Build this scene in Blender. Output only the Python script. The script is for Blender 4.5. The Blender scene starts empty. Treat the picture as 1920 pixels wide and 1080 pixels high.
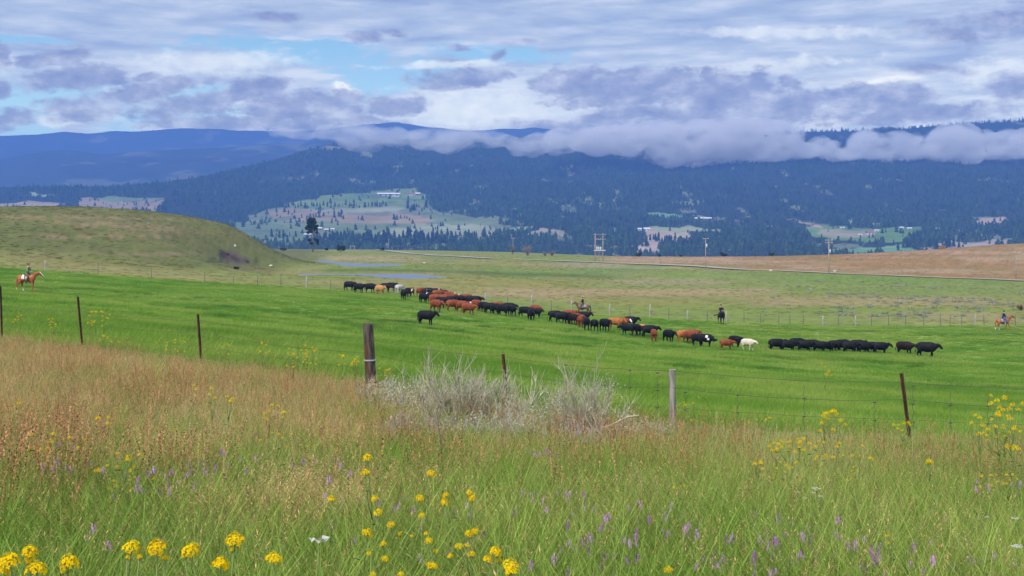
import bpy, bmesh, math, random
import numpy as np
from mathutils import Vector, Matrix

SC = bpy.context.scene
COL = SC.collection
random.seed(7)
RNG = np.random.default_rng(7)
F = 2293.0          # focal length in photograph pixels (43 mm lens on a 36 mm sensor)
HY = 470.0          # row of the horizon in the photograph

# ------------------------------------------------------------------ camera
cam_data = bpy.data.cameras.new("camera")
cam_data.lens = 43.0
cam_data.sensor_width = 36.0
cam_data.shift_y = -(540.0 - HY) / 1920.0
cam_data.clip_start = 0.05
cam_data.clip_end = 60000.0
cam = bpy.data.objects.new("camera", cam_data)
COL.objects.link(cam)
cam.location = (0, 0, 0)
cam.rotation_euler = (math.radians(90), 0, 0)
SC.camera = cam

# ------------------------------------------------------------------ render settings
SC.view_settings.view_transform = 'Standard'
SC.view_settings.look = 'None'
SC.view_settings.exposure = 0.45
SC.view_settings.gamma = 1.0
SC.view_settings.use_curve_mapping = False
SC.render.engine = 'CYCLES'
cy = SC.cycles
cy.max_bounces = 4
cy.diffuse_bounces = 2
cy.glossy_bounces = 2
cy.transmission_bounces = 2
cy.volume_bounces = 2
cy.transparent_max_bounces = 6
cy.use_denoising = True
cy.caustics_reflective = False
cy.caustics_refractive = False
cy.sample_clamp_indirect = 4.0

# ------------------------------------------------------------------ sun
SUN_EL, SUN_AZ = 52.0, 205.0      # elevation; compass azimuth with +Y = 0, clockwise (behind the camera, a little left)
sd = bpy.data.lights.new("sun", 'SUN')
sd.energy = 3.7
sd.angle = math.radians(14)
sd.color = (1.0, 0.955, 0.88)
sun = bpy.data.objects.new("sun", sd)
COL.objects.link(sun)
_a, _e = math.radians(SUN_AZ), math.radians(SUN_EL)
_dir = Vector((math.sin(_a) * math.cos(_e), math.cos(_a) * math.cos(_e), math.sin(_e)))
sun.rotation_euler = _dir.to_track_quat('Z', 'Y').to_euler()
sun.location = (0, 0, 50)

# ------------------------------------------------------------------ node helpers
class NT:
    def __init__(s, tree):
        s.t = tree
        s.n = tree.nodes
        s.l = tree.links
    def link(s, a, b):
        s.l.new(a, b)
    def put(s, node, i, v):
        if v is None:
            return
        if hasattr(v, 'is_linked') or hasattr(v, 'links'):
            s.l.new(v, node.inputs[i])
        else:
            inp = node.inputs[i]
            if isinstance(v, (tuple, list)) and len(v) == 3 and inp.type == 'RGBA':
                v = (*v, 1.0)
            inp.default_value = v
    def m(s, op, a, b=None, c=None, clamp=False):
        n = s.n.new('ShaderNodeMath'); n.operation = op; n.use_clamp = clamp
        s.put(n, 0, a); s.put(n, 1, b); s.put(n, 2, c)
        return n.outputs[0]
    def vm(s, op, a, b=None, out=0):
        n = s.n.new('ShaderNodeVectorMath'); n.operation = op
        s.put(n, 0, a); s.put(n, 1, b)
        return n.outputs[out]
    def xyz(s, x, y, z=0.0):
        n = s.n.new('ShaderNodeCombineXYZ')
        s.put(n, 0, x); s.put(n, 1, y); s.put(n, 2, z)
        return n.outputs[0]
    def sep(s, v):
        n = s.n.new('ShaderNodeSeparateXYZ'); s.put(n, 0, v)
        return n.outputs
    def mix(s, f, a, b, blend='MIX'):
        n = s.n.new('ShaderNodeMix'); n.data_type = 'RGBA'; n.blend_type = blend
        n.clamp_factor = True
        s.put(n, 0, f); s.put(n, 6, a); s.put(n, 7, b)
        return n.outputs[2]
    def noise(s, vec, scale, detail=4, rough=0.5, dist=0.0, color=False, dims='3D'):
        n = s.n.new('ShaderNodeTexNoise'); n.noise_dimensions = dims
        s.put(n, 'Vector', vec); n.inputs['Scale'].default_value = scale
        n.inputs['Detail'].default_value = detail; n.inputs['Roughness'].default_value = rough
        n.inputs['Distortion'].default_value = dist
        return n.outputs['Color' if color else 'Fac']
    def ramp(s, f, stops, interp='LINEAR'):
        n = s.n.new('ShaderNodeValToRGB'); n.color_ramp.interpolation = interp
        el = n.color_ramp.elements
        while len(el) > 1:
            el.remove(el[-1])
        for i, (p, c) in enumerate(stops):
            e = el[0] if i == 0 else el.new(p)
            e.position = p
            e.color = (*c, 1) if len(c) == 3 else c
        s.put(n, 0, f)
        return n.outputs[0]
    def smooth(s, v, a, b, lo=0.0, hi=1.0):
        n = s.n.new('ShaderNodeMapRange'); n.interpolation_type = 'SMOOTHSTEP'
        s.put(n, 0, v); n.inputs[1].default_value = a; n.inputs[2].default_value = b
        n.inputs[3].default_value = lo; n.inputs[4].default_value = hi
        return n.outputs[0]
    def mapping(s, v, loc=(0, 0, 0), rot=(0, 0, 0), scale=(1, 1, 1)):
        n = s.n.new('ShaderNodeMapping'); s.put(n, 0, v)
        n.inputs[1].default_value = loc; n.inputs[2].default_value = rot; n.inputs[3].default_value = scale
        return n.outputs[0]

def srgb(r, g, b):
    f = lambda c: (c / 255 / 12.92) if c / 255 <= 0.04045 else ((c / 255 + 0.055) / 1.055) ** 2.4
    return (f(r), f(g), f(b))

# ------------------------------------------------------------------ world: blue sky under broken cloud
world = bpy.data.worlds.new("World")
SC.world = world
world.use_nodes = True
world.cycles.sampling_method = 'MANUAL'
world.cycles.sample_map_resolution = 512
W = NT(world.node_tree)
W.n.clear()
out = W.n.new('ShaderNodeOutputWorld')
bg = W.n.new('ShaderNodeBackground')
bg.inputs[1].default_value = 0.1
W.link(bg.outputs[0], out.inputs[0])
sky = W.n.new('ShaderNodeTexSky')
sky.sky_type = 'NISHITA'
sky.sun_disc = False
sky.sun_elevation = math.radians(SUN_EL)
sky.sun_rotation = math.radians(SUN_AZ)
sky.altitude = 900
sky.air_density = 1.0
sky.dust_density = 0.8
sky.ozone_density = 1.6
tc = W.n.new('ShaderNodeTexCoord')
dvec = tc.outputs['Generated']
dx, dy, dz = W.sep(dvec)
az = W.m('ARCTAN2', dx, dy)
el = W.m('ARCSINE', dz)
# angular coordinates, ten units to the radian
P0 = W.xyz(W.m('MULTIPLY', az, 10.0), W.m('MULTIPLY', el, 10.0))

def ang(px, py):
    a = math.atan((px - 960) / F)
    e = math.atan((HY - py) / F * math.cos(a))
    return 10 * a, 10 * e
PXU = 10.0 / F      # one photograph pixel in these units

warp = W.vm('SUBTRACT', W.noise(W.mapping(P0, scale=(1.6, 4.2, 1)), 1.0, 6, 0.62, color=True), (0.5, 0.5, 0.5))
warp2 = W.vm('MULTIPLY', warp, (0.26, 0.10, 0.0))
PW = W.vm('ADD', P0, warp2)
fine = W.noise(W.mapping(P0, scale=(3.6, 6.4, 1)), 1.35, 9, 0.62)
fineC = W.m('SUBTRACT', fine, 0.5)

def blob(px, py, rx, ry, rot=0.0, soft=0.55, src=None):
    soft = soft * .6
    cx, cy_ = ang(px, py)
    v = W.vm('SUBTRACT', src or PW, (cx, cy_, 0.0))
    if rot:
        v = W.mapping(v, rot=(0, 0, math.radians(rot)))
    v = W.vm('MULTIPLY', v, (1 / (rx * PXU), 1 / (ry * PXU), 0))
    d = W.vm('LENGTH', v, out=1)
    d = W.m('SUBTRACT', d, W.m('MULTIPLY', fineC, 2.2))
    return W.smooth(d, 1.0 + soft * 0.55, 1.0 - soft, 0.0, 1.0)

def union(items):
    r = None
    for b in items:
        r = b if r is None else W.m('MAXIMUM', r, b)
    return r

# high thin sheet, streaked along the horizon
streak = W.noise(W.mapping(P0, scale=(0.7, 3.6, 1), rot=(0, 0, math.radians(-2))), 1.6, 7, 0.55, 0.25)
streak2 = W.noise(W.mapping(P0, loc=(5, 2, 0), scale=(1.2, 8.0, 1), rot=(0, 0, math.radians(3))), 1.7, 6, 0.55)
# openings of blue
gaps = union([
    blob(560, 98, 210, 30, 3, 0.9), blob(760, 140, 150, 26, 0, 0.9), blob(930, 100, 150, 17, 4, 0.9),
    blob(25, 74, 90, 8, 0, 0.8), blob(60, 190, 150, 48, -12, 0.9), blob(375, 175, 60, 16, -10, 0.8),
    blob(330, 222, 140, 32, -8, 0.9), blob(30, 245, 70, 15, 0, 0.8), blob(700, 160, 90, 22, 0, 0.8)])
gn = W.noise(W.mapping(P0, loc=(31, 7, 0), scale=(0.5, 1.5, 1)), 0.55, 4, 0.5)
gen_gap = W.m('MULTIPLY', W.smooth(gn, 0.57, 0.68), W.smooth(el, 0.21, 0.27))
gap = W.m('MAXIMUM', gaps, gen_gap)
veil = W.m('ADD', W.m('MULTIPLY', streak, 0.55), W.m('MULTIPLY', streak2, 0.45))
gap = W.m('MULTIPLY', gap, W.m('MAXIMUM', W.smooth(veil, 0.645, 0.545), W.smooth(el, 0.135, 0.115, 0.0, 0.85)))

K = 10.0 / 2 ** 0.45 * 0.875    # world strength 0.1 and the exposure, so the colours below read as display colours
def kc(r, g, b, k=1.0):
    return tuple(c * K * k for c in srgb(r, g, b))
vlow = W.smooth(el, 0.085, 0.19)
sheet_hi = W.ramp(veil, [(0.36, kc(150, 172, 218)), (0.5, kc(178, 195, 228)), (0.62, kc(204, 215, 240))])
sheet_lo = W.ramp(veil, [(0.36, kc(170, 188, 224)), (0.5, kc(200, 213, 238)), (0.62, kc(226, 234, 247))])
sheet = W.mix(vlow, sheet_lo, sheet_hi)
nish = W.mix(1.0, sky.outputs[0], (1.02, 1.05, 1.0), 'MULTIPLY')
blue = W.mix(0.72, nish, W.mix(vlow, kc(168, 208, 238), kc(132, 186, 232)))
base = W.mix(gap, sheet, blue)

# bright cloud banks
bright = union([
    blob(900, 205, 190, 48, 0, 0.9), blob(1080, 190, 90, 35, 8, 0.9), blob(640, 175, 34, 22, 0, 0.8),
    blob(1545, 228, 80, 18, 0, 0.8), blob(1665, 149, 95, 12, -3, 0.8), blob(1850, 190, 110, 16, -6, 0.8),
    blob(1880, 140, 80, 30, 0, 1.0), blob(1400, 130, 200, 16, -3, 1.0), blob(580, 204, 90, 8, 2, 0.8),
    blob(110, 226, 40, 10, 0, 0.8), blob(300, 236, 60, 8, 0, 0.8), blob(1500, 62, 200, 12, 3, 1.0),
    blob(840, 122, 110, 8, -3, 0.9), blob(1260, 222, 80, 8, 0, 0.9), blob(380, 120, 190, 22, -4, 1.1)])
bcol = W.ramp(fine, [(0.3, kc(214, 224, 243)), (0.52, kc(228, 236, 248)), (0.7, kc(246, 250, 255))])
base = W.mix(W.m('MULTIPLY', bright, 0.8), base, bcol)
core = union([blob(1665, 150, 60, 6, -3, 0.7), blob(638, 168, 16, 12, 0, 0.6), blob(1555, 232, 40, 8, 0, 0.8)])
base = W.mix(W.m('MULTIPLY', core, 0.8), base, kc(255, 255, 255))

# grey-violet low clouds with flat bases
dark = union([
    blob(120, 108, 52, 17, -12, 0.7), blob(55, 118, 30, 12, 0, 0.7), blob(130, 148, 120, 24, -9, 0.7),
    blob(265, 172, 110, 20, -12, 0.7), blob(150, 206, 78, 22, 0, 0.7), blob(28, 224, 45, 18, -14, 0.7),
    blob(275, 142, 26, 9, -8, 0.7), blob(0, 170, 18, 16, 0, 0.7), blob(2, 105, 16, 20, 0, 0.8),
    blob(360, 200, 120, 24, -10, 0.7), blob(470, 172, 80, 27, -8, 0.6), blob(560, 200, 140, 34, -3, 0.6),
    blob(430, 232, 190, 18, 0, 0.7), blob(745, 198, 62, 24, -6, 0.6), blob(640, 236, 150, 20, 0, 0.7),
    blob(862, 146, 96, 20, -4, 0.6), blob(1060, 152, 80, 26, -4, 0.6), blob(1180, 168, 170, 38, -4, 0.6),
    blob(1330, 170, 170, 42, 0, 0.6), blob(1390, 205, 210, 44, 0, 0.6), blob(1640, 185, 110, 34, 0, 0.7),
    blob(1700, 216, 190, 22, -2, 0.7), blob(1895, 164, 45, 26, 0, 0.7), blob(1160, 215, 90, 26, -5, 0.8),
    blob(680, 70, 34, 11, 4, 0.8), blob(735, 64, 20, 7, 0, 0.8), blob(940, 102, 15, 10, -35, 0.8),
    blob(865, 90, 26, 6, 0, 0.8), blob(505, 28, 60, 9, 4, 1.0), blob(1220, 240, 120, 26, 0, 0.8),
    blob(1780, 62, 70, 22, 10, 1.0), blob(1900, 40, 90, 30, 0, 1.1), blob(975, 80, 36, 7, 0, 0.9),
    blob(1750, 130, 60, 12, 6, 0.9), blob(1050, 240, 130, 18, 0, 0.9), blob(1845, 235, 100, 10, 0, 0.9)])
gd = W.noise(W.mapping(P0, loc=(3, 17, 0), scale=(0.8, 1.8, 1)), 0.9, 7, 0.56)
gen_dark = W.m('MULTIPLY', W.smooth(gd, 0.55, 0.64), W.smooth(el, 0.215, 0.26))
dark = W.m('MAXIMUM', dark, gen_dark)
puff = W.noise(W.mapping(P0, loc=(9, 1, 0), scale=(2.0, 3.6, 1)), 1.5, 8, 0.62)
dcol = W.ramp(puff, [(0.36, kc(128, 144, 198)), (0.5, kc(152, 164, 208)), (0.64, kc(186, 195, 226)), (0.74, kc(214, 221, 240))])
base = W.mix(W.m('MULTIPLY', dark, 0.93), base, dcol)
# below the horizon the world is plain ground-coloured air
base = W.mix(W.smooth(el, 0.0, -0.03), base, kc(110, 125, 120))
# the clouds are seen through the valley air: their own brightness is what is left after that air
AIR = 0.0002
AIR_GLOW = (0.06, 0.15, 0.56)
K10 = 10.0 / 2 ** 0.45
path = W.m('MINIMUM', W.m('DIVIDE', 840.0, W.m('MAXIMUM', dz, 0.02)), 8200.0)
trans = W.m('POWER', 2.718281828, W.m('MULTIPLY', path, -AIR))
glow = W.vm('MULTIPLY', tuple(c * K10 for c in AIR_GLOW), W.xyz(*[W.m('SUBTRACT', 1.0, trans)] * 3))
base = W.vm('MAXIMUM', W.vm('DIVIDE', W.vm('SUBTRACT', base, glow), W.xyz(trans, trans, trans)), (0.02, 0.02, 0.02))
W.link(base, bg.inputs[0])

# ------------------------------------------------------------------ general helpers
def tag(o, label=None, cat=None, group=None, kind=None):
    if label: o['label'] = label
    if cat: o['category'] = cat
    if group: o['group'] = group
    if kind: o['kind'] = kind
    return o

def np_mesh(name, verts, faces_tri=None, faces_quad=None, smooth=False):
    verts = np.asarray(verts, np.float32)
    me = bpy.data.meshes.new(name)
    nt = 0 if faces_tri is None else len(faces_tri)
    nq = 0 if faces_quad is None else len(faces_quad)
    me.vertices.add(len(verts))
    me.vertices.foreach_set('co', verts.ravel())
    idx = []
    starts = []
    if nt:
        idx.append(np.asarray(faces_tri, np.int32).ravel()); starts.append(np.arange(nt) * 3)
    if nq:
        idx.append(np.asarray(faces_quad, np.int32).ravel()); starts.append(nt * 3 + np.arange(nq) * 4)
    idx = np.concatenate(idx); starts = np.concatenate(starts).astype(np.int32)
    me.loops.add(len(idx)); me.polygons.add(nt + nq)
    me.loops.foreach_set('vertex_index', idx)
    me.polygons.foreach_set('loop_start', starts)
    if smooth:
        me.polygons.foreach_set('use_smooth', np.ones(nt + nq, bool))
    me.update(calc_edges=True)
    return me

def set_color(me, rgb, name='cover'):
    rgb = np.asarray(rgb, np.float32)
    a = me.color_attributes.new(name, 'FLOAT_COLOR', 'POINT')
    c = np.ones((len(rgb), 4), np.float32); c[:, :3] = rgb
    a.data.foreach_set('color', c.ravel())

def add_obj(name, me, mat=None, parent=None, loc=None, rotz=None):
    o = bpy.data.objects.new(name, me)
    COL.objects.link(o)
    if mat is not None:
        if isinstance(mat, (list, tuple)):
            for m_ in mat: me.materials.append(m_)
        elif len(me.materials) == 0:
            me.materials.append(mat)
    if parent is not None: o.parent = parent
    if loc is not None: o.location = loc
    if rotz is not None: o.rotation_euler = (0, 0, rotz)
    return o

_T = RNG.random((256, 256)).astype(np.float64)
def vnoise(x, y):
    xi = np.floor(x).astype(int); yi = np.floor(y).astype(int)
    fx = x - xi; fy = y - yi
    fx = fx * fx * (3 - 2 * fx); fy = fy * fy * (3 - 2 * fy)
    x0, x1, y0, y1 = xi & 255, (xi + 1) & 255, yi & 255, (yi + 1) & 255
    return (_T[x0, y0] * (1 - fx) + _T[x1, y0] * fx) * (1 - fy) + (_T[x0, y1] * (1 - fx) + _T[x1, y1] * fx) * fy
def fbm(x, y, octs=5, gain=0.5, seed=0):
    x = np.asarray(x, float) + seed * 17.3; y = np.asarray(y, float) + seed * 9.7
    s = 0; a = 1; t = 0
    for k in range(octs):
        s = s + a * vnoise(x, y); t += a; a *= gain
        x = x * 2.03 + 13.1; y = y * 2.03 + 7.7
    return s / t
def sstep(v, a, b):
    t = np.clip((v - a) / (b - a), 0, 1)
    return t * t * (3 - 2 * t)
# ------------------------------------------------------------------ terrain heights (metres, camera eye at z = 0)
_PX = np.array([-900, 0, 240, 480, 700, 960, 1200, 1440, 1680, 1920, 2900], float)
_D = np.array([.5, 3, 5, 8, 12, 17, 21, 28, 40, 60, 85, 110, 140, 170, 210, 260, 330, 430, 550, 700, 850, 1000, 1300], float)
_Z = np.array([
 [-1.5]*11,
 [-1.52]*11,
 [-1.52,-1.55,-1.55,-1.56,-1.58,-1.6,-1.61,-1.62,-1.64,-1.65,-1.7],
 [-1.55,-1.65,-1.66,-1.68,-1.71,-1.75,-1.8,-1.85,-1.88,-1.9,-2.0],
 [-1.7,-1.8,-1.85,-1.9,-1.97,-2.05,-2.13,-2.2,-2.23,-2.25,-2.4],
 [-1.8,-1.95,-2.0,-2.12,-2.28,-2.5,-2.65,-2.75,-2.82,-2.85,-3.1],
 [-1.9,-2.05,-2.15,-2.28,-2.52,-2.85,-3.05,-3.2,-3.32,-3.4,-3.8],
 [-2.0,-2.3,-2.45,-2.7,-3.0,-3.35,-3.65,-3.9,-4.1,-4.2,-4.7],
 [-2.0,-2.6,-2.85,-3.2,-3.6,-4.1,-4.55,-4.9,-5.2,-5.4,-6.0],
 [-1.9,-2.9,-3.35,-4.0,-4.6,-5.3,-5.9,-6.4,-6.8,-7.1,-7.8],
 [-1.6,-3.15,-3.9,-4.8,-5.6,-6.5,-7.3,-8.0,-8.5,-8.8,-9.4],
 [-1.0,-3.4,-4.3,-5.3,-6.2,-7.3,-8.2,-9.1,-9.6,-9.9,-10.4],
 [-0.6,-3.0,-3.9,-4.8,-5.6,-7.5,-8.5,-9.5,-10.0,-10.3,-10.6],
 [0,-2.35,-3.6,-4.9,-5.7,-7.7,-8.6,-9.3,-9.6,-9.8,-10.0],
 [1,-1.5,-3.2,-4.7,-5.6,-7.2,-8.2,-8.9,-9.2,-9.5,-9.8],
 [2,-.5,-2.6,-4.5,-5.5,-6.8,-7.8,-8.3,-8.8,-9.2,-9.5],
 [3,0,-2,-4.0,-4.9,-6.0,-6.9,-7.5,-8.3,-8.6,-8.6],
 [3,1,-1,-3.2,-4.1,-4.9,-5.3,-5.6,-6.3,-6.0,-5],
 [3,1,0,-1.4,-2.4,-3.1,-3.0,-2.9,-.9,3.2,6],
 [3,2,1,.7,-0.2,-1.2,-3.4,-3.2,-1.0,5.0,12],
 [2,2,1.5,1.7,1.3,-.1,-5.5,-6,-5,2.5,14],
 [-8]*3+[-6,-5,-8,-14,-16,-14,-9,-2],
 [-70]*11], float)
_lx = np.linspace(-900, 2900, 381)
_ld = np.linspace(math.log(.5), math.log(1300), 400)
_tmp = np.stack([np.interp(_lx, _PX, r) for r in _Z])
_tab = np.stack([np.interp(_ld, np.log(_D), _tmp[:, j]) for j in range(len(_lx))], 1)
def _blur(a, n, axis):
    k = np.hanning(n + 2)[1:-1]; k /= k.sum()
    p = [(0, 0), (0, 0)]; p[axis] = (n // 2, n // 2)
    ap = np.pad(a, p, 'edge')
    return np.apply_along_axis(lambda v: np.convolve(v, k, 'valid'), axis, ap)
_tab = _blur(_blur(_tab, 15, 0), 31, 1)
def _table(px, D):
    fx = np.clip((px - _lx[0]) / (_lx[1] - _lx[0]), 0, len(_lx) - 1.001)
    fy = np.clip((np.log(np.maximum(D, .5)) - _ld[0]) / (_ld[1] - _ld[0]), 0, len(_ld) - 1.001)
    i = fx.astype(int); j = fy.astype(int); u = fx - i; v = fy - j
    return (_tab[j, i] * (1 - u) + _tab[j, i + 1] * u) * (1 - v) + (_tab[j + 1, i] * (1 - u) + _tab[j + 1, i + 1] * u) * v
# left hill: crest silhouette seen at 330 m
_HPX = np.array([-900, -400, 0, 60, 110, 160, 200, 250, 330, 400, 450, 500, 540, 580, 620, 3000], float)
_HPY = np.array([470, 430, 393, 391, 390, 390, 391, 394, 402, 415, 428, 446, 463, 487, 500, 500], float)
_hx = np.linspace(-900, 1200, 400)
_hz = np.interp(_hx, _HPX, (HY - _HPY) / F * 330)
_hz = np.convolve(np.pad(_hz, 8, 'edge'), np.hanning(19)[1:-1] / np.hanning(19)[1:-1].sum(), 'valid')
# ponds: (centre px, D) outline in world, level
PONDS = [dict(z=-5.45, pts=[(556, 515, 0), (580, 512.4, 0), (620, 511.8, 0), (700, 512.2, 0), (745, 512.0, 0), (790, 515, 0), (838, 519.5, 0), (812, 521.5, 0), (770, 522.8, 0), (725, 521.5, 0), (690, 517.5, 0), (650, 515.8, 0), (600, 515.6, 0), (570, 516.6, 0)]),
         dict(z=-4.1, pts=[(592, 488.6, 0), (618, 488.4, 0), (630, 491.5, 0), (680, 494, 0), (762, 495.5, 0), (735, 499.5, 0), (680, 500, 0), (648, 498.6, 0), (622, 493.5, 0), (600, 491.3, 0)])]
def px_to_plane(px, py, z):
    D = -z * F / (py - HY)
    return ((px - 960) / F * D, D)
for pd in PONDS:
    pd['xy'] = np.array([px_to_plane(p[0], p[1], pd['z']) for p in pd['pts']])
def poly_sdf(x, y, P):
    """signed distance to polygon, negative inside"""
    x = np.asarray(x, float); y = np.asarray(y, float)
    d = np.full(x.shape, 1e9); inside = np.zeros(x.shape, bool)
    n = len(P)
    for i in range(n):
        ax, ay = P[i]; bx, by = P[(i + 1) % n]
        ex, ey = bx - ax, by - ay
        t = np.clip(((x - ax) * ex + (y - ay) * ey) / (ex * ex + ey * ey), 0, 1)
        d = np.minimum(d, np.hypot(x - ax - t * ex, y - ay - t * ey))
        c = ((ay > y) != (by > y)) & (x < ex * (y - ay) / (ey if ey else 1e-9) + ax)
        inside ^= c
    return np.where(inside, -d, d)
def ground_z(x, y):
    x = np.asarray(x, float); y = np.asarray(y, float)
    yy = np.maximum(y, .5)
    px = 960 + F * x / yy
    z = _table(px, yy)
    # hill
    pxh = 960 + F * x / 330.0
    top = np.interp(pxh, _hx, _hz)
    base = _table(pxh, np.full_like(pxh, 330.0))
    A = np.maximum(top - base, 0) * (1 - sstep(pxh, 555, 625))
    prof = np.where(y < 330, sstep(y, 205, 330) ** 0.8, 1 - sstep(y, 330, 470))
    z = z + A * prof
    # undulation growing with distance
    amp = sstep(y, 25, 200)
    z = z + amp * 0.5 * (fbm(x / 22, y / 22, 3, seed=1) - .5) * (1 - .5 * sstep(y, 500, 700))
    z = z + sstep(y, 190, 300) * 1.1 * (fbm(x / 60, y / 38, 3, seed=2) - .5) * (1 - sstep(y, 500, 700))
    z = z + 0.05 * (fbm(x / 1.3, y / 1.3, 3, seed=3) - .5) * (1 - sstep(y, 60, 120))
    for pd in PONDS:
        near = (y > 150) & (y < 700)
        if np.any(near):
            s = poly_sdf(x, y, pd['xy'])
            w = 1 - sstep(s, 2, 34)
            lvl = pd['z'] + np.clip(s, -8, 30) * 0.012 + np.where(s < 0, -0.15, 0.03)
            z = np.where(near, z * (1 - w) + lvl * w, z)
    # the eroded scar in the hill
    r = np.hypot((x - (438 - 960) / F * 243) / 4.5, (y - 243) / 8.0)
    z = z - 1.0 * (1 - sstep(r, 0.2, 1.0))
    return z
def gz(x, y):
    return float(ground_z(np.array([x]), np.array([y]))[0])
def drop(px, py, dmin=2.5, dmax=900):
    """world point where the line of sight through a photograph pixel meets the ground"""
    D = np.exp(np.linspace(math.log(dmin), math.log(dmax), 1500))
    x = (px - 960) / F * D
    g = ground_z(x, D); s = (HY - py) / F * D
    below = np.nonzero(s <= g)[0]
    i = below[0] if len(below) else len(D) - 1
    return float(x[i]), float(D[i]), float(g[i])
def at(px, D):
    x = (px - 960) / F * D
    return x, D, gz(x, D)

# ---- near fence line and pasture edge
FENCE = [(-120, 34.5), (0, 31), (148, 28), (373, 24.5), (690, 21), (948, 19), (1260, 17.5), (1697, 17), (2150, 17.3)]
_fx = np.array([(p - 960) / F * d for p, d in FENCE]); _fy = np.array([d for p, d in FENCE])
def fence_y(x):
    return np.interp(x, _fx, _fy)
BACK = [(-700, 200), (85, 172), (284, 171), (484, 170), (575, 169), (910, 165), (1071, 161), (1219, 158), (1425, 158), (1604, 158), (1828, 160), (2600, 165)]
_bx = np.array([(p - 960) / F * d for p, d in BACK]); _by = np.array([d for p, d in BACK])
def back_y(x):
    return np.interp(x, _bx, _by)
ROAD = [(640, 464.5, 800), (700, 468, 720), (745, 473, 620), (800, 478.5, 560), (900, 484, 500), (1010, 488.5, 470), (1110, 492, 450), (1210, 496.5, 425), (1330, 501, 405), (1440, 507.5, 385), (1560, 513, 365), (1700, 518.5, 352), (1920, 527.5, 335), (2300, 545, 300)]

# ------------------------------------------------------------------ near terrain mesh
us = np.concatenate([np.linspace(-1.7, -.46, 60)[:-1], np.linspace(-.46, .46, 620), np.linspace(.46, 1.7, 60)[1:]])
ys = np.exp(np.linspace(math.log(.5), math.log(1300), 400))
U, Y = np.meshgrid(us, ys)
X = U * Y
Z = ground_z(X, Y)
nr, nc = X.shape
def grid_quads(nr, nc):
    i = np.arange(nr * nc).reshape(nr, nc)
    return np.stack([i[:-1, :-1], i[:-1, 1:], i[1:, 1:], i[1:, :-1]], -1).reshape(-1, 4)
PXg = 960 + F * U
PYg = HY - F * Z / Y
C = np.zeros((nr, nc, 3))
def blend(C, w, col):
    w = w[..., None]
    return C * (1 - w) + np.array(col) * w
n1 = fbm(X / 3.0, Y / 3.0, 4, seed=4); n2 = fbm(X / 14, Y / 14, 4, seed=5); n3 = fbm(X / 45, Y / 20, 5, seed=6); n4 = fbm(X / 30, Y / 9, 5, .6, seed=8)
n5 = fbm(X / 90, Y / 24, 6, .62, seed=9)
PAST = (0.15, 0.27, 0.04); PAST2 = (0.23, 0.29, 0.06); PAST3 = (0.09, 0.21, 0.03)
C[:] = PAST
C = blend(C, sstep(n3, .48, .66) * .9, PAST2)
C = blend(C, sstep(n4, .56, .68) * .75, PAST3)
C = blend(C, (1 - sstep(Y, 25, 60)) * .5, PAST3)
# rangeland beyond the back fence
by = back_y(X)
rng_w = sstep(Y - by + 6 * (n2 - .5), -4, 5)
R = np.zeros_like(C)
R[:] = (0.175, 0.22, 0.045)
R = blend(R, sstep(n5, .45, .62) * .8, (0.25, 0.205, 0.07))
R = blend(R, sstep(n4, .54, .66) * .55, (0.15, 0.2, 0.055))
R = blend(R, sstep(fbm(X / 18, Y / 30, 5, .6, seed=12), .55, .68) * .45, (0.28, 0.225, 0.11))
# greener foot of the range on the right
g_r = sstep(PXg, 1050, 1350) * (1 - sstep(PYg, 548, 575)) * sstep(PYg, 505, 516)
R = blend(R, g_r * .55 * (1 - sstep(n4, .5, .7)), (0.17, 0.225, 0.055))
# tan strips
for (x0, x1, y0, y1, w_, c_) in [
    (860, 1500, 540, 556, .75, (0.32, 0.235, 0.125)), (1080, 1400, 523, 535, .6, (0.31, 0.245, 0.15)), (1380, 1930, 556, 575, .6, (0.3, 0.235, 0.12)),
    (990, 1300, 491, 503, .65, (0.3, 0.25, 0.17)), (700, 930, 505, 516, .5, (0.31, 0.24, 0.15)), (1650, 1930, 583, 598, .6, (0.3, 0.235, 0.12)),
    (560, 840, 478, 492, .7, (0.33, 0.25, 0.13)), (380, 560, 500, 512, .5, (0.3, 0.22, 0.11)), (600, 740, 522, 534, .4, (0.3, 0.235, 0.12))]:
    m_ = sstep(PXg + 160 * (n2 - .5), x0, x0 + 90) * (1 - sstep(PXg + 160 * (n2 - .5), x1 - 90, x1)) * sstep(PYg + 9 * (n4 - .5), y0 - 2, y0 + 4) * (1 - sstep(PYg + 9 * (n4 - .5), y1 - 4, y1 + 2))
    R = blend(R, m_ * w_, c_)
for (x0, x1, y0, y1, w_, c_) in [
    (1140, 1340, 490, 500, .9, (0.13, 0.21, 0.035)), (1040, 1220, 503, 522, .7, (0.15, 0.215, 0.06)), (740, 900, 478, 489, .6, (0.17, 0.21, 0.06)), (900, 1060, 505, 522, .6, (0.15, 0.22, 0.07)), (1440, 1930, 512, 533, .6, (0.14, 0.215, 0.04))]:
    m_ = sstep(PXg + 120 * (n2 - .5), x0, x0 + 70) * (1 - sstep(PXg + 120 * (n2 - .5), x1 - 70, x1)) * sstep(PYg + 6 * (n4 - .5), y0 - 2, y0 + 4) * (1 - sstep(PYg + 6 * (n4 - .5), y1 - 4, y1 + 2))
    R = blend(R, m_ * w_, c_)
# dark reedy bank behind the first pond
m_ = sstep(PXg, 560, 640) * (1 - sstep(PXg, 1080, 1200)) * np.exp(-((PYg - (507.5 + np.clip(PXg - 760, 0, 400) * .03)) / 3.6) ** 2)
R = blend(R, m_ * .85, (0.075, 0.13, 0.025))
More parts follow.
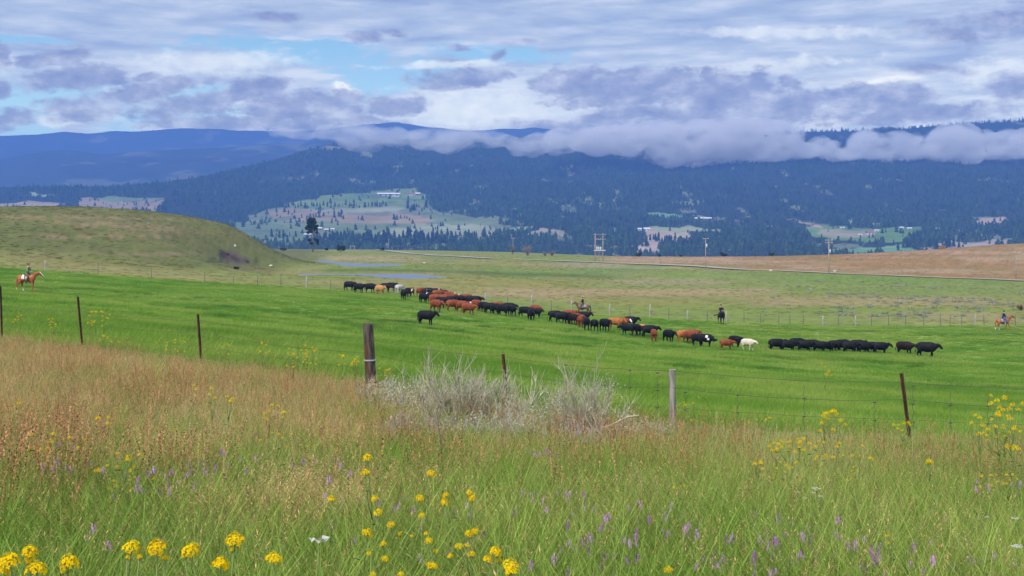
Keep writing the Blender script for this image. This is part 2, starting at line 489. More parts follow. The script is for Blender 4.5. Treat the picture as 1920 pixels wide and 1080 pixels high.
# left hill cover
hill = sstep(np.interp(960 + F * X / 330.0, _hx, _hz) + 6, 2, 8) * sstep(Y, 200, 235) * (1 - sstep(PXg, 560, 640))
Hc = np.zeros_like(C); Hc[:] = (0.125, 0.135, 0.04)
hn = fbm(X / 16, Z * 0.9, 5, .6, seed=21)
Hc = blend(Hc, sstep(hn, .46, .62) * .4, (0.18, 0.155, 0.06))
Hc = blend(Hc, sstep(fbm(X / 5, Z * 2.2, 4, .6, seed=22), .52, .66) * .45, (0.105, 0.115, 0.036))
Hc = blend(Hc, sstep(fbm(X / 26, Z * 1.4, 4, .6, seed=27), .55, .68) * (1 - sstep(PXg, 280, 420)) * .55, (0.29, 0.19, 0.12))
R = R * (1 - hill[..., None]) + Hc * hill[..., None]
# brown rise on the right beyond the road
_rd = [drop(p, q, 280, 790)[:2] for p, q, d in ROAD[:-1]] + [((2300 - 960) / F * 300, 300.0)]
_rx = np.array([v[0] for v in _rd]); _ry = np.array([v[1] for v in _rd])
_ord = np.argsort(_rx)
road_y = np.interp(X, _rx[_ord], _ry[_ord])
rise = sstep(Y - road_y, -2, 5) * sstep(PXg, 1080, 1200)
Bc = np.zeros_like(C); Bc[:] = (0.27, 0.165, 0.065)
Bc = blend(Bc, sstep(fbm(X / 40, Z * 1.0, 5, .6, seed=31), .5, .64) * .6, (0.35, 0.265, 0.165))
Bc = blend(Bc, sstep(fbm(X / 22, Z * 1.7, 5, .6, seed=32), .55, .68) * .6, (0.24, 0.185, 0.07))
Bc = blend(Bc, sstep(fbm(X / 30, Z * 2.2, 4, .6, seed=33), .58, .68) * .7, (0.40, 0.235, 0.15))
R = R * (1 - rise[..., None]) + Bc * rise[..., None]
# eroded scar with its fan of bare earth and two dark cracks
SCAR = [(407, 470), (440, 470), (444, 478), (462, 485), (470, 494), (448, 497), (428, 494), (418, 484), (410, 479)]
CRACKS = [[(390, 484), (420, 484.5), (422, 488.5), (392, 487.5)], [(470, 487.5), (498, 487.5), (504, 490), (474, 491)], [(384, 489), (430, 490), (428, 493), (388, 492)]]
inhill = (Y > 195) & (Y < 340)
ss = poly_sdf(PXg + 7 * (n1 - .5), PYg + 4 * (n2 - .5), SCAR)
R = blend(R, (1 - sstep(ss, -2.0, 1.2)) * inhill, (0.115, 0.085, 0.065))
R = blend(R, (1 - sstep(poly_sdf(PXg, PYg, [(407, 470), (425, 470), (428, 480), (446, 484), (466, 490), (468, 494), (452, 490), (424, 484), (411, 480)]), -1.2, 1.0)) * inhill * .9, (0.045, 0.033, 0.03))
for q in CRACKS:
    R = blend(R, (1 - sstep(poly_sdf(PXg, PYg, q), -1.0, 1.0)) * inhill * .8, (0.05, 0.048, 0.03))
C = C * (1 - rng_w[..., None]) + R * rng_w[..., None]
# worn cattle trail along the pasture's far edge
tr = np.abs(Y - (by - 9 + 3 * (n2 - .5)))
C = blend(C, (1 - sstep(tr, .3, 1.3)) * .75 * (1 - sstep(PXg, 160, 320) * (1 - sstep(PXg, 1240, 1360))), (0.07, 0.062, 0.035))
# foreground meadow soil
mead = 1 - sstep(Y - fence_y(X), -1.0, 1.2)
M_ = np.zeros_like(C); M_[:] = (0.16, 0.17, 0.06)
M_ = blend(M_, sstep(n2, .4, .6) * .6, (0.26, 0.19, 0.10))
C = C * (1 - mead[..., None]) + M_ * mead[..., None]
C *= (0.82 + 0.36 * fbm(X / .9, Y / .9, 3, seed=41))[..., None] * (0.86 + .28 * n1)[..., None]

me = np_mesh("ground", np.stack([X, Y, Z], -1).reshape(-1, 3), faces_quad=grid_quads(nr, nc), smooth=True)
set_color(me, C.reshape(-1, 3))

def cover_material(name, fine_scale, amount, bump=0.0, stretch=(1, 1, 1), rough=0.95):
    m_ = bpy.data.materials.new(name); m_.use_nodes = True
    T = NT(m_.node_tree); T.n.clear()
    o = T.n.new('ShaderNodeOutputMaterial'); b = T.n.new('ShaderNodeBsdfPrincipled')
    b.inputs['Roughness'].default_value = rough
    b.inputs['Specular IOR Level'].default_value = 0.1
    T.link(b.outputs[0], o.inputs[0])
    a = T.n.new('ShaderNodeAttribute'); a.attribute_name = 'cover'
    g = T.n.new('ShaderNodeNewGeometry')
    p = T.mapping(g.outputs['Position'], scale=stretch)
    nf = T.noise(p, fine_scale, 5, 0.65)
    nf2 = T.noise(p, fine_scale * 0.13, 5, 0.6)
    k = T.m('MULTIPLY', T.m('ADD', 1 - amount * .5, T.m('MULTIPLY', nf, amount)), T.m('ADD', 1 - amount * .4, T.m('MULTIPLY', nf2, amount * .8)))
    c = T.mix(1.0, a.outputs['Color'], T.xyz(k, k, k), 'MULTIPLY')
    T.link(c, b.inputs['Base Color'])
    if bump:
        bn = T.n.new('ShaderNodeBump'); bn.inputs['Strength'].default_value = .6; bn.inputs['Distance'].default_value = bump
        T.link(nf, bn.inputs['Height']); T.link(bn.outputs[0], b.inputs['Normal'])
    return m_
mat_ground = cover_material("grassland_ground", 1.3, 0.6, 0.12, (1, 1, 2.2))
ground = add_obj("ground", me, mat_ground)
tag(ground, kind='structure')

# ------------------------------------------------------------------ ponds
def simple_mat(name, col, rough=0.8, spec=0.3, metal=0.0, noise=None, trans=0.0):
    m_ = bpy.data.materials.new(name); m_.use_nodes = True
    T = NT(m_.node_tree); b = T.n['Principled BSDF']
    b.inputs['Roughness'].default_value = rough
    b.inputs['Specular IOR Level'].default_value = spec
    b.inputs['Metallic'].default_value = metal
    if noise:
        sc_, c2, lo, hi = noise[:4]
        st = noise[4] if len(noise) > 4 else (1, 1, 1)
        tcn = T.n.new('ShaderNodeTexCoord')
        f = T.noise(T.mapping(tcn.outputs['Object'], scale=st), sc_, 5, 0.6)
        T.link(T.mix(T.smooth(f, lo, hi), (*col, 1), (*c2, 1)), b.inputs['Base Color'])
    else:
        b.inputs['Base Color'].default_value = (*col, 1)
    return m_
mw = simple_mat("pond_water", (0.13, 0.17, 0.24), 0.5, 0.9)
T = NT(mw.node_tree)
g = T.n.new('ShaderNodeNewGeometry')
bn = T.n.new('ShaderNodeBump'); bn.inputs['Strength'].default_value = 1.0; bn.inputs['Distance'].default_value = 0.2
T.link(T.noise(T.mapping(g.outputs['Position'], scale=(1, .5, 1)), 1.6, 4, 0.6), bn.inputs['Height'])
T.link(bn.outputs[0], T.n['Principled BSDF'].inputs['Normal'])
for pd in PONDS:
    P = pd['xy']
    # smooth closed outline
    n = len(P); pts = []
    for i in range(n):
        p0, p1, p2, p3 = P[i - 1], P[i], P[(i + 1) % n], P[(i + 2) % n]
        for t in (0, .2, .4, .6, .8):
            pts.append(.5 * ((2 * p1) + (p2 - p0) * t + (2 * p0 - 5 * p1 + 4 * p2 - p3) * t * t + (3 * p1 - p0 - 3 * p2 + p3) * t ** 3))
    bm = bmesh.new()
    c = np.mean(pts, 0)
    bm.faces.new([bm.verts.new((p[0] + (p[0] - c[0]) * .015, p[1] + (p[1] - c[1]) * .03, pd['z'])) for p in pts])
    bmesh.ops.triangulate(bm, faces=bm.faces)
    bmesh.ops.recalc_face_normals(bm, faces=bm.faces)
    for f_ in bm.faces:
        if f_.normal.z < 0: f_.normal_flip()
    mm = bpy.data.meshes.new("pond_water"); bm.to_mesh(mm); bm.free()
    tag(add_obj("pond_water", mm, mw), kind='structure')

# ------------------------------------------------------------------ gravel road, broken where the ground hides it
def ribbon(name, pts, width, mat, lift=0.05, seg=8):
    xs = []
    for i in range(len(pts) - 1):
        for k in range(seg):
            t = k / seg
            xs.append((pts[i][0] * (1 - t) + pts[i + 1][0] * t, pts[i][1] * (1 - t) + pts[i + 1][1] * t))
    xs.append(pts[-1]); xs = np.array(xs)
    for _ in range(6):
        xs[1:-1] = (xs[:-2] + xs[1:-1] * 2 + xs[2:]) / 4
    d = np.gradient(xs, axis=0); d /= np.linalg.norm(d, axis=1)[:, None]
    nrm = np.stack([-d[:, 1], d[:, 0]], 1)
    V = []
    for s in (-1, -.5, 0, .5, 1):
        p = xs + nrm * s * width / 2
        V.append(np.stack([p[:, 0], p[:, 1], ground_z(p[:, 0], p[:, 1]) + lift + (1 - abs(s)) * .06], 1))
    V = np.stack(V, 1)
    mm = np_mesh(name, V.reshape(-1, 3), faces_quad=grid_quads(V.shape[0], 5), smooth=True)
    return tag(add_obj(name, mm, mat), kind='structure')
mr = simple_mat("gravel", (0.37, 0.345, 0.30), 0.95, 0.1, noise=(.6, (0.36, 0.33, 0.28), .4, .65))
RXY = []
for k, (p, q, d) in enumerate(ROAD[:-1]):
    RXY.append(drop(p, q, 280, 790)[:2])
RXY.append(((2300 - 960) / F * 300, 300))
ribbon("gravel_road", RXY, 5.0, mr, 0.3)

# ------------------------------------------------------------------ far valley side and mountains
CRX = np.array([-900, -300, 0, 200, 310, 400, 500, 560, 620, 700, 780, 900, 1000, 1100, 1240, 1300, 1490, 1600, 1700, 1800, 1920, 2300, 2900], float)
CRY = np.array([362, 354, 351, 350, 342, 327, 303, 285, 271, 264, 262, 262, 260, 252, 248, 248, 249, 246, 241, 234, 226, 210, 230], float)
CRD = np.interp(CRX, [-900, 0, 300, 700, 1200, 1920, 2900], [3600, 3300, 3300, 4000, 4400, 4300, 4400])
def slope_point(px, t):
    cy_ = np.interp(px, CRX, CRY); Dc = np.interp(px, CRX, CRD)
    D = 1450 + (Dc - 1450) * t
    py = 520 + (cy_ - 520) * np.clip(t, 0, None) ** 0.9
    x = (px - 960) / F * D
    z = (HY - py) / F * D
    a = np.sin(np.pi * np.clip(t, 0, 1)) ** .7
    z = z + a * 46 * (fbm(x / 420, D / 420, 5, .5, seed=51) - .5) * (.3 + .7 * sstep(t, .2, .6)) \
          + a * 70 * (fbm((x + D * .35) / 340, (D * .3) / 700, 4, .5, seed=52) - .5) * sstep(t, .35, .7)
    z = z + 5 * (fbm(x / 60, D / 60, 3, seed=53) - .5)
    return x, D, z, py
def slope_t(px, py):
    cy_ = float(np.interp(px, CRX, CRY))
    return (max(520 - py, 0) / (520 - cy_)) ** (1 / .9)
def slope_at(px, py):
    x, D, z, _ = slope_point(np.array([float(px)]), np.array([slope_t(px, py)]))
    # follow the sight line so that relief does not shift what stands here
    ts = np.linspace(0.02, 1.0, 600)
    X_, D_, Z_, _ = slope_point(np.full(600, float(px)), ts)
    el_ = Z_ / D_
    want = (HY - py) / F
    i = np.nonzero(el_ >= want)[0]
    i = i[0] if len(i) else 599
    return float(X_[i]), float(D_[i]), float(Z_[i])
pxs = np.concatenate([np.linspace(-900, -20, 70)[:-1], np.linspace(-20, 1940, 640), np.linspace(1940, 2900, 70)[1:]])
ts = np.linspace(0.0, 1.0, 190)
PXs, TS = np.meshgrid(pxs, ts)
Xs, Ds, Zs, PYn = slope_point(PXs, TS)
PYs = HY - F * Zs / Ds
# behind the crest it falls away
bX = Xs[-1] * 1.12; bD = Ds[-1] * 1.12; bZ = Zs[-1] - 180
GREEN_F = (0.16, 0.215, 0.06); TAN_F = (0.27, 0.205, 0.115); SAGE = (0.15, 0.19, 0.085); PALE = (0.42, 0.33, 0.24); DKG = (0.13, 0.22, 0.08)
FIELDS = [
    ([(520, 384), (540, 376), (690, 366), (700, 356), (790, 352), (796, 390), (700, 392), (560, 392)], GREEN_F),
    ([(640, 366), (720, 362), (796, 366), (790, 380), (650, 380)], (0.15, 0.22, 0.065)),
    ([(480, 396), (560, 388), (790, 384), (835, 402), (960, 420), (980, 432), (900, 448), (640, 446), (500, 438), (440, 420)], SAGE),
    ([(500, 398), (600, 392), (780, 398), (820, 412), (800, 420), (640, 416), (520, 412)], TAN_F),
    ([(560, 392), (780, 387), (800, 396), (620, 400)], (0.25, 0.26, 0.15)),
    ([(780, 418), (960, 424), (960, 440), (850, 446), (700, 440)], (0.26, 0.28, 0.17)),
    ([(400, 412), (520, 420), (580, 446), (560, 462), (480, 450)], (0.12, 0.17, 0.08)),
    ([(150, 374), (200, 368), (290, 370), (305, 376), (296, 395), (150, 398)], (0.27, 0.21, 0.13)),
    ([(190, 366), (300, 370), (300, 379), (180, 377)], (0.15, 0.21, 0.09)),
    ([(-60, 381), (60, 380), (150, 392), (150, 400), (-60, 400)], (0.30, 0.235, 0.15)),
    ([(60, 360), (110, 361), (105, 366), (50, 365)], (0.24, 0.30, 0.16)),
    ([(1210, 399), (1270, 402), (1275, 413), (1230, 410)], (0.15, 0.27, 0.13)),
    ([(1300, 407), (1340, 408), (1338, 415), (1290, 414)], (0.2, 0.27, 0.15)),
    ([(1195, 427), (1345, 428), (1345, 436), (1195, 436)], (0.24, 0.28, 0.14)),
    ([(1205, 436), (1300, 436), (1300, 448), (1215, 450)], (0.36, 0.28, 0.19)),
    ([(1500, 428), (1540, 426), (1720, 426), (1730, 436), (1700, 452), (1600, 452), (1530, 446)], (0.13, 0.22, 0.055)),
    ([(1540, 432), (1650, 433), (1640, 444), (1550, 446)], (0.27, 0.25, 0.14)),
    ([(1496, 414), (1530, 417), (1546, 430), (1510, 430)], (0.40, 0.29, 0.2)),
    ([(1580, 413), (1630, 415), (1640, 423), (1590, 421)], (0.26, 0.3, 0.15)),
    ([(1835, 412), (1875, 404), (1882, 420), (1840, 424)], (0.40, 0.30, 0.21)),
    ([(1720, 462), (1790, 455), (1900, 446), (1900, 462), (1740, 480)], (0.34, 0.27, 0.21)),
    ([(1560, 470), (1700, 455), (1720, 470), (1600, 482)], (0.14, 0.26, 0.11)),
    ([(1190, 448), (1245, 450), (1245, 476), (1200, 478)], (0.38, 0.29, 0.23)),
    ([(1010, 430), (1075, 436), (1060, 446), (1000, 444)], (0.3, 0.27, 0.18)),
    ([(955, 424), (1000, 426), (1000, 434), (960, 434)], (0.24, 0.30, 0.15)),
    ([(600, 275), (640, 274), (640, 280), (600, 280)], (0.22, 0.2, 0.12)),
]
Cs = np.zeros(PXs.shape + (3,)); Cs[:] = (0.022, 0.034, 0.02)
field = np.zeros(PXs.shape)
wx = 48 * (fbm(PXs / 45, PYs / 14, 4, seed=61) - .5); wy = 15 * (fbm(PXs / 40, PYs / 12, 4, seed=62) - .5)
# scattered clearings low on the slope
cl = fbm(Xs / 42, Ds / 150, 5, .62, seed=63)
lowness = sstep(PYs, 330, 430)
cw = sstep(cl, .70 - .085 * lowness, .73 - .07 * lowness) * sstep(PXs, 380, 700)
cw2 = sstep(fbm(Xs / 160, Ds / 420, 5, .6, seed=64), .60, .66) * (1 - sstep(PXs, 520, 640)) * .0
Cs = blend(Cs, cw, (0.15, 0.17, 0.085)); field = np.maximum(field, cw * .7)
hay = sstep(fbm(Xs / 60, Ds / 60, 4, .6, seed=66), .45, .6)
for P, c in FIELDS:
    s = poly_sdf(PXs + wx, (PYs + wy) * 2.5, [(a, b * 2.5) for a, b in P])
    w = 1 - sstep(s, -1.5, 1.5)
    Cs = blend(Cs, w, c); field = np.maximum(field, w)
fw = sstep(field, .3, .8)
nn = fbm(PXs / 60, PYs / 5, 5, .6, seed=65)
Cs *= (1 + fw * (.75 * (nn - .5)))[..., None]
Cs = blend(Cs, fw * sstep(fbm(Xs / 110, Ds / 150, 5, .6, seed=67), .60, .68) * .6, (0.07, 0.11, 0.06))
Xa = np.vstack([Xs, bX]); Da = np.vstack([Ds, bD]); Za = np.vstack([Zs, bZ]); Ca = np.concatenate([Cs, Cs[-1:]], 0)
me = np_mesh("mountain_slope", np.stack([Xa, Da, Za], -1).reshape(-1, 3), faces_quad=grid_quads(*Xa.shape), smooth=True)
set_color(me, Ca.reshape(-1, 3))
mat_far = cover_material("valley_side", 0.02, 0.5, 0.0)
tag(add_obj("mountain_slope", me, mat_far), kind='structure')

def ridge(name, tx, ty, D0, D1, base_col, amp, seed, foot=420):
    px = np.linspace(-900, 2900, 520); t = np.linspace(0, 1, 60)
    PX, TT = np.meshgrid(px, t)
    cyr = np.interp(PX, tx, ty)
    cyr = cyr + 3.5 * (fbm(PX / 38, PX * 0, 4, .55, seed=seed) - .5)
    D = D0 + (D1 - D0) * TT
    py = foot + (cyr - foot) * TT ** .85
    x = (PX - 960) / F * D; z = (HY - py) / F * D
    a = np.sin(np.pi * TT) ** .7
    z = z + a * amp * (fbm((x + .4 * D) / 600, D / 2200, 5, .55, seed=seed + 1) - .5)
    Xr = np.vstack([x, x[-1:] * 1.1]); Dr = np.vstack([D, D[-1:] * 1.1]); Zr = np.vstack([z, z[-1:] - 300])
    c = np.zeros(Xr.shape + (3,)); c[:] = base_col
    c = c * (0.6 + .8 * fbm(Xr / 160, Dr / 400 + Zr / 60, 5, .6, seed=seed + 4))[..., None]
    c = blend(c, sstep(fbm(Xr / 170, Dr / 600 + Zr / 70, 5, .65, seed=seed + 2), .60, .70) * .5, (0.18, 0.18, 0.10))
    mm = np_mesh(name, np.stack([Xr, Dr, Zr], -1).reshape(-1, 3), faces_quad=grid_quads(*Xr.shape), smooth=True)
    set_color(mm, c.reshape(-1, 3))
    return tag(add_obj(name, mm, mat_far), kind='structure')
ridge("middle_mountain", [-900, -300, 0, 60, 100, 130, 160, 190, 240, 300, 450, 560, 620, 700, 2900],
      [290, 310, 300, 287, 282, 281, 285, 290, 286, 282, 275, 268, 262, 262, 300], 4200, 5600, (0.035, 0.05, 0.025), 160, 71)
ridge("far_mountain", [-900, -300, 0, 60, 120, 165, 210, 250, 330, 360, 420, 480, 540, 600, 650, 700, 745, 800, 870, 905, 940, 975, 1005, 1030, 1060, 1100, 1200, 2900],
      [250, 262, 255, 252, 247.5, 251, 246, 247, 241, 240, 243, 246, 247, 243, 238, 233, 229, 238, 245, 245, 241, 242, 238.5, 242, 247, 252, 258, 270], 5800, 7600, (0.04, 0.055, 0.03), 200, 81)

# ------------------------------------------------------------------ haze: one even box of air round everything
hz = bpy.data.materials.new("valley_air"); hz.use_nodes = True
T = NT(hz.node_tree); T.n.clear()
o_ = T.n.new('ShaderNodeOutputMaterial'); pv = T.n.new('ShaderNodeVolumePrincipled')
pv.inputs['Color'].default_value = (0.145, 0.33, 0.95, 1)
pv.inputs['Density'].default_value = 0.0002
pv.inputs['Anisotropy'].default_value = 0.0
pv.inputs['Density Attribute'].default_value = ''
T.link(pv.outputs[0], o_.inputs['Volume'])
bm = bmesh.new(); bmesh.ops.create_cube(bm, size=1.0)
ztop, zbot = 840.0, -330.0
for v in bm.verts:
    v.co = Vector((v.co.x * 24000, v.co.y * 13000 + 3500, zbot if v.co.z < 0 else ztop))
mm = bpy.data.meshes.new("haze"); bm.to_mesh(mm); bm.free()
tag(add_obj("haze", mm, hz), kind='stuff')
# ------------------------------------------------------------------ foliage materials
def foliage_mat(name, col, col2, spread=0.25, trans=0.25, wscale=0.0, c3=None):
    """leafy surface: colour varies from blade to blade (tint attribute), from clump to clump and over the ground"""
    m_ = bpy.data.materials.new(name); m_.use_nodes = True
    T = NT(m_.node_tree); T.n.clear()
    o = T.n.new('ShaderNodeOutputMaterial')
    d = T.n.new('ShaderNodeBsdfDiffuse')
    a = T.n.new('ShaderNodeAttribute'); a.attribute_name = 'tint'
    oi = T.n.new('ShaderNodeObjectInfo')
    f = T.m('ADD', T.m('MULTIPLY', T.sep(a.outputs['Vector'])[0], .6), T.m('MULTIPLY', oi.outputs['Random'], .4))
    if wscale:
        g = T.n.new('ShaderNodeNewGeometry')
        nz = T.smooth(T.noise(g.outputs['Position'], wscale, 4, .55), .36, .64)
        f = T.m('ADD', T.m('MULTIPLY', f, .45), T.m('MULTIPLY', nz, .55))
    stops = [(0.15, col), (0.85, col2)] if c3 is None else [(0.12, col), (0.5, col2), (0.88, c3)]
    c = T.ramp(f, stops)
    k = T.m('ADD', 1 - spread, T.m('MULTIPLY', T.sep(a.outputs['Vector'])[1], 2 * spread))
    c = T.mix(1.0, c, T.xyz(k, k, k), 'MULTIPLY')
    T.link(c, d.inputs['Color'])
    if trans:
        t = T.n.new('ShaderNodeBsdfTranslucent'); T.link(c, t.inputs['Color'])
        mx = T.n.new('ShaderNodeMixShader'); mx.inputs[0].default_value = trans
        T.link(d.outputs[0], mx.inputs[1]); T.link(t.outputs[0], mx.inputs[2])
        T.link(mx.outputs[0], o.inputs[0])
    else:
        T.link(d.outputs[0], o.inputs[0])
    return m_
mat_conifer = foliage_mat("conifer_needles", (0.009, 0.024, 0.012), (0.036, 0.064, 0.024), .4, 0)
mat_bark = simple_mat("bark", (0.11, 0.075, 0.055), .9, .1, noise=(6, (0.2, 0.15, 0.12), .4, .6))

# ------------------------------------------------------------------ far-off forest: tens of thousands of small conifers in one mass
def conifer_template(tiers, sides, seed, w=.26, jag=.35):
    r = random.Random(seed); V = []; Fc = []; 
    for k in range(tiers):
        z0 = 0.06 + .94 * k / tiers * .92; z1 = min(1.0, z0 + 1.25 / tiers + .08)
        if k == tiers - 1: z1 = 1.0
        rad = w * (1 - z0) ** .75 + .02
        b = len(V); V.append((0, 0, z1))
        for s in range(sides):
            a = 2 * math.pi * (s + r.random() * .6) / sides
            q = rad * (1 + jag * (r.random() - .5) * 2)
            V.append((math.cos(a) * q, math.sin(a) * q, z0 + .05 * r.random()))
        for s in range(sides):
            Fc.append((b, b + 1 + s, b + 1 + (s + 1) % sides))
    return np.array(V), np.array(Fc)
def scatter_mesh(name, templ, pos, hgt, wid, mat, tint=None, seed=0):
    rg = np.random.default_rng(seed)
    Vs, Fs, Ts = [], [], []; off = 0
    n = len(pos); which = rg.integers(0, len(templ), n)
    for ti, (V, Fc) in enumerate(templ):
        sel = np.nonzero(which == ti)[0]
        if not len(sel): continue
        a = rg.random(len(sel)) * 6.283; c, s = np.cos(a)[:, None], np.sin(a)[:, None]
        x = (V[None, :, 0] * c - V[None, :, 1] * s) * (hgt[sel] * wid[sel])[:, None] + pos[sel, 0][:, None]
        y = (V[None, :, 0] * s + V[None, :, 1] * c) * (hgt[sel] * wid[sel])[:, None] + pos[sel, 1][:, None]
        z = V[None, :, 2] * hgt[sel][:, None] + pos[sel, 2][:, None]
        Vs.append(np.stack([x, y, z], -1).reshape(-1, 3))
        Fs.append((Fc[None] + (np.arange(len(sel)) * len(V))[:, None, None] + off).reshape(-1, 3))
        t = np.stack([rg.random(len(sel)), rg.random(len(sel)), np.zeros(len(sel))], -1)
        Ts.append(np.repeat(t, len(V), 0)); off += len(sel) * len(V)
    mm = np_mesh(name, np.concatenate(Vs), faces_tri=np.concatenate(Fs))
    set_color(mm, np.concatenate(Ts), 'tint')
    return add_obj(name, mm, mat)
cell = (Xs[:-1, 1:] - Xs[:-1, :-1]) * (Ds[1:, :-1] - Ds[:-1, :-1])
inview = ((PXs[:-1, :-1] > -60) & (PXs[:-1, :-1] < 1990) & (PYs[:-1, :-1] < 486))
wgt = cell * inview * np.clip(1 - field[:-1, :-1] * .95, 0, 1) * (0.25 + 1.1 * sstep(fbm(Xs / 120, Ds / 200, 4, .6, seed=91), .36, .56)[:-1, :-1])
p_ = wgt.ravel() / wgt.sum()
NTREE = 46000
ci = RNG.choice(len(p_), NTREE, p=p_)
cr, cc = np.divmod(ci, cell.shape[1])
u = RNG.random(NTREE); v = RNG.random(NTREE)
spx = PXs[cr, cc] + (PXs[cr, cc + 1] - PXs[cr, cc]) * u
stt = TS[cr, cc] + (TS[cr + 1, cc] - TS[cr, cc]) * v
fx_, fd_, fz_, _ = slope_point(spx, stt)
hh = 5.0 + 8 * RNG.random(NTREE) ** 1.5
forest = scatter_mesh("forest", [conifer_template(2, 5, s) for s in range(5)], np.stack([fx_, fd_, fz_ - .5], -1), hh, 0.85 + .6 * RNG.random(NTREE), mat_conifer, seed=3)
tag(forest, kind='stuff')
# ridge-top trees standing against the cloud
n_ = 520
spx = 1180 + 820 * RNG.random(n_) ** .8
rx_, rd_, rz_, _ = slope_point(spx, 0.985 + .015 * RNG.random(n_))
forest2 = scatter_mesh("ridge_forest", [conifer_template(3, 5, s + 20, .2) for s in range(5)], np.stack([rx_, rd_, rz_ - 1], -1), 7 + 12 * RNG.random(n_) ** 1.7, .6 + .5 * RNG.random(n_), mat_conifer, seed=5)
tag(forest2, kind='stuff')

# ------------------------------------------------------------------ single conifers that can be told apart along the valley's field edges
def conifer_mesh(seed, w):
    V, Fc = conifer_template(6, 8, seed, w, .4)
    bmv = [tuple(p) for p in V]; tris = [tuple(f) for f in Fc]
    b = len(bmv)
    for k in range(5):
        a = k * 2 * math.pi / 5
        bmv.append((math.cos(a) * .018, math.sin(a) * .018, -.04)); bmv.append((math.cos(a) * .014, math.sin(a) * .014, .3))
    for k in range(5):
        i0, i1 = b + 2 * k, b + 2 * ((k + 1) % 5)
        tris += [(i0, i1, i1 + 1), (i0, i1 + 1, i0 + 1)]
    mm = np_mesh("conifer_tree", bmv, faces_tri=tris)
    mm.materials.append(mat_conifer); mm.materials.append(mat_bark)
    mi = np.zeros(len(tris), np.int32); mi[len(Fc):] = 1
    mm.polygons.foreach_set('material_index', mi)
    r = np.random.default_rng(seed)
    set_color(mm, np.stack([r.random(len(bmv)), r.random(len(bmv)), np.zeros(len(bmv))], -1), 'tint')
    return mm
con_meshes = [conifer_mesh(100 + i, .17 + .03 * (i % 4)) for i in range(7)]
ROWS = [  # px from, px to, base row, count, height px, scatter, label, group
    (492, 622, 388, 22, 12, 3, "dark conifer in the long row of trees under the upper green field", "conifers in the row under the upper green field"),
    (636, 672, 387, 7, 12, 1.5, "dark conifer in the short clump halfway along the upper field's lower edge", "conifers in the clump below the upper green field"),
    (690, 719, 387, 6, 11, 1, "dark conifer in the two small tufts of trees below the long white barn", "conifers at the east end of the upper field"),
    (655, 830, 455, 44, 25, 8, "tall dark conifer in the tree belt beyond the low bushes and the gate frame", "conifers in the tree belt behind the pond meadow"),
    (830, 1000, 452, 30, 19, 8, "dark conifer in the tree belt above the middle of the meadow's skyline", "conifers in the belt above the meadow skyline"),
    (606, 655, 452, 10, 22, 6, "dark conifer standing between the farm sheds and the lone pine", "conifers near the farm sheds"),
    (505, 560, 450, 7, 18, 6, "dark conifer on the green flat just past the shoulder of the grassy hill", "conifers past the hill's shoulder"),
    (764, 800, 394, 9, 15, 6, "dark conifer at the forest corner east of the long white barn", "conifers at the forest corner by the white barn"),
    (166, 186, 377, 3, 11, 1, "dark conifer alone on the small green and tan field above the hill", "conifers on the small field above the hill"),
    (290, 312, 395, 7, 15, 3, "dark conifer in the clump at the corner of the small field above the hill", "conifers at the small field's corner"),
    (22, 34, 389, 2, 10, 1, "dark conifer standing alone on the pale tan field above the hill", "conifers on the pale field"),
    (1680, 1800, 468, 16, 22, 6, "dark conifer in the grove under the green valley meadow with the white sheds", "conifers in the grove below the valley meadow"),
    (1590, 1612, 423, 5, 11, 2, "dark conifer in the small clump on the pale strip above the white sheds", "conifers above the white sheds"),
    (1655, 1668, 427, 4, 15, 2, "dark conifer in the clump between the white sheds and the twin pale barns", "conifers between the sheds and the barns"),
    (1800, 1895, 440, 18, 17, 8, "dark conifer in the stand above the brown rise", "conifers above the brown rise"),
    (1210, 1330, 456, 22, 20, 8, "dark conifer on the tan bluff behind the utility pole with one lamp bracket", "conifers on the tan bluff"),
]
ORDW = ["first", "second", "third", "fourth", "fifth", "sixth", "seventh", "eighth", "ninth", "last"]
for (x0, x1, yb, cnt, hp, sc_, lab0, grp) in ROWS:
    for k in range(cnt):
        lab = lab0
        if 1 < cnt <= 10:
            lab = lab0.replace("dark conifer", "%s conifer" % (ORDW[k] if k < cnt - 1 else "last"), 1) + ", counted rightward"
            if len(lab.split()) > 16: lab = lab.replace(", counted rightward", "")
            if len(lab.split()) > 16: print("LONG", lab)
        px = x0 + (x1 - x0) * (k + .15 + .7 * random.random()) / cnt
        py = yb + (random.random() - .5) * 2 * sc_
        x, y, z = slope_at(px, py)
        h = hp * (.5 + .6 * random.random()) * y / F
        o = bpy.data.objects.new("conifer_tree", random.choice(con_meshes)); COL.objects.link(o)
        o.location = (x, y, z); o.rotation_euler = (0, 0, random.random() * 6.28)
        ww = h * (.8 + .6 * random.random()); o.scale = (ww, ww, h)
        tag(o, lab, "tree", grp)

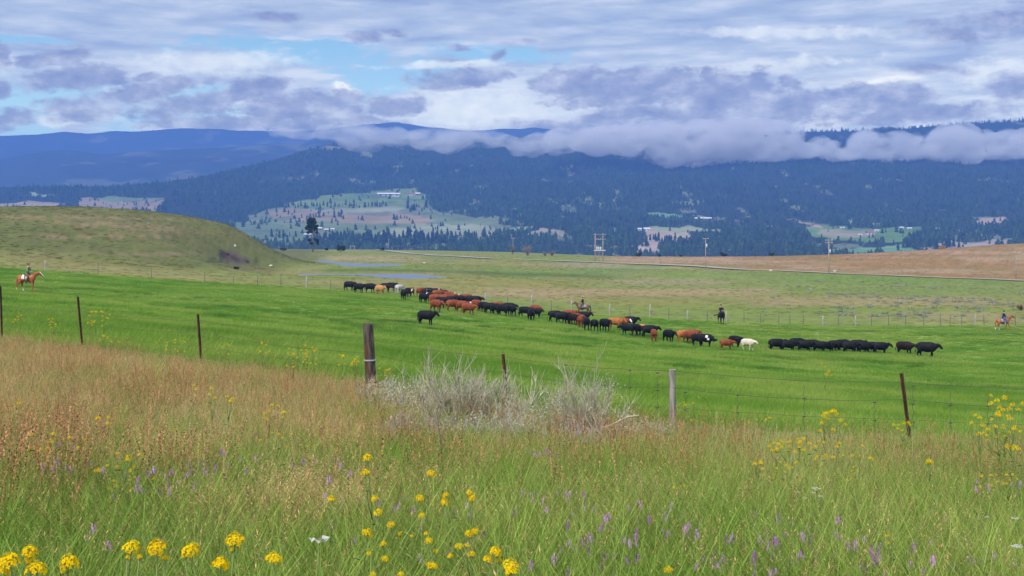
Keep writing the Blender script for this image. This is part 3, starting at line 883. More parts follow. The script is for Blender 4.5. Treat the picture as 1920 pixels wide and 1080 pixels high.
# ------------------------------------------------------------------ farm buildings in the valley
mat_metal_roof = simple_mat("pale_metal_roof", (0.72, 0.73, 0.76), .45, .4)
mat_white_wall = simple_mat("white_wall", (0.62, 0.6, 0.57), .8, .2)
mat_brown_wall = simple_mat("weathered_wall", (0.26, 0.18, 0.14), .9, .1)
mat_red_roof = simple_mat("dull_red_roof", (0.3, 0.14, 0.12), .8, .2)
mat_dark = simple_mat("dark_opening", (0.03, 0.03, 0.035), .6, .3)
def house(name, px, py, wpx, hpx, roof, wall, label, cat="building", yaw=0.1, depth=.5, ndoors=2):
    x, y, z = slope_at(px, py)
    w = wpx * y / F; h = hpx * y / F; d = max(w * depth, 6.0)
    e = bpy.data.objects.new(name, None); COL.objects.link(e); e.location = (x, y, z); e.rotation_euler = (0, 0, yaw)
    tag(e, label, cat)
    wh = h * .55
    bm = bmesh.new(); bmesh.ops.create_cube(bm, size=1)
    for v in bm.verts: v.co = Vector((v.co.x * w, v.co.y * d, (v.co.z + .5) * (wh + 3) - 3))
    mm = bpy.data.meshes.new("wall"); bm.to_mesh(mm); bm.free(); add_obj("wall", mm, wall, e)
    o = w * .03 + .3
    rv = [(-w/2-o, -d/2-o, wh), (w/2+o, -d/2-o, wh), (w/2+o, d/2+o, wh), (-w/2-o, d/2+o, wh), (-w/2-o, 0, h), (w/2+o, 0, h),]
    mm = bpy.data.meshes.new("roof"); mm.from_pydata(rv, [], [(0, 1, 5, 4), (2, 3, 4, 5), (0, 4, 3), (1, 2, 5), (3, 2, 1, 0)]); mm.update()
    add_obj("roof", mm, roof, e)
    for k in range(ndoors):
        cx = (-.5 + (k + .5) / ndoors) * w; ww = w * .22 / ndoors * 1.6; dh = wh * .6
        mm = bpy.data.meshes.new("door"); 
        mm.from_pydata([(cx - ww/2, -d/2 - .12, 0), (cx + ww/2, -d/2 - .12, 0), (cx + ww/2, -d/2 - .12, dh), (cx - ww/2, -d/2 - .12, dh), (cx - ww/2, -d/2 + .1, 0), (cx + ww/2, -d/2 + .1, 0), (cx + ww/2, -d/2 + .1, dh), (cx - ww/2, -d/2 + .1, dh)], [], [(0, 1, 2, 3), (0, 3, 7, 4), (1, 5, 6, 2), (3, 2, 6, 7)])
        mm.update(); add_obj("door", mm, mat_dark, e)
H = house
H("barn", 729, 367, 40, 5.5, mat_metal_roof, mat_white_wall, "long low white barn on the upper green field", "barn", .05, .25, 4)
H("farmhouse", 772, 367, 9, 6, mat_red_roof, mat_white_wall, "small farmhouse with dull red roof just east of the long white barn", "house", .3, .8)
H("shed", 784, 366, 9, 4.5, mat_metal_roof, mat_brown_wall, "small pale-roofed shed at the end of the farmyard east of the long barn", "shed", -.2, .7, 1)
H("barn", 597, 431, 12, 5, mat_metal_roof, mat_brown_wall, "pale-roofed barn seen behind the lone pine's crown", "barn", .1)
H("shed", 612, 433, 8, 4, mat_metal_roof, mat_brown_wall, "pale-roofed shed, middle one of the row next to the lone pine", "shed", 0, .6, 1)
H("shed", 623, 432, 8, 3.5, mat_metal_roof, mat_white_wall, "low pale shed, end of the row away from the lone pine", "shed", .1, .6, 1)
H("shed", 577, 442, 13, 4, mat_metal_roof, mat_brown_wall, "long pale-roofed shed low behind the lone pine's trunk", "shed", -.05, .4, 1)
H("house", 1199, 432, 7, 4.5, mat_metal_roof, mat_white_wall, "small white house at the start of the strip field behind the transformer poles", "house", .2, .8, 1)
H("barn", 1212, 432, 12, 5, mat_metal_roof, mat_white_wall, "white gabled barn beside the small house on the strip field", "barn", 0, .5, 2)
H("barn", 1322, 413, 22, 5, mat_metal_roof, mat_brown_wall, "grey long barn among the trees high above the utility pole", "barn", .1, .3, 3)
H("shed", 1308, 412, 12, 4, mat_metal_roof, mat_brown_wall, "low shed joined to the trees beside the grey long barn", "shed", -.1, .4, 2)
H("shed", 1579, 428, 8, 2.6, mat_metal_roof, mat_white_wall, "thin white shed at the top edge of the valley meadow", "shed", 0, .4, 1)
H("shed", 1612, 442, 7, 3, mat_metal_roof, mat_white_wall, "small white shed alone on the meadow beside the farmyard", "shed", .1, .5, 1)
H("farmhouse", 1631, 440, 14, 7, mat_red_roof, mat_white_wall, "farmhouse with reddish roof in the valley meadow's yard", "house", .25, .7)
H("barn", 1643, 434, 9, 3.2, mat_metal_roof, mat_white_wall, "white-roofed barn just behind the reddish farmhouse", "barn", 0, .5, 1)
H("shed", 1690, 429, 7, 3.6, mat_metal_roof, mat_white_wall, "first of the twin pale barns, nearer the reddish farmhouse", "shed", .1, .6, 1)
H("shed", 1705, 430, 8, 3.6, mat_metal_roof, mat_white_wall, "second of the twin pale barns, farther from the reddish farmhouse", "shed", -.1, .6, 1)
H("house", 1756, 432, 9, 5, mat_metal_roof, mat_brown_wall, "dark house under trees beyond the twin pale barns", "house", .2, .6, 1)
H("house", 1807, 436, 5, 4, mat_metal_roof, mat_white_wall, "tiny white house in the trees above the brown rise", "house", .1, .7, 1)

# ------------------------------------------------------------------ low cloud lying along the mountain
def cloud_bank(name, blobs, D, depth, density, label, seed):
    r = random.Random(seed)
    bm = bmesh.new()
    for (px, py, rx, ry) in blobs:
        for k in range(10):
            qx = px + rx * r.uniform(-.75, .75); qy = py + ry * r.uniform(-.35, .55)
            s = r.uniform(.22, .62)
            dd = D + r.uniform(-.4, .4) * depth
            cx, cz = (qx - 960) / F * dd, (HY - qy) / F * dd
            m_ = Matrix.Translation((cx, dd, cz)) @ Matrix.Diagonal((rx * s / F * dd, depth * r.uniform(.5, .9), ry * s * 1.15 / F * dd, 1))
            bmesh.ops.create_icosphere(bm, subdivisions=2, radius=1, matrix=m_)
    mm = bpy.data.meshes.new(name); bm.to_mesh(mm); bm.free()
    o = bpy.data.objects.new("tmp", mm); COL.objects.link(o)
    md = o.modifiers.new("r", 'REMESH'); md.mode = 'VOXEL'; md.voxel_size = 11.0
    dg = bpy.context.evaluated_depsgraph_get(); ev = o.evaluated_get(dg)
    m2 = bpy.data.meshes.new_from_object(ev); bpy.data.objects.remove(o)
    n = len(m2.vertices); co = np.empty(n * 3, np.float32); m2.vertices.foreach_get('co', co); co = co.reshape(-1, 3)
    no = np.empty(n * 3, np.float32); m2.vertices.foreach_get('normal', no); no = no.reshape(-1, 3)
    a = (fbm(co[:, 0] / 60 + co[:, 1] / 80, co[:, 2] / 30 + co[:, 1] / 50, 5, .6, seed=seed) - .5) * 62
    co = co + no * a[:, None] * np.array([1, 1, .55])
    m2.vertices.foreach_set('co', co.ravel().astype(np.float32)); m2.update()
    mt = bpy.data.materials.new(name); mt.use_nodes = True
    T = NT(mt.node_tree); T.n.clear()
    oo = T.n.new('ShaderNodeOutputMaterial'); pv = T.n.new('ShaderNodeVolumePrincipled')
    pv.inputs['Color'].default_value = (1.0, 1.0, 1.0, 1); pv.inputs['Density'].default_value = density
    pv.inputs['Density Attribute'].default_value = ''; pv.inputs['Anisotropy'].default_value = 0.0
    g_ = T.n.new('ShaderNodeNewGeometry')
    nz_ = T.noise(T.mapping(g_.outputs['Position'], scale=(1, .8, 1.7)), 0.016, 5, .62)
    T.link(T.smooth(nz_, .36, .64, density * .12, density * 1.6), pv.inputs['Density'])
    mt.cycles.volume_step_rate = 0.5
    T.link(pv.outputs[0], oo.inputs['Volume'])
    m2.materials.clear(); m2.name = name
    return tag(add_obj(name, m2, mt), label, None, None, 'stuff')
cloud_bank("low_cloud", [(1085, 262, 60, 24), (1150, 258, 60, 34), (1215, 262, 60, 44), (1290, 270, 70, 42), (1370, 262, 80, 50), (1455, 270, 50, 42), (1250, 240, 90, 22), (1400, 236, 80, 18),
    (1500, 284, 30, 20), (1570, 280, 40, 26), (1640, 274, 60, 38), (1720, 272, 70, 42), (1800, 272, 70, 44), (1880, 270, 80, 46), (1970, 270, 80, 46), (2060, 270, 80, 46)], 3640, 165, 0.0125,
    "grey-violet bank of low cloud lying across the mountain", 5)
cloud_bank("cloud_wisp", [(570, 250, 50, 12), (640, 250, 60, 20), (720, 256, 70, 24), (800, 262, 70, 26), (880, 264, 60, 24), (940, 262, 40, 16), (990, 274, 38, 20), (1050, 266, 60, 24)], 3420, 120, 0.0085,
    "thin trailing wisps of cloud below the far summits", 9)
# ------------------------------------------------------------------ bodies: tubes of elliptical rings merged into one skin
def tube(bm, pts, side=(0, 1, 0), n=12):
    """pts: list of (x, y, z, r_side, r_up); closed tapered tube"""
    P = [Vector(p[:3]) for p in pts]; sidev = Vector(side); rings = []
    for i, p in enumerate(P):
        d = (P[min(i + 1, len(P) - 1)] - P[max(i - 1, 0)]).normalized()
        s = (sidev - d * sidev.dot(d))
        if s.length < 1e-3: s = Vector((1, 0, 0)) - d * d.x
        s.normalize(); u = d.cross(s)
        rs, ru = pts[i][3], pts[i][4] if len(pts[i]) > 4 else pts[i][3]
        rings.append([bm.verts.new(p + s * rs * math.cos(a) + u * ru * math.sin(a)) for a in [2 * math.pi * k / n for k in range(n)]])
    for i in range(len(rings) - 1):
        for k in range(n):
            bm.faces.new((rings[i][k], rings[i][(k + 1) % n], rings[i + 1][(k + 1) % n], rings[i + 1][k]))
    for r_, s_ in ((rings[0], -1), (rings[-1], 1)):
        i = 0 if s_ < 0 else -1
        d = (P[0] - P[1]).normalized() if s_ < 0 else (P[-1] - P[-2]).normalized()
        ru = min(pts[i][3], pts[i][4] if len(pts[i]) > 4 else pts[i][3])
        c = bm.verts.new(P[i] + d * ru * .6)
        for k in range(n):
            f = (r_[k], r_[(k + 1) % n], c) if s_ > 0 else (r_[(k + 1) % n], r_[k], c)
            bm.faces.new(f)
def tubes_mesh(name, tubes, voxel=None, smooth=2, n=12):
    bm = bmesh.new()
    for t in tubes:
        if isinstance(t, dict): tube(bm, t['p'], t.get('side', (0, 1, 0)), t.get('n', n))
        else: tube(bm, t, n=n)
    bmesh.ops.recalc_face_normals(bm, faces=bm.faces)
    me = bpy.data.meshes.new(name); bm.to_mesh(me); bm.free()
    if voxel:
        o = bpy.data.objects.new("tmp", me); COL.objects.link(o)
        md = o.modifiers.new("r", 'REMESH'); md.mode = 'VOXEL'; md.voxel_size = voxel
        if smooth:
            ms = o.modifiers.new("s", 'SMOOTH'); ms.factor = .5; ms.iterations = smooth
        ev = o.evaluated_get(bpy.context.evaluated_depsgraph_get())
        m2 = bpy.data.meshes.new_from_object(ev); m2.name = name
        bpy.data.objects.remove(o); me = m2
    me.polygons.foreach_set('use_smooth', np.ones(len(me.polygons), bool))
    me.materials.clear()
    return me
def paint(me, rules):
    """rules: list of (slot, predicate on face centre)"""
    mi = np.zeros(len(me.polygons), np.int32)
    for i, p in enumerate(me.polygons):
        for s, f in rules:
            if f(p.center.x, p.center.y, p.center.z): mi[i] = s
    me.polygons.foreach_set('material_index', mi)

def hide_mat(name, col, col2, rough=.6, spec=.25):
    return simple_mat(name, col, rough, spec, noise=(2.6, col2, .38, .66))
HIDE = {
    'black': hide_mat("black_hide", (0.006, 0.006, 0.007), (0.014, 0.012, 0.013), .6, .15),
    'rusty black': hide_mat("rusty_black_hide", (0.010, 0.007, 0.006), (0.03, 0.014, 0.009), .6, .15),
    'red': hide_mat("red_hide", (0.16, 0.032, 0.010), (0.27, 0.066, 0.018)),
    'orange': hide_mat("orange_hide", (0.32, 0.095, 0.022), (0.44, 0.16, 0.045)),
    'tan': hide_mat("tan_hide", (0.44, 0.20, 0.07), (0.54, 0.27, 0.11)),
    'cream': hide_mat("cream_hide", (0.6, 0.5, 0.38), (0.72, 0.63, 0.52)),
    'grey': hide_mat("grey_hide", (0.42, 0.38, 0.38), (0.58, 0.54, 0.53)),
}
mat_white_hair = simple_mat("white_hair", (0.75, 0.73, 0.7), .7, .2)
mat_hoof = simple_mat("hoof", (0.05, 0.04, 0.035), .5, .3)
mat_eye = simple_mat("eye", (0.01, 0.01, 0.01), .15, .6)
mat_tag_white = simple_mat("white_ear_tag", (0.8, 0.8, 0.75), .5, .4)

def cow_mesh(pose):
    st, hd, turn = pose['stride'], pose['head'], pose.get('turn', 0.0)
    T_ = [[(-.80, 0, 1.12, .12, .16), (-.73, 0, 1.07, .24, .27), (-.58, 0, 1.02, .30, .34), (-.33, 0, .97, .34, .39), (-.05, 0, .945, .36, .42),
           (.22, 0, .945, .345, .42), (.45, 0, .97, .31, .40), (.60, 0, .99, .25, .36), (.72, 0, 1.04, .19, .29)]]
    cx, sx = math.cos(turn), math.sin(turn)
    def h(x, z, rs, ru):
        return (.60 + x * cx, x * sx, z, rs, ru)
    z0 = 1.00
    T_.append([(.50, 0, 1.02, .20, .31), h(.16, z0 + .03 * hd, .165, .25), h(.28, z0 + .11 * hd, .145, .20), h(.36, z0 + .16 * hd, .14, .165),
               h(.46, z0 + .15 * hd - .01, .13, .15), h(.56, z0 + .10 * hd - .06, .105, .12), h(.66, z0 + .05 * hd - .13, .09, .10), h(.72, z0 + .02 * hd - .18, .088, .08)])
    ex = h(.36, z0 + .24 * hd, 0, 0)
    for s in (-1, 1):
        a = Vector((ex[0] - sx * s * .10, ex[1] + cx * s * .10, ex[2])); b = Vector((ex[0] - sx * s * .29, ex[1] + cx * s * .29, ex[2] - .03))
        T_.append([(a.x, a.y, a.z, .03, .03), ((a.x + b.x) / 2, (a.y + b.y) / 2, (a.z + b.z) / 2, .06, .03), (b.x, b.y, b.z, .02, .015)])
    for s, k in ((-1, st[0]), (1, st[1])):   # front
        T_.append([(.42, .19 * s, .84, .12, .17), (.44 + .2 * k, .185 * s, .58, .09, .10), (.45 + .5 * k, .18 * s, .38, .066, .07), (.45 + .75 * k - (.06 if k > .1 else 0), .175 * s, .21, .05, .052),
                   (.45 + 1.0 * k, .17 * s, .07, .056, .06), (.47 + 1.0 * k, .17 * s, .02, .066, .07)])
    for s, k in ((-1, st[2]), (1, st[3])):   # hind
        T_.append([(-.54, .18 * s, .90, .15, .27), (-.53 + .15 * k, .19 * s, .66, .12, .175), (-.63 + .45 * k, .18 * s, .44, .066, .085), (-.59 + .75 * k, .175 * s, .23, .052, .056),
                   (-.56 + 1.0 * k, .17 * s, .07, .056, .06), (-.54 + 1.0 * k, .17 * s, .02, .066, .068)])
    tl = pose.get('tail', 0)
    T_.append([(-.80, 0, 1.22, .03, .03), (-.87 - tl * .5, 0, 1.05, .024, .024), (-.89 - tl, tl * .5, .78, .022, .022), (-.89 - tl * 1.1, tl * .6, .55, .05, .05), (-.88 - tl, tl * .6, .42, .02, .02)])
    T_.append([(.35, 0, .60, .08, .07), (.55, 0, .66, .10, .11), (.66, 0, .80, .07, .12)])    # brisket
    return tubes_mesh("cow", T_, .033, 2)
POSES = [dict(stride=(0, .02, 0, -.03), head=1.0, tail=0), dict(stride=(.16, -.14, -.15, .16), head=.7, tail=.03), dict(stride=(-.14, .15, .14, -.14), head=.2, tail=.05),
         dict(stride=(.05, -.08, .08, -.1), head=.9, turn=.7, tail=.02), dict(stride=(-.06, .09, -.1, .05), head=.8, turn=-.7, tail=0.0), dict(stride=(.12, -.1, .1, -.12), head=-1.4, tail=.12)]
cow_base = [cow_mesh(p) for p in POSES]
_cowcache = {}
def cow_data(pose, colour, face=False, patch=None):
    key = (pose, colour, face, patch)
    if key in _cowcache: return _cowcache[key]
    m_ = cow_base[pose].copy(); m_.name = "cow"
    m_.materials.append(HIDE[colour]); m_.materials.append(mat_hoof); m_.materials.append(mat_white_hair)
    rules = [(1, lambda x, y, z: z < .075)]
    if face: rules.append((2, lambda x, y, z: x > 1.06 and z > .7))
    if patch == 'blotch': rules.append((2, lambda x, y, z: (abs(x - .25) < .13 and abs(z - 1.12) < .12) or (abs(x - .42) < .12 and abs(z - .86) < .1) or (abs(x + .3) < .06 and z < .62 and z > .5)))
    if patch == 'saddle': rules.append((2, lambda x, y, z: x < -.35 and z > .95))
    if patch == 'socks': rules.append((2, lambda x, y, z: z < .4 and z > .075 and x < -.4))
    paint(m_, rules)
    _cowcache[key] = m_
    return m_
eye_me = tubes_mesh("eye", [[(-.012, 0, 0, .012), (0, 0, 0, .02), (.012, 0, 0, .012)]], None, n=6); eye_me.materials.append(mat_eye)
tag_me = tubes_mesh("ear_tag", [{'p': [(0, 0, .03, .03, .008), (0, 0, -.05, .035, .008)], 'side': (0, 1, 0)}], None, n=6); tag_me.materials.append(mat_tag_white)
ORD = ["first", "second", "third", "fourth", "fifth", "sixth", "seventh", "eighth", "ninth", "tenth", "eleventh", "twelfth", "thirteenth", "fourteenth", "fifteenth", "sixteenth", "seventeenth"]
# px, hoof row, heading in degrees (0 = towards the right of the view, 90 = away), colour, pose, size, extras
CL = {
 "the far bunch below the pond": [(655, 544, 5, 'black', 1, 1, {}), (673, 548.5, -12, 'black', 0, 1, {}), (694, 548, 8, 'black', 2, 1, {}), (712, 551.5, -8, 'tan', 0, .97, {}), (723, 547, 14, 'black', 1, 1, {}),
    (734, 545, 5, 'black', 0, 1, {}), (748, 549, 60, 'grey', 0, .95, {}), (757, 561, -70, 'black', 3, 1, {}), (765, 557, -35, 'black', 0, 1, {}), (771, 555, -62, 'red', 4, .95, {'face': 1})],
 "the packed bunch": [(788, 556, 70, 'red', 0, 1, {}), (803, 556, 5, 'black', 1, 1, {}), (794, 567, -40, 'black', 3, .9, {}), (806, 566, -30, 'black', 4, .95, {'patch': 'saddle'}), (817, 557, 0, 'black', 0, 1, {}), (821, 561, 30, 'red', 0, 1, {}),
    (832, 560, -5, 'black', 2, 1, {}), (842, 564, -10, 'red', 1, 1, {'face': 1}), (816, 571, 10, 'red', 2, 1, {}), (832, 571, 15, 'red', 0, 1, {}), (852, 568, -15, 'red', 1, 1, {'face': 1}), (826, 577, 0, 'black', 1, 1, {}),
    (818, 584, -10, 'red', 1, 1.02, {}), (846, 575, 30, 'black', 0, 1, {}), (860, 572, 0, 'black', 2, 1, {}), (870, 568, 20, 'red', 0, .95, {}), (877, 574, -8, 'black', 1, 1, {}), (891, 573, 5, 'black', 2, 1, {}),
    (849, 583, 35, 'red', 1, 1, {}), (866, 585, 10, 'red', 0, 1, {'face': 1}), (878, 590, -6, 'red', 2, 1.0, {}), (893, 582, -25, 'red', 4, 1, {})],
 "the string after the packed bunch": [(907, 585, -15, 'black', 1, .95, {}), (918, 587, 5, 'black', 0, .95, {}), (929, 584, 20, 'red', 0, .9, {}), (930, 589, -10, 'black', 1, .95, {}), (954, 587, 0, 'black', 2, .98, {}), (943, 591, 3, 'black', 1, 1, {}), (960, 591.5, -28, 'black', 2, .95, {})],
 "the knot by the white post": [(984, 594, 12, 'black', 1, .95, {}), (996, 600, -75, 'black', 0, .98, {}), (1003, 590, 0, 'red', 2, .95, {}), (1006, 595, -15, 'black', 1, .85, {})],
 "the bunch beside the white-hatted rider": [(1041, 603, 18, 'black', 1, .97, {}), (1053, 606, 35, 'black', 0, .97, {}), (1063, 606, 50, 'black', 2, .85, {}), (1067, 600, 5, 'red', 0, .95, {}), (1075, 608, -20, 'rusty black', 1, .92, {}), (1078, 607, 20, 'red', 2, .93, {}),
    (1094, 604, -5, 'black', 0, .98, {}), (1088, 613, 78, 'red', 0, .95, {}), (1100, 618, 85, 'black', 2, .98, {}), (1115, 620, -72, 'black', 4, .9, {}), (1134, 621, -62, 'black', 0, 1, {})],
 "the mixed bunch past that rider": [(1154, 617, 10, 'orange', 0, .95, {}), (1168, 615, -10, 'red', 1, .9, {'face': 1}), (1182, 613, 15, 'black', 0, .95, {}), (1177, 628, 155, 'black', 2, .88, {}), (1194, 629, -35, 'black', 1, .9, {}), (1201, 628, 5, 'tan', 2, .85, {}),
    (1217, 633, 12, 'black', 1, .95, {}), (1226, 640, 84, 'red', 0, .88, {}), (1254, 641, -38, 'black', 1, .9, {}), (1282, 641, 35, 'orange', 0, .88, {}), (1299, 637, 5, 'red', 0, .8, {}), (1293, 643, -10, 'red', 1, .9, {}), (1309, 648, 10, 'black', 5, .85, {}), (1323, 650, -18, 'black', 5, .9, {'patch': 'blotch'})],
 "the trio with the cream cow": [(1362, 655, 25, 'red', 2, .72, {}), (1378, 651, -22, 'black', 1, .85, {}), (1402, 656, -10, 'cream', 2, .8, {})],
 "the long black file": [(1456, 659, 6, 'black', 0, .92, {}), (1478, 660.5, 0, 'black', 1, .88, {}), (1494, 658, 12, 'black', 2, .95, {}), (1508, 661, -4, 'black', 1, .88, {}), (1521, 659.5, 4, 'rusty black', 2, .9, {}), (1537, 662, -6, 'black', 0, .86, {}),
    (1552, 662, 6, 'black', 1, .84, {}), (1566, 660, 0, 'rusty black', 0, .88, {}), (1579, 661, 14, 'black', 2, .97, {}), (1593, 663, -4, 'black', 1, .9, {}), (1607, 660, 0, 'rusty black', 0, .92, {}), (1620, 664, 8, 'black', 2, .9, {}),
    (1633, 663, -5, 'black', 1, .88, {'tag': 1}), (1650, 665, 0, 'black', 0, .93, {'tag': 1})],
 "the leading pair of black cattle": [(1696, 665.5, -8, 'rusty black', 2, 1.0, {}), (1737, 671, 2, 'black', 1, 1.12, {})],
 "": [(799, 609, 2, 'black', 0, 1.0, {})],
}
# unique wording: colour + order within the bunch
SPECIAL = {(712, 551.5): "tan cow in the far bunch below the pond, broadside", (748, 549): "pale grey cow in the far bunch below the pond, rump showing",
    (771, 555): "red white-faced cow at the end of the far bunch, facing the meadow", (794, 567): None,
    (806, 566): "black cow with a pale rump at the edge of the packed bunch", (799, 609): "lone black cow standing apart on the pasture above the dark wooden post",
    (878, 590): "big red cow in front of the packed bunch, farthest down the slope", (818, 584): "red cow walking in front of the packed bunch, straight behind the lone cow",
    (1154, 617): "orange-brown cow in the mixed bunch next to the white-faced red one", (1168, 615): "red white-faced cow in the mixed bunch past the white-hatted rider",
    (1201, 628): "tan cow in the mixed bunch, half hidden behind black cattle", (1226, 640): "red calf seen from behind in front of a black cow, alone of its colour there",
    (1282, 641): "bright orange cow leading the red pair before the blotched cow", (1323, 650): "black cow with white blotches on its shoulder, head down",
    (1177, 628): "black cow turned against the herd in the mixed bunch, facing back", (1254, 641): "black cow walking alone between the red calf and the orange cow",
    (1362, 655): "small red calf following the black and cream cows", (1378, 651): "black cow between the small red calf and the cream cow", (1402, 656): "cream-white cow walking at the head of its trio",
    (1696, 665.5): "rusty black cow, the rear one of the leading pair", (1737, 671): "large black cow at the very head of the herd",
    (1003, 590): "red cow behind the black ones in the knot by the white post", (929, 584): "red cow showing only its back behind the string of black cattle"}
for where, lst in CL.items():
    cnt = {}
    for c in sorted(lst, key=lambda c: c[0]):
        px, py, hd, col, pose, size, ex = c
        if (px, py) in SPECIAL and SPECIAL[(px, py)]:
            lab = SPECIAL[(px, py)]
        else:
            key = col; cnt[key] = cnt.get(key, 0) + 1
            cname = {'red': 'red-brown', 'black': 'black', 'rusty black': 'rusty black', 'orange': 'orange', 'tan': 'tan', 'cream': 'cream', 'grey': 'grey'}[col]
            extra = " white-faced" if ex.get('face') else ""
            lab = f"{cname}{extra} cow, {ORD[cnt[key]-1]} {cname} one from the left in {where}"
            wds = lab.split()
            if len(wds) > 16:
                lab = f"{cname} cow, {ORD[cnt[key]-1]} such from the left in {where}"
        x, y, z = drop(px, py + 1.5, 80, 180)
        root = bpy.data.objects.new("cow", cow_data(pose, col, bool(ex.get('face')), ex.get('patch'))); COL.objects.link(root)
        root.location = (x, y, z)
        s = size * .98
        root.scale = (s * .94, s * random.uniform(.98, 1.1), s)
        if abs(hd) < 40 and where != 'the long black file': hd -= random.uniform(12, 40)
        root.rotation_euler = (0, 0, math.radians(hd) + random.uniform(-.08, .08))
        tag(root, lab, "cow", "cattle being driven across the green pasture")
        if ex.get('tag'):
            for yy in (-.24, .24):
                e = bpy.data.objects.new("ear_tag", tag_me); COL.objects.link(e); e.parent = root; e.location = (1.0, yy, 1.2); e.scale = (1.3, 1.3, 1.3)

# ------------------------------------------------------------------ horses
def horse_mesh(legs, neck=1.0, fwd=1.0):
    """legs: four (dx_knee, dx_hoof, lift) for front near/off, hind near/off"""
    T_ = [[(-.80, 0, 1.22, .12, .16), (-.70, 0, 1.20, .22, .25), (-.52, 0, 1.17, .265, .30), (-.25, 0, 1.13, .265, .30), (.05, 0, 1.11, .27, .32), (.32, 0, 1.13, .26, .33), (.52, 0, 1.18, .22, .31), (.64, 0, 1.24, .16, .25)]]
    nx, nz = fwd, neck
    T_.append([(.45, 0, 1.24, .17, .26), (.66 , 0, 1.38, .125, .22), (.66 + .16 * nx, 0, 1.38 + .20 * nz, .10, .17), (.66 + .30 * nx, 0, 1.38 + .36 * nz, .085, .13), (.66 + .40 * nx, 0, 1.38 + .44 * nz, .085, .11)])
    hx, hz_ = .66 + .40 * nx, 1.38 + .44 * nz
    T_.append([(hx - .06, 0, hz_ + .02, .085, .11), (hx + .06, 0, hz_ - .02, .095, .115), (hx + .20, 0, hz_ - .13, .075, .09), (hx + .33, 0, hz_ - .24, .06, .065), (hx + .41, 0, hz_ - .31, .058, .055)])
    for s in (-1, 1):
        T_.append([(hx - .04, .055 * s, hz_ + .08, .028), (hx - .02, .06 * s, hz_ + .15, .026), (hx, .06 * s, hz_ + .21, .008)])
    for i, s in ((0, -1), (1, 1)):
        a, b, l = legs[i]
        T_.append([(.47, .15 * s, 1.08, .10, .14), (.50 + a * .3, .15 * s, .80, .075, .085), (.52 + a, .145 * s, .50 + l * .5, .05, .055), (.52 + (a + b) / 2 - l * .05, .14 * s, .30 + l * .8, .034, .036), (.52 + b, .135 * s, .10 + l, .042, .042), (.56 + b, .135 * s, .03 + l, .058, .06)])
    for i, s in ((2, -1), (3, 1)):
        a, b, l = legs[i]
        T_.append([(-.58, .15 * s, 1.12, .15, .24), (-.56 + a * .3, .16 * s, .84, .105, .15), (-.70 + a, .15 * s, .56 + l * .5, .05, .065), (-.68 + (a + b) / 2, .145 * s, .32 + l * .8, .036, .038), (-.66 + b, .14 * s, .10 + l, .042, .042), (-.62 + b, .14 * s, .03 + l, .058, .06)])
    return tubes_mesh("horse_body", T_, .03, 2)
COAT = {'chestnut': hide_mat("chestnut_coat", (0.30, 0.075, 0.022), (0.42, 0.13, 0.04), .45, .35), 'bay': hide_mat("brown_coat", (0.13, 0.065, 0.035), (0.22, 0.12, 0.07), .45, .35), 'black': HIDE['black']}
MANE = {'chestnut': simple_mat("chestnut_mane", (0.34, 0.12, 0.05), .8), 'bay': simple_mat("dark_mane", (0.05, 0.035, 0.03), .8), 'black': simple_mat("black_mane", (0.012, 0.012, 0.013), .7)}
leather = simple_mat("saddle_leather", (0.12, 0.045, 0.02), .5, .4)
dark_leather = simple_mat("dark_leather", (0.03, 0.02, 0.015), .5, .4)
skin = simple_mat("skin", (0.55, 0.30, 0.22), .6, .3)
def child(name, me, mat, parent, **k):
    o = add_obj(name, me, mat, parent)
    if 'label' in k: o['label'] = k['label']
    return o
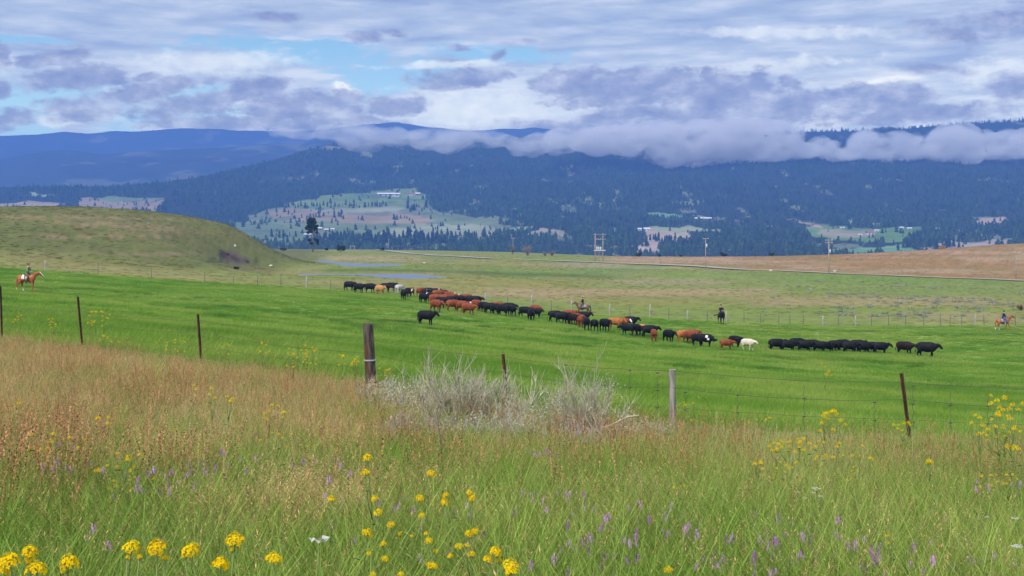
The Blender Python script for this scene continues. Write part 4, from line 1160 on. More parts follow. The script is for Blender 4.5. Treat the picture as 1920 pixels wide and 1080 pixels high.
def make_horse(coat, loc, rz, legs, label, neck, fwd, blanket, socks=False, blaze=True, tail_fly=0.0, scale=1.0):
    e = bpy.data.objects.new("horse", None); COL.objects.link(e); e.location = loc; e.rotation_euler = (0, 0, rz); e.scale = (scale,) * 3
    tag(e, label, "horse", "saddle horses carrying the drovers")
    b = horse_mesh(legs, neck, fwd)
    for m_ in (COAT[coat], mat_hoof, mat_white_hair): b.materials.append(m_)
    hx, hz_ = .66 + .40 * fwd, 1.38 + .44 * neck
    rules = [(1, lambda x, y, z: z < .06)]
    if socks: rules.append((2, lambda x, y, z: .06 <= z < .34 and x < -.3))
    if blaze: rules.append((2, lambda x, y, z: x > hx + .05 and abs(y) < .035 and z > hz_ - .04 - (x - hx) * .62))
    paint(b, rules)
    add_obj("body", b, None, e)
    mt = MANE[coat]
    # mane: a crest of hanging locks
    tb = []
    for k in range(14):
        t = k / 13
        x = .52 + (hx - .52) * t; z = 1.50 + (hz_ + .10 - 1.50) * t + .06 * math.sin(math.pi * t)
        tb.append([(x, 0, z, .02, .03), (x - .03, -.07, z - .08, .025, .03), (x - .04, -.10, z - .22 - .04 * random.random(), .008, .01)])
    child("mane", tubes_mesh("mane", tb, None, n=6), mt, e)
    f = tail_fly
    child("tail", tubes_mesh("tail", [[(-.82, 0, 1.30, .035), (-.90 - .1 * f, -.3 * f, 1.24 - .02 * f, .05), (-.95 - .2 * f, -.7 * f, 1.0 + .2 * f, .065), (-.98 - .2 * f, -1.0 * f, .75 + .55 * f, .07), (-.99 - .1 * f, -1.1 * f, .5 + 1.0 * f, .045), (-.98, -1.0 * f, .38 + 1.2 * f, .01)]], None, n=8), mt, e)
    bl = tubes_mesh("saddle_blanket", [{'p': [(-.38, 0, 1.165, .29, .30), (-.36, 0, 1.165, .295, .315), (.16, 0, 1.14, .30, .335), (.18, 0, 1.14, .29, .32)], 'side': (0, 1, 0)}], None, n=24)
    bm = bmesh.new(); bm.from_mesh(bl)
    bmesh.ops.delete(bm, geom=[v for v in bm.verts if v.co.z < 1.02 or (abs(v.co.y) < .02 and abs(v.co.x + .1) > .3)], context='VERTS'); bm.to_mesh(bl); bm.free()
    child("saddle_blanket", bl, blanket, e)
    sa = tubes_mesh("saddle", [[(-.28, 0, 1.50, .10, .05), (-.22, 0, 1.46, .17, .05), (-.05, 0, 1.44, .16, .045), (.10, 0, 1.46, .15, .05), (.15, 0, 1.52, .06, .06)],
        [(.14, 0, 1.48, .03), (.15, 0, 1.60, .025), (.16, 0, 1.62, .045)], [(-.05, .2, 1.42, .16, .03), (-.03, .30, 1.2, .13, .02), (-.02, .31, 1.02, .08, .02)], [(-.05, -.2, 1.42, .16, .03), (-.03, -.30, 1.2, .13, .02), (-.02, -.31, 1.02, .08, .02)]], .02, 1)
    child("saddle", sa, leather, e)
    # bridle and reins
    br = [[(hx + .27, .075, hz_ - .13, .012), (hx + .27, 0, hz_ - .10, .012), (hx + .27, -.075, hz_ - .13, .012)]]
    for s in (-1, 1):
        br.append([(hx - .03, .09 * s, hz_ + .05, .012), (hx + .2, .08 * s, hz_ - .12, .012), (hx + .30, .065 * s, hz_ - .24, .012)])
        br.append([(hx + .30, .065 * s, hz_ - .24, .01), (.75, .12 * s, 1.5, .01), (.28, .05 * s, 1.62, .01)])
    child("bridle", tubes_mesh("bridle", br, None, n=5), dark_leather, e)
    for s in (-1, 1):
        o = child("stirrup", tubes_mesh("stirrup", [[(0, .31 * s, 1.0, .02), (.02, .33 * s, .78, .018)], [(-.04, .33 * s, .72, .03), (.09, .33 * s, .72, .03)]], None, n=6), dark_leather, e)
        y_ = bpy.data.objects.new("eye", eye_me); COL.objects.link(y_); y_.parent = e; y_.location = (hx + .08, .088 * s, hz_ + .0)
    return e
# ------------------------------------------------------------------ riders
def make_rider(loc, rz, label, hat, shirt, legsm, lean=0.1, hat_style='cowboy', arm_up=0.0, vest=None, boots=None, scale=1.0, chaps=None):
    e = bpy.data.objects.new("person", None); COL.objects.link(e); e.location = loc; e.rotation_euler = (0, 0, rz); e.scale = (scale,) * 3
    tag(e, label, "person", "drovers on horseback")
    L = lean
    hipz = 1.56; ch = (L * .35, 1.98); sh = (L * .5, 2.10); nk = (L * .6, 2.20); hd = (L * .75, 2.34)
    trunk = [(-.02, 0, hipz - .04, .165, .13), (0, 0, hipz + .10, .15, .11), (L * .2, 0, 1.80, .145, .105), (ch[0], 0, ch[1], .185, .125), (sh[0], 0, sh[1], .17, .10), (nk[0], 0, nk[1], .06, .06)]
    body = [{'p': trunk, 'side': (0, 1, 0)}]
    body.append({'p': [(nk[0] - .01, 0, nk[1] - .05, .062), (hd[0] - .02, 0, hd[1] - .07, .06, .065), (hd[0], 0, hd[1], .078, .098), (hd[0] + .005, 0, hd[1] + .08, .07, .088)]})
    body.append([(hd[0] + .07, 0, hd[1] - .01, .016), (hd[0] + .115, 0, hd[1] - .02, .014)])   # nose
    arms, legs_, boots_, fingers = [], [], [], []
    for s in (-1, 1):
        up = arm_up if s > 0 else 0
        S = (sh[0], .20 * s, sh[1] - .03); E_ = (sh[0] + .10, .27 * s, 1.80 + .1 * up); Hn = (.33 + .02 * s, .07 * s, 1.70 + .12 * up)
        arms.append([(*S, .062), ((S[0] + E_[0]) / 2, (S[1] + E_[1]) / 2, (S[2] + E_[2]) / 2, .054), (*E_, .047), ((E_[0] + Hn[0]) / 2, (E_[1] + Hn[1]) / 2, (E_[2] + Hn[2]) / 2, .04), (Hn[0] - .04, Hn[1] + .02 * s, Hn[2] + .005, .03)])
        body.append([(Hn[0] - .06, Hn[1] + .02 * s, Hn[2] + .008, .028), (Hn[0], Hn[1], Hn[2], .04, .024), (Hn[0] + .035, Hn[1], Hn[2], .036, .02)])
        for k in range(4):
            fy = Hn[1] + (.027 - .018 * k) * s; ln = (.030, .036, .034, .026)[k]
            fingers.append([(Hn[0] + .03, fy, Hn[2] + .006, .0085), (Hn[0] + .03 + ln, fy, Hn[2], .008), (Hn[0] + .035 + ln, fy, Hn[2] - .028, .0075), (Hn[0] + .012 + ln, fy, Hn[2] - .04, .006)])
        fingers.append([(Hn[0] - .01, Hn[1] - .035 * s, Hn[2], .0095), (Hn[0] + .015, Hn[1] - .05 * s, Hn[2] - .01, .009), (Hn[0] + .045, Hn[1] - .042 * s, Hn[2] - .02, .0075)])
        Kn = (.26, .36 * s, 1.26); An = (.08, .36 * s, .84)
        legs_.append([(-.02, .10 * s, 1.55, .105), (.12, .25 * s, 1.44, .10), (Kn[0], Kn[1], Kn[2], .07), ((Kn[0] + An[0]) / 2, .37 * s, 1.05, .062), (An[0], An[1], An[2] + .03, .045)])
        boots_.append([(An[0] + .03, .37 * s, 1.0, .058), (An[0], An[1], .86, .045), (An[0] + .02, An[1], .78, .045, .04), (An[0] + .12, An[1], .755, .04, .03), (An[0] + .19, An[1], .75, .028, .022)])
    bmesh_all = tubes_mesh("body", body + arms + [l for l in legs_] + boots_, .017, 1)
    bm = bmesh.new(); bm.from_mesh(bmesh_all)
    for f_ in fingers: tube(bm, f_, n=6)
    bm.to_mesh(bmesh_all); bm.free()
    bmesh_all.polygons.foreach_set('use_smooth', np.ones(len(bmesh_all.polygons), bool))
    child("body", bmesh_all, skin, e)
    def inflate(tb, k):
        out_ = []
        for t in tb:
            p = t['p'] if isinstance(t, dict) else t
            out_.append({'p': [tuple(q[:3]) + tuple(v + k for v in q[3:]) for q in p], 'side': (0, 1, 0)})
        return out_
    trunk2 = {'p': trunk[:-1] + [(nk[0] - .005, 0, nk[1] - .03, .062, .062)]}
    child("shirt", tubes_mesh("shirt", inflate([trunk2] + arms, .014), .018, 1), shirt, e)
    if vest is not None:
        child("vest", tubes_mesh("vest", inflate([{'p': trunk[1:5]}], .024), .018, 1), vest, e)
    child("trousers", tubes_mesh("trousers", inflate(legs_ + [{'p': [(-.03, 0, 1.50, .15, .12), (-.01, 0, 1.60, .155, .12)]}], .012), .018, 1), legsm, e)
    child("boots", tubes_mesh("boots", inflate(boots_, .008), .016, 1), boots or dark_leather, e)
    for s in (-1, 1):
        o = bpy.data.objects.new("eye", eye_me); COL.objects.link(o); o.parent = e; o.location = (hd[0] + .082, .032 * s, hd[1] + .012); o.scale = (.5,) * 3
    child("mouth", tubes_mesh("mouth", [[(hd[0] + .088, -.022, hd[1] - .06, .005), (hd[0] + .094, 0, hd[1] - .061, .006), (hd[0] + .088, .022, hd[1] - .06, .005)]], None, n=5), simple_mat("lips", (.4, .15, .12), .5), e)
    child("hair", tubes_mesh("hair", [[(hd[0] - .03, 0, hd[1] - .06, .06, .05), (hd[0] - .035, 0, hd[1] + .02, .086, .075), (hd[0] - .01, 0, hd[1] + .10, .075, .085)]], .015, 1), simple_mat("dark_hair", (.04, .025, .02), .7), e)
    cx, cz = hd[0], hd[1] + .075
    if hat_style == 'cowboy':
        bm = bmesh.new(); rings = []
        prof = [(.20, .012), (.17, -.01), (.11, .0), (.098, .03), (.09, .10), (.065, .135), (.02, .12)]
        for rr, zz in prof:
            rings.append([bm.verts.new((cx + rr * 1.18 * math.cos(a), rr * math.sin(a), cz + zz + (.05 * abs(math.sin(a)) ** 2 if rr > .15 else 0) - (.02 * (1 - abs(math.cos(a))) if zz > .12 else 0))) for a in [2 * math.pi * k / 24 for k in range(24)]])
        for i in range(len(rings) - 1):
            for k in range(24): bm.faces.new((rings[i][k], rings[i][(k + 1) % 24], rings[i + 1][(k + 1) % 24], rings[i + 1][k]))
        bm.faces.new(rings[-1]); bmesh.ops.solidify(bm, geom=list(bm.faces), thickness=.006)
        mm = bpy.data.meshes.new("hat"); bm.to_mesh(mm); bm.free()
    else:
        mm = tubes_mesh("hat", [[(cx - .01, 0, cz - .03, .092, .10), (cx, 0, cz + .03, .088, .098), (cx, 0, cz + .07, .06, .065)], {'p': [(cx + .06, 0, cz - .015, .07, .012), (cx + .15, 0, cz - .02, .06, .008)]}], .014, 1)
    mm.polygons.foreach_set('use_smooth', np.ones(len(mm.polygons), bool))
    child("hat", mm, hat, e)
    return e
cm = lambda n, c, r=.85: simple_mat(n, c, r, .15)
def pair(px, py, D, rz, coat, hl, rl, hk, rk):
    x, y = (px - 960) / F * D, D
    z = (HY - py) / F * D
    z = gz(x, y) - .02
    make_horse(coat, (x, y, z), math.radians(rz), label=hl, **hk)
    make_rider((x, y, z), math.radians(rz), label=rl, **rk)
def pair_at(px, py, rz, coat, hl, rl, hk, rk):
    x, y, z = drop(px, py, 80, 175)
    make_horse(coat, (x, y, z - .02), math.radians(rz), label=hl, **hk)
    sc_ = hk.get('scale', 1)
    rk.setdefault('scale', sc_)
    make_rider((x, y, z - .02), math.radians(rz), label=rl, **rk)
WALK = [(.10, .22, 0), (-.05, -.14, 0), (-.12, -.26, 0), (.12, .22, .02)]
TROT = [(.20, .34, .10), (-.10, -.22, .12), (-.16, -.38, .10), (.20, .20, 0)]
STAND = [(0, .02, 0), (0, -.03, 0), (0, .02, 0), (0, -.05, 0)]
pair_at(51, 546, -8, 'chestnut', "chestnut horse with a white blaze walking beside the fence at the hill's foot", "rider in a tan jacket, green shirt front and brown chaps on the blazed chestnut",
     dict(legs=WALK, neck=.55, fwd=1.1, blanket=cm("white_blanket", (.7, .68, .64)), socks=True), dict(hat=cm("straw_hat", (.55, .38, .24)), shirt=cm("tan_jacket", (.30, .22, .13)), vest=cm("green_shirt", (.02, .30, .16)), legsm=cm("brown_chaps", (.16, .12, .075)), lean=.18))
pair_at(1093, 592, 176, 'bay', "brown horse with a pale nose carrying the white-hatted rider behind the herd", "rider in a white cowboy hat and black jacket on the brown horse",
     dict(legs=WALK, neck=.75, fwd=.95, blanket=cm("grey_blanket", (.3, .28, .3)), socks=True, scale=1.0), dict(hat=cm("white_hat", (.85, .84, .8)), shirt=cm("black_jacket", (.02, .024, .024)), legsm=cm("dark_jeans", (.10, .07, .09)), lean=.1))
pair_at(1352, 608, -82, 'black', "black horse facing the meadow with its tail swung out sideways", "rider in a black cap and black coat on the black horse",
     dict(legs=STAND, neck=.35, fwd=.7, blanket=cm("black_blanket", (.03, .03, .035)), blaze=False, tail_fly=.55, scale=1.0), dict(hat=cm("black_cap", (.015, .015, .016)), shirt=cm("black_coat", (.025, .025, .03)), legsm=cm("dark_trousers", (.06, .035, .045)), hat_style='cap', lean=.05, arm_up=.6))
pair_at(1881, 619, 0, 'chestnut', "chestnut horse trotting with raised head ahead of the herd", "rider in a dark jacket and blue jeans on the trotting chestnut",
     dict(legs=TROT, neck=.95, fwd=1.05, blanket=cm("blue_grey_blanket", (.28, .27, .4)), socks=True, blaze=False, scale=1.0), dict(hat=cm("dark_cap", (.03, .025, .03)), shirt=cm("dark_jacket", (.04, .032, .04)), legsm=cm("blue_jeans", (.06, .13, .32)), hat_style='cap', lean=.12, boots=cm("pale_boots", (.5, .48, .42))))

# ------------------------------------------------------------------ near wire fence
wood_old = simple_mat("weathered_dark_wood", (0.05, 0.038, 0.033), .95, .1, noise=(9, (0.13, 0.105, 0.095), .38, .62, (3, 3, .35)))
wood_grey = simple_mat("weathered_grey_wood", (0.20, 0.18, 0.155), .95, .1, noise=(9, (0.36, 0.335, 0.30), .38, .62, (3, 3, .3)))
rust = simple_mat("rusty_steel", (0.055, 0.022, 0.018), .8, .3, noise=(14, (0.16, 0.055, 0.035), .45, .62, (1, 1, .4)))
wire_m = simple_mat("old_wire", (0.09, 0.075, 0.065), .6, .4)
wire_bright = simple_mat("galvanised_wire", (0.45, 0.46, 0.48), .35, .6)
rust_patch = simple_mat("rusty_stain", (0.13, 0.05, 0.028), .9, .1)
fence = bpy.data.objects.new("wire_fence", None); COL.objects.link(fence)
tag(fence, "old wire fence of rusty steel and wooden posts between the flowery meadow and the pasture", "fence")
def t_post(px, D, top_py, lean, label=None):
    x = (px - 960) / F * D
    topz = (HY - top_py) / F * D; gz_ = gz(x, D)
    h = topz - gz_
    bm = bmesh.new()
    sec = [(-.022, -.004), (.022, -.004), (.022, .002), (.004, .002), (.004, .034), (-.004, .034), (-.004, .002), (-.022, .002)]
    lv = [-.35, 0, h * .33, h * .66, h]
    rings = [[bm.verts.new((sx * 1.15 + lean * (z - h) , -sy * 1.1, z)) for sx, sy in sec] for z in lv]
    for a, b in zip(rings[:-1], rings[1:]):
        for k in range(8): bm.faces.new((a[k], a[(k + 1) % 8], b[(k + 1) % 8], b[k]))
    bm.faces.new(rings[-1])
    for k in range(int(h / .055)):     # studs
        z = .1 + k * .055
        bmesh.ops.create_cube(bm, size=1, matrix=Matrix.Translation((lean * (z - h), -.042, z)) @ Matrix.Diagonal((.014, .012, .016, 1)))
    bmesh.ops.recalc_face_normals(bm, faces=bm.faces)
    mm = bpy.data.meshes.new("steel_post"); bm.to_mesh(mm); bm.free()
    o = add_obj("steel_post", mm, rust, fence, loc=(x, D, gz_))
    return (x, D, gz_, h, lean)
def wood_post(px, D, top_py, r0, mat, lean, seed, label):
    x = (px - 960) / F * D; topz = (HY - top_py) / F * D; g = gz(x, D); h = topz - g
    r = random.Random(seed); bm = bmesh.new(); n = 18; rings = []
    prof = [r.uniform(.92, 1.06) for _ in range(n)]
    crack = r.randrange(n)
    for z in [-.4, 0, .25, .5, .75, .92, 1.0]:
        zz = z * h if z > 0 else z
        ring = []
        for k in range(n):
            a = 2 * math.pi * k / n
            q = r0 * prof[k] * (1.07 - .07 * max(z, 0)) * r.uniform(.985, 1.015)
            if k in (crack, (crack + 7) % n, (crack + 12) % n): q *= .86
            ring.append(bm.verts.new((q * math.cos(a) + lean * (zz - h), q * math.sin(a), zz + (r.uniform(-.012, .012) if z == 1.0 else 0))))
        rings.append(ring)
    for a, b in zip(rings[:-1], rings[1:]):
        for k in range(n): bm.faces.new((a[k], a[(k + 1) % n], b[(k + 1) % n], b[k]))
    c = bm.verts.new((0, 0, h + .004))
    for k in range(n): bm.faces.new((rings[-1][k], rings[-1][(k + 1) % n], c))
    mm = bpy.data.meshes.new("wooden_post"); bm.to_mesh(mm); bm.free()
    o = add_obj("wooden_post", mm, mat, fence, loc=(x, D, g)); o['label'] = label
    for p in mm.polygons: p.use_smooth = False
    return (x, D, g, h, lean), o
posts = []
posts.append(t_post(-120, 34.5, 520, -.03))
posts.append(t_post(1, 31, 536, -.03))
posts.append(t_post(146, 28, 556, -.09))
posts.append(t_post(371, 24.5, 589, -.07))
p_, wp1 = wood_post(690, 21, 607, .092, wood_old, -.05, 3, "dark thick wooden post with a rust-stained flank")
posts.append(p_)
posts.append(t_post(943, 19, 664, -.10))
p_, wp2 = wood_post(1260, 17.5, 693, .050, wood_grey, -.015, 8, "slim pale grey wooden post")
posts.append(p_)
posts.append(t_post(1690, 17, 700, -.13))
posts.append(t_post(2150, 17.3, 735, -.05))
# rusty iron strap and wire wraps on the dark post
def wrap(parent, name, r, z, lean, h, mat, rad=.006, turns=1):
    pts = []
    for k in range(int(24 * turns) + 1):
        a = 2 * math.pi * k / 24
        zz = z + .012 * k / 24
        pts.append((r * math.cos(a) + lean * (zz - h), r * math.sin(a), zz, rad))
    o = add_obj(name, tubes_mesh(name, [{'p': pts, 'side': (0, 0, 1), 'n': 5}], None), mat, parent)
h1 = posts[4][3]
wrap(wp1, "wire_wrap", .1, h1 - .64, -.05, h1, wire_bright, .006, 2)
wrap(wp1, "wire_wrap", .1, h1 - 1.0, -.05, h1, wire_m, .006, 2)
bm = bmesh.new()
bmesh.ops.create_grid(bm, x_segments=2, y_segments=8, size=.5)
for v in bm.verts:
    z = h1 * (.32 + .42 * (v.co.y + .5)); a = -2.05 + v.co.x * .55 + .06 * math.sin(z * 30)
    v.co = Vector((.0965 * math.cos(a) - .05 * (z - h1), .0965 * math.sin(a), z))
mm = bpy.data.meshes.new("rust_stain"); bm.to_mesh(mm); bm.free()
add_obj("rust_stain", mm, rust_patch, wp1)
# strands
def strand(idx_h, sagk, mat, rad, i0=0, i1=None, seed=0):
    r = random.Random(seed)
    i1 = len(posts) - 1 if i1 is None else i1
    for i in range(i0, i1):
        a, b = posts[i], posts[i + 1]; pts = []
        za, zb = a[2] + idx_h, b[2] + idx_h
        for k in range(15):
            t = k / 14
            x = a[0] + (b[0] - a[0]) * t + (a[4] * (idx_h - a[3])) * (1 - t) + (b[4] * (idx_h - b[3])) * t
            y = a[1] + (b[1] - a[1]) * t - .045
            z = za + (zb - za) * t - sagk * 4 * t * (1 - t) + r.uniform(-.006, .006)
            pts.append((x, y, z, rad))
        add_obj("wire", tubes_mesh("wire", [{'p': pts, 'side': (0, 0, 1), 'n': 4}], None), mat, fence)
strand(1.02, .05, wire_m, .0027, seed=1); strand(.78, .07, wire_m, .0028, seed=2); strand(.50, .03, wire_m, .0022, seed=3); strand(.24, .02, wire_bright, .0018, seed=4)
# twisted stays hanging on the strands
for (px, ztop, zbot) in [(1180, 1.0, .2), (1232, .98, .45), (1284, .8, .25), (1382, .8, .25), (1506, .95, .25), (1638, .78, .3), (1710, .98, .4), (1780, .95, .35), (1850, .9, .3), (1060, .98, .3), (805, .98, .3), (560, 1.0, .3)]:
    i = max(k for k in range(len(posts)) if 960 + F * posts[k][0] / posts[k][1] <= px)
    a, b = posts[i], posts[i + 1]
    u0 = (px - 960) / F
    t = (u0 * a[1] - a[0]) / ((b[0] - a[0]) - u0 * (b[1] - a[1]))
    x, y = a[0] + (b[0] - a[0]) * t, a[1] + (b[1] - a[1]) * t - .045
    g = a[2] + (b[2] - a[2]) * t
    pts = [(x + .012 * math.sin(k * 2.1), y + .01 * math.cos(k * 2.1), g + zbot + (ztop - .05 - zbot) * k / 10, .0028) for k in range(11)]
    knots = [[(x - .02, y, g + zz, .009), (x + .02, y, g + zz, .009)] for zz in (.97, .72, .47) if zbot < zz < ztop]
    add_obj("wire_stay", tubes_mesh("wire_stay", [{'p': pts, 'side': (1, 0, 0), 'n': 4}] + knots, None, n=5), wire_m, fence)
# bright knotted wire end by the dark post
add_obj("wire_knot", tubes_mesh("wire_knot", [[(x, y, z, .008) for x, y, z in [(-2.33, 20.85, -2.28), (-2.25, 20.85, -2.26), (-2.18, 20.85, -2.22), (-2.12, 20.85, -2.27), (-2.14, 20.85, -2.31), (-2.2, 20.85, -2.29), (-2.17, 20.85, -2.24), (-2.13, 20.85, -2.16)]]], None, n=5), wire_bright, fence)

# ------------------------------------------------------------------ far fence along the pasture's far edge
far = bpy.data.objects.new("post_fence", None); COL.objects.link(far)
tag(far, "long fence of pale wooden and thin steel posts along the pasture's far edge", "fence")
pale_wood = simple_mat("pale_wood", (0.28, 0.27, 0.24), .9, .1, noise=(5, (0.4, 0.385, 0.35), .4, .6, (2, 2, .4)))
steel_far = simple_mat("dull_steel", (0.13, 0.13, 0.13), .7, .3)
def far_post(px, kind, h, lean=0.0, dy=0):
    x = (px - 960) / F * 165
    for _ in range(4):
        y = float(back_y(x)) + dy; x = (px - 960) / F * y
    z = gz(x, y)
    r = .11 if kind == 'w' else .045
    pts = [(lean * -.3, 0, -.3, r * 1.05), (0, 0, 0, r), (lean * h * .5, 0, h * .5, r * .97), (lean * h, 0, h, r * .92)]
    mm = tubes_mesh("wooden_post" if kind == 'w' else "steel_post", [pts], None, n=8)
    o = add_obj(mm.name.split('.')[0], mm, pale_wood if kind == 'w' else steel_far, far, loc=(x, y, z))
    return (x, y, z)
far_list = [(-40, 's', 1.3, 0), (85, 'w', 1.35, .0), (184, 's', 1.6, 0), (284, 's', 1.5, 0), (384, 's', 1.5, 0), (438, 's', 1.2, 0), (483, 's', 1.5, 0), (527, 's', 1.6, -.03), (575, 'w', 1.55, 0), (620, 's', 1.4, 0), (664, 's', 1.4, 0), (711, 's', 1.4, 0), (757, 's', 1.4, 0), (800, 's', 1.4, 0), (823, 'w', 1.4, 0), (868, 's', 1.4, 0),
    (910, 'w', 1.5, .02), (952, 's', 1.4, 0), (996, 'w', 1.85, .06), (1034, 's', 1.4, 0), (1071, 'w', 1.6, .04), (1107, 's', 1.4, 0), (1143, 'w', 1.5, .02), (1181, 's', 1.4, 0), (1218, 'w', 1.7, .05), (1254, 's', 1.4, 0), (1289, 'w', 1.2, .0), (1326, 's', 1.3, 0), (1362, 'w', 1.4, 0), (1395, 's', 1.3, 0), (1426, 's', 1.2, 0), (1460, 's', 1.3, 0), (1481, 's', 1.3, 0),
    (1506, 's', 1.3, 0), (1543, 'w', 1.2, 0), (1572, 's', 1.4, 0), (1604, 'w', 1.3, 0), (1634, 's', 1.3, 0), (1666, 's', 1.6, 0), (1698, 's', 1.4, 0), (1732, 's', 1.3, 0), (1763, 's', 1.5, 0), (1781, 's', 1.4, .05), (1803, 's', 1.3, 0), (1828, 'w', 1.5, .04), (1845, 's', 1.5, -.03), (1904, 's', 1.4, 0), (1960, 'w', 1.4, 0)]
fp = [far_post(*a) for a in far_list]
for hh_ in (.35, .75, 1.1):
    pts = [(x, y, z + hh_, .0035) for x, y, z in fp]
    add_obj("wire", tubes_mesh("wire", [{'p': pts, 'side': (0, 0, 1), 'n': 4}], None), wire_bright, far)

# ------------------------------------------------------------------ utility poles
pole_wood = simple_mat("pole_wood", (0.30, 0.25, 0.20), .9, .1, noise=(3, (0.42, 0.36, 0.3), .4, .6, (2, 2, .2)))
pole_pinkish = simple_mat("reddish_pole_wood", (0.42, 0.29, 0.24), .9, .1)
grey_metal = simple_mat("grey_transformer", (0.55, 0.57, 0.6), .45, .5)
insul = simple_mat("porcelain", (0.7, 0.72, 0.72), .3, .5)
def boxm(cx, cy, cz, sx, sy, sz):
    x0, x1, y0, y1, z0, z1 = cx - sx/2, cx + sx/2, cy - sy/2, cy + sy/2, cz - sz/2, cz + sz/2
    mm = bpy.data.meshes.new("b")
    mm.from_pydata([(x0,y0,z0),(x1,y0,z0),(x1,y1,z0),(x0,y1,z0),(x0,y0,z1),(x1,y0,z1),(x1,y1,z1),(x0,y1,z1)], [], [(0,3,2,1),(4,5,6,7),(0,1,5,4),(1,2,6,5),(2,3,7,6),(3,0,4,7)])
    mm.update(); return mm
def pole(px, D, top_py, label, arms=(0.6,), arm_w=2.4, trans=1, mat=None, r=.15, trz=2.2, guard=False):
    x = (px - 960) / F * D; g = gz(x, D); h = (HY - top_py) / F * D - g
    e = bpy.data.objects.new("utility_pole", None); COL.objects.link(e); e.location = (x, D, g)
    tag(e, label, "utility pole", "utility poles on the far range")
    add_obj("pole", tubes_mesh("pole", [[(0, 0, -1, r * 1.2), (0, 0, h * .5, r * 1.05), (0, 0, h, r * .8)]], None, n=10), mat or pole_wood, e)
    for a in arms:
        mm = boxm(0, -.16, h - a, arm_w, .12, .16); mm.name = "crossarm"; ca = add_obj("crossarm", mm, mat or pole_wood, e)
        for k in (-.45, -.15, .3, .45):
            add_obj("insulator", tubes_mesh("insulator", [[(k * arm_w, -.16, h - a + .05, .05), (k * arm_w, -.16, h - a + .22, .07), (k * arm_w, -.16, h - a + .3, .03)]], None, n=6), insul, ca)
    for k in range(trans):
        add_obj("transformer", tubes_mesh("transformer", [[(.32, -.2, h - trz - .9, .24), (.32, -.2, h - trz, .25), (.32, -.2, h - trz + .1, .12)], [(.32, -.2, h - trz + .1, .04), (.32, -.2, h - trz + .35, .03)], [(.1, -.1, h - trz - .3, .04), (.3, -.2, h - trz - .3, .04)]], None, n=10), grey_metal, e)
    return e, h
pole(1554, 365, 449, "tall utility pole with a crossarm and one transformer by the gravel road", arms=(.25, 1.0), arm_w=2.3, trz=3.1)
pole(1323, 405, 447, "utility pole with one small transformer, midway between the twin poles and the tall pole", arms=(.15,), arm_w=1.8, r=.12, trz=2.0)
pole(1905, 345, 473, "utility pole on the brown rise at the photo's edge", arms=(.2,), arm_w=1.9, r=.12, trans=0)
pole(962, 640, 446, "thin distant utility pole above the grey leafless bushes", arms=(.2,), arm_w=2.6, r=.12, trans=0)
pole(729, 700, 447, "thin distant utility pole beside the gate frame and the tree belt", arms=(), r=.12, trans=0)
# twin poles with platform and three transformers
D = 470
e = bpy.data.objects.new("transformer_station", None); COL.objects.link(e)
x0 = (1123 - 960) / F * D; g0 = gz(x0, D); e.location = (x0, D, g0)
tag(e, "pair of utility poles carrying three grey transformers on a platform between them", "utility poles")
kx = D / F
H0 = (HY - 438) / F * D - g0
add_obj("pole", tubes_mesh("pole", [[((1116 - 1123) * kx, 0, -1, .2), ((1116 - 1123) * kx, 0, H0, .17)]], None, n=10), pole_pinkish, e)
add_obj("pole", tubes_mesh("pole", [[((1130.5 - 1123) * kx, 0, -1, .19), ((1130.5 - 1123) * kx, 0, H0 + .1, .15)]], None, n=10), pole_wood, e)
for (pyy, w0, w1, hh2) in [(449, 1117, 1136, .18), (439.5, 1112, 1137, .14)]:
    zc = (HY - pyy) / F * D - g0
    add_obj("crossarm", boxm(((w0 + w1) / 2 - 1123) * kx, -.25, zc, (w1 - w0) * kx, .14, hh2), pole_wood, e)
zc = (HY - 469.5) / F * D - g0
add_obj("platform", boxm((1124.5 - 1123) * kx, 0, zc, 22 * kx, .9, .3), grey_metal, e)
for k in range(3):
    xx = (1119.3 + 3.5 * k - 1123) * kx
    add_obj("transformer", tubes_mesh("transformer", [[(xx, 0, zc + .16, .27), (xx, 0, zc + 1.15, .28), (xx, 0, zc + 1.25, .14)], [(xx - .1, 0, zc + 1.2, .04), (xx - .1, 0, zc + 1.55, .03)]], None, n=10), grey_metal, e)
    add_obj("insulator", tubes_mesh("insulator", [[(xx, -.25, (HY - 448) / F * D - g0, .07), (xx, -.25, (HY - 446.5) / F * D - g0, .05)]], None, n=6), insul, e)
add_obj("stay_post", tubes_mesh("stay_post", [[(0, -.8, -.5, .1), (0, -.8, zc - .2, .09)]], None, n=8), pole_wood, e)
add_obj("ladder_rail", boxm(.8, -.2, zc * .5, .08, .08, zc), pole_wood, e)
# gate frame on the skyline, by the bush
D = 640; x0 = (661 - 960) / F * D; g0 = gz(x0, D)
e = bpy.data.objects.new("gate_frame", None); COL.objects.link(e); e.location = (x0, D, g0)
tag(e, "small timber gate frame standing on the skyline near the dark bush", "gate")
for s in (-1, 1):
    add_obj("post", tubes_mesh("post", [[(s * 1.1, 0, -.4, .14), (s * 1.1, 0, 3.2, .12)]], None, n=8), pole_wood, e)
add_obj("lintel", boxm(0, 0, 3.3, 2.9, .2, .22), pole_wood, e)
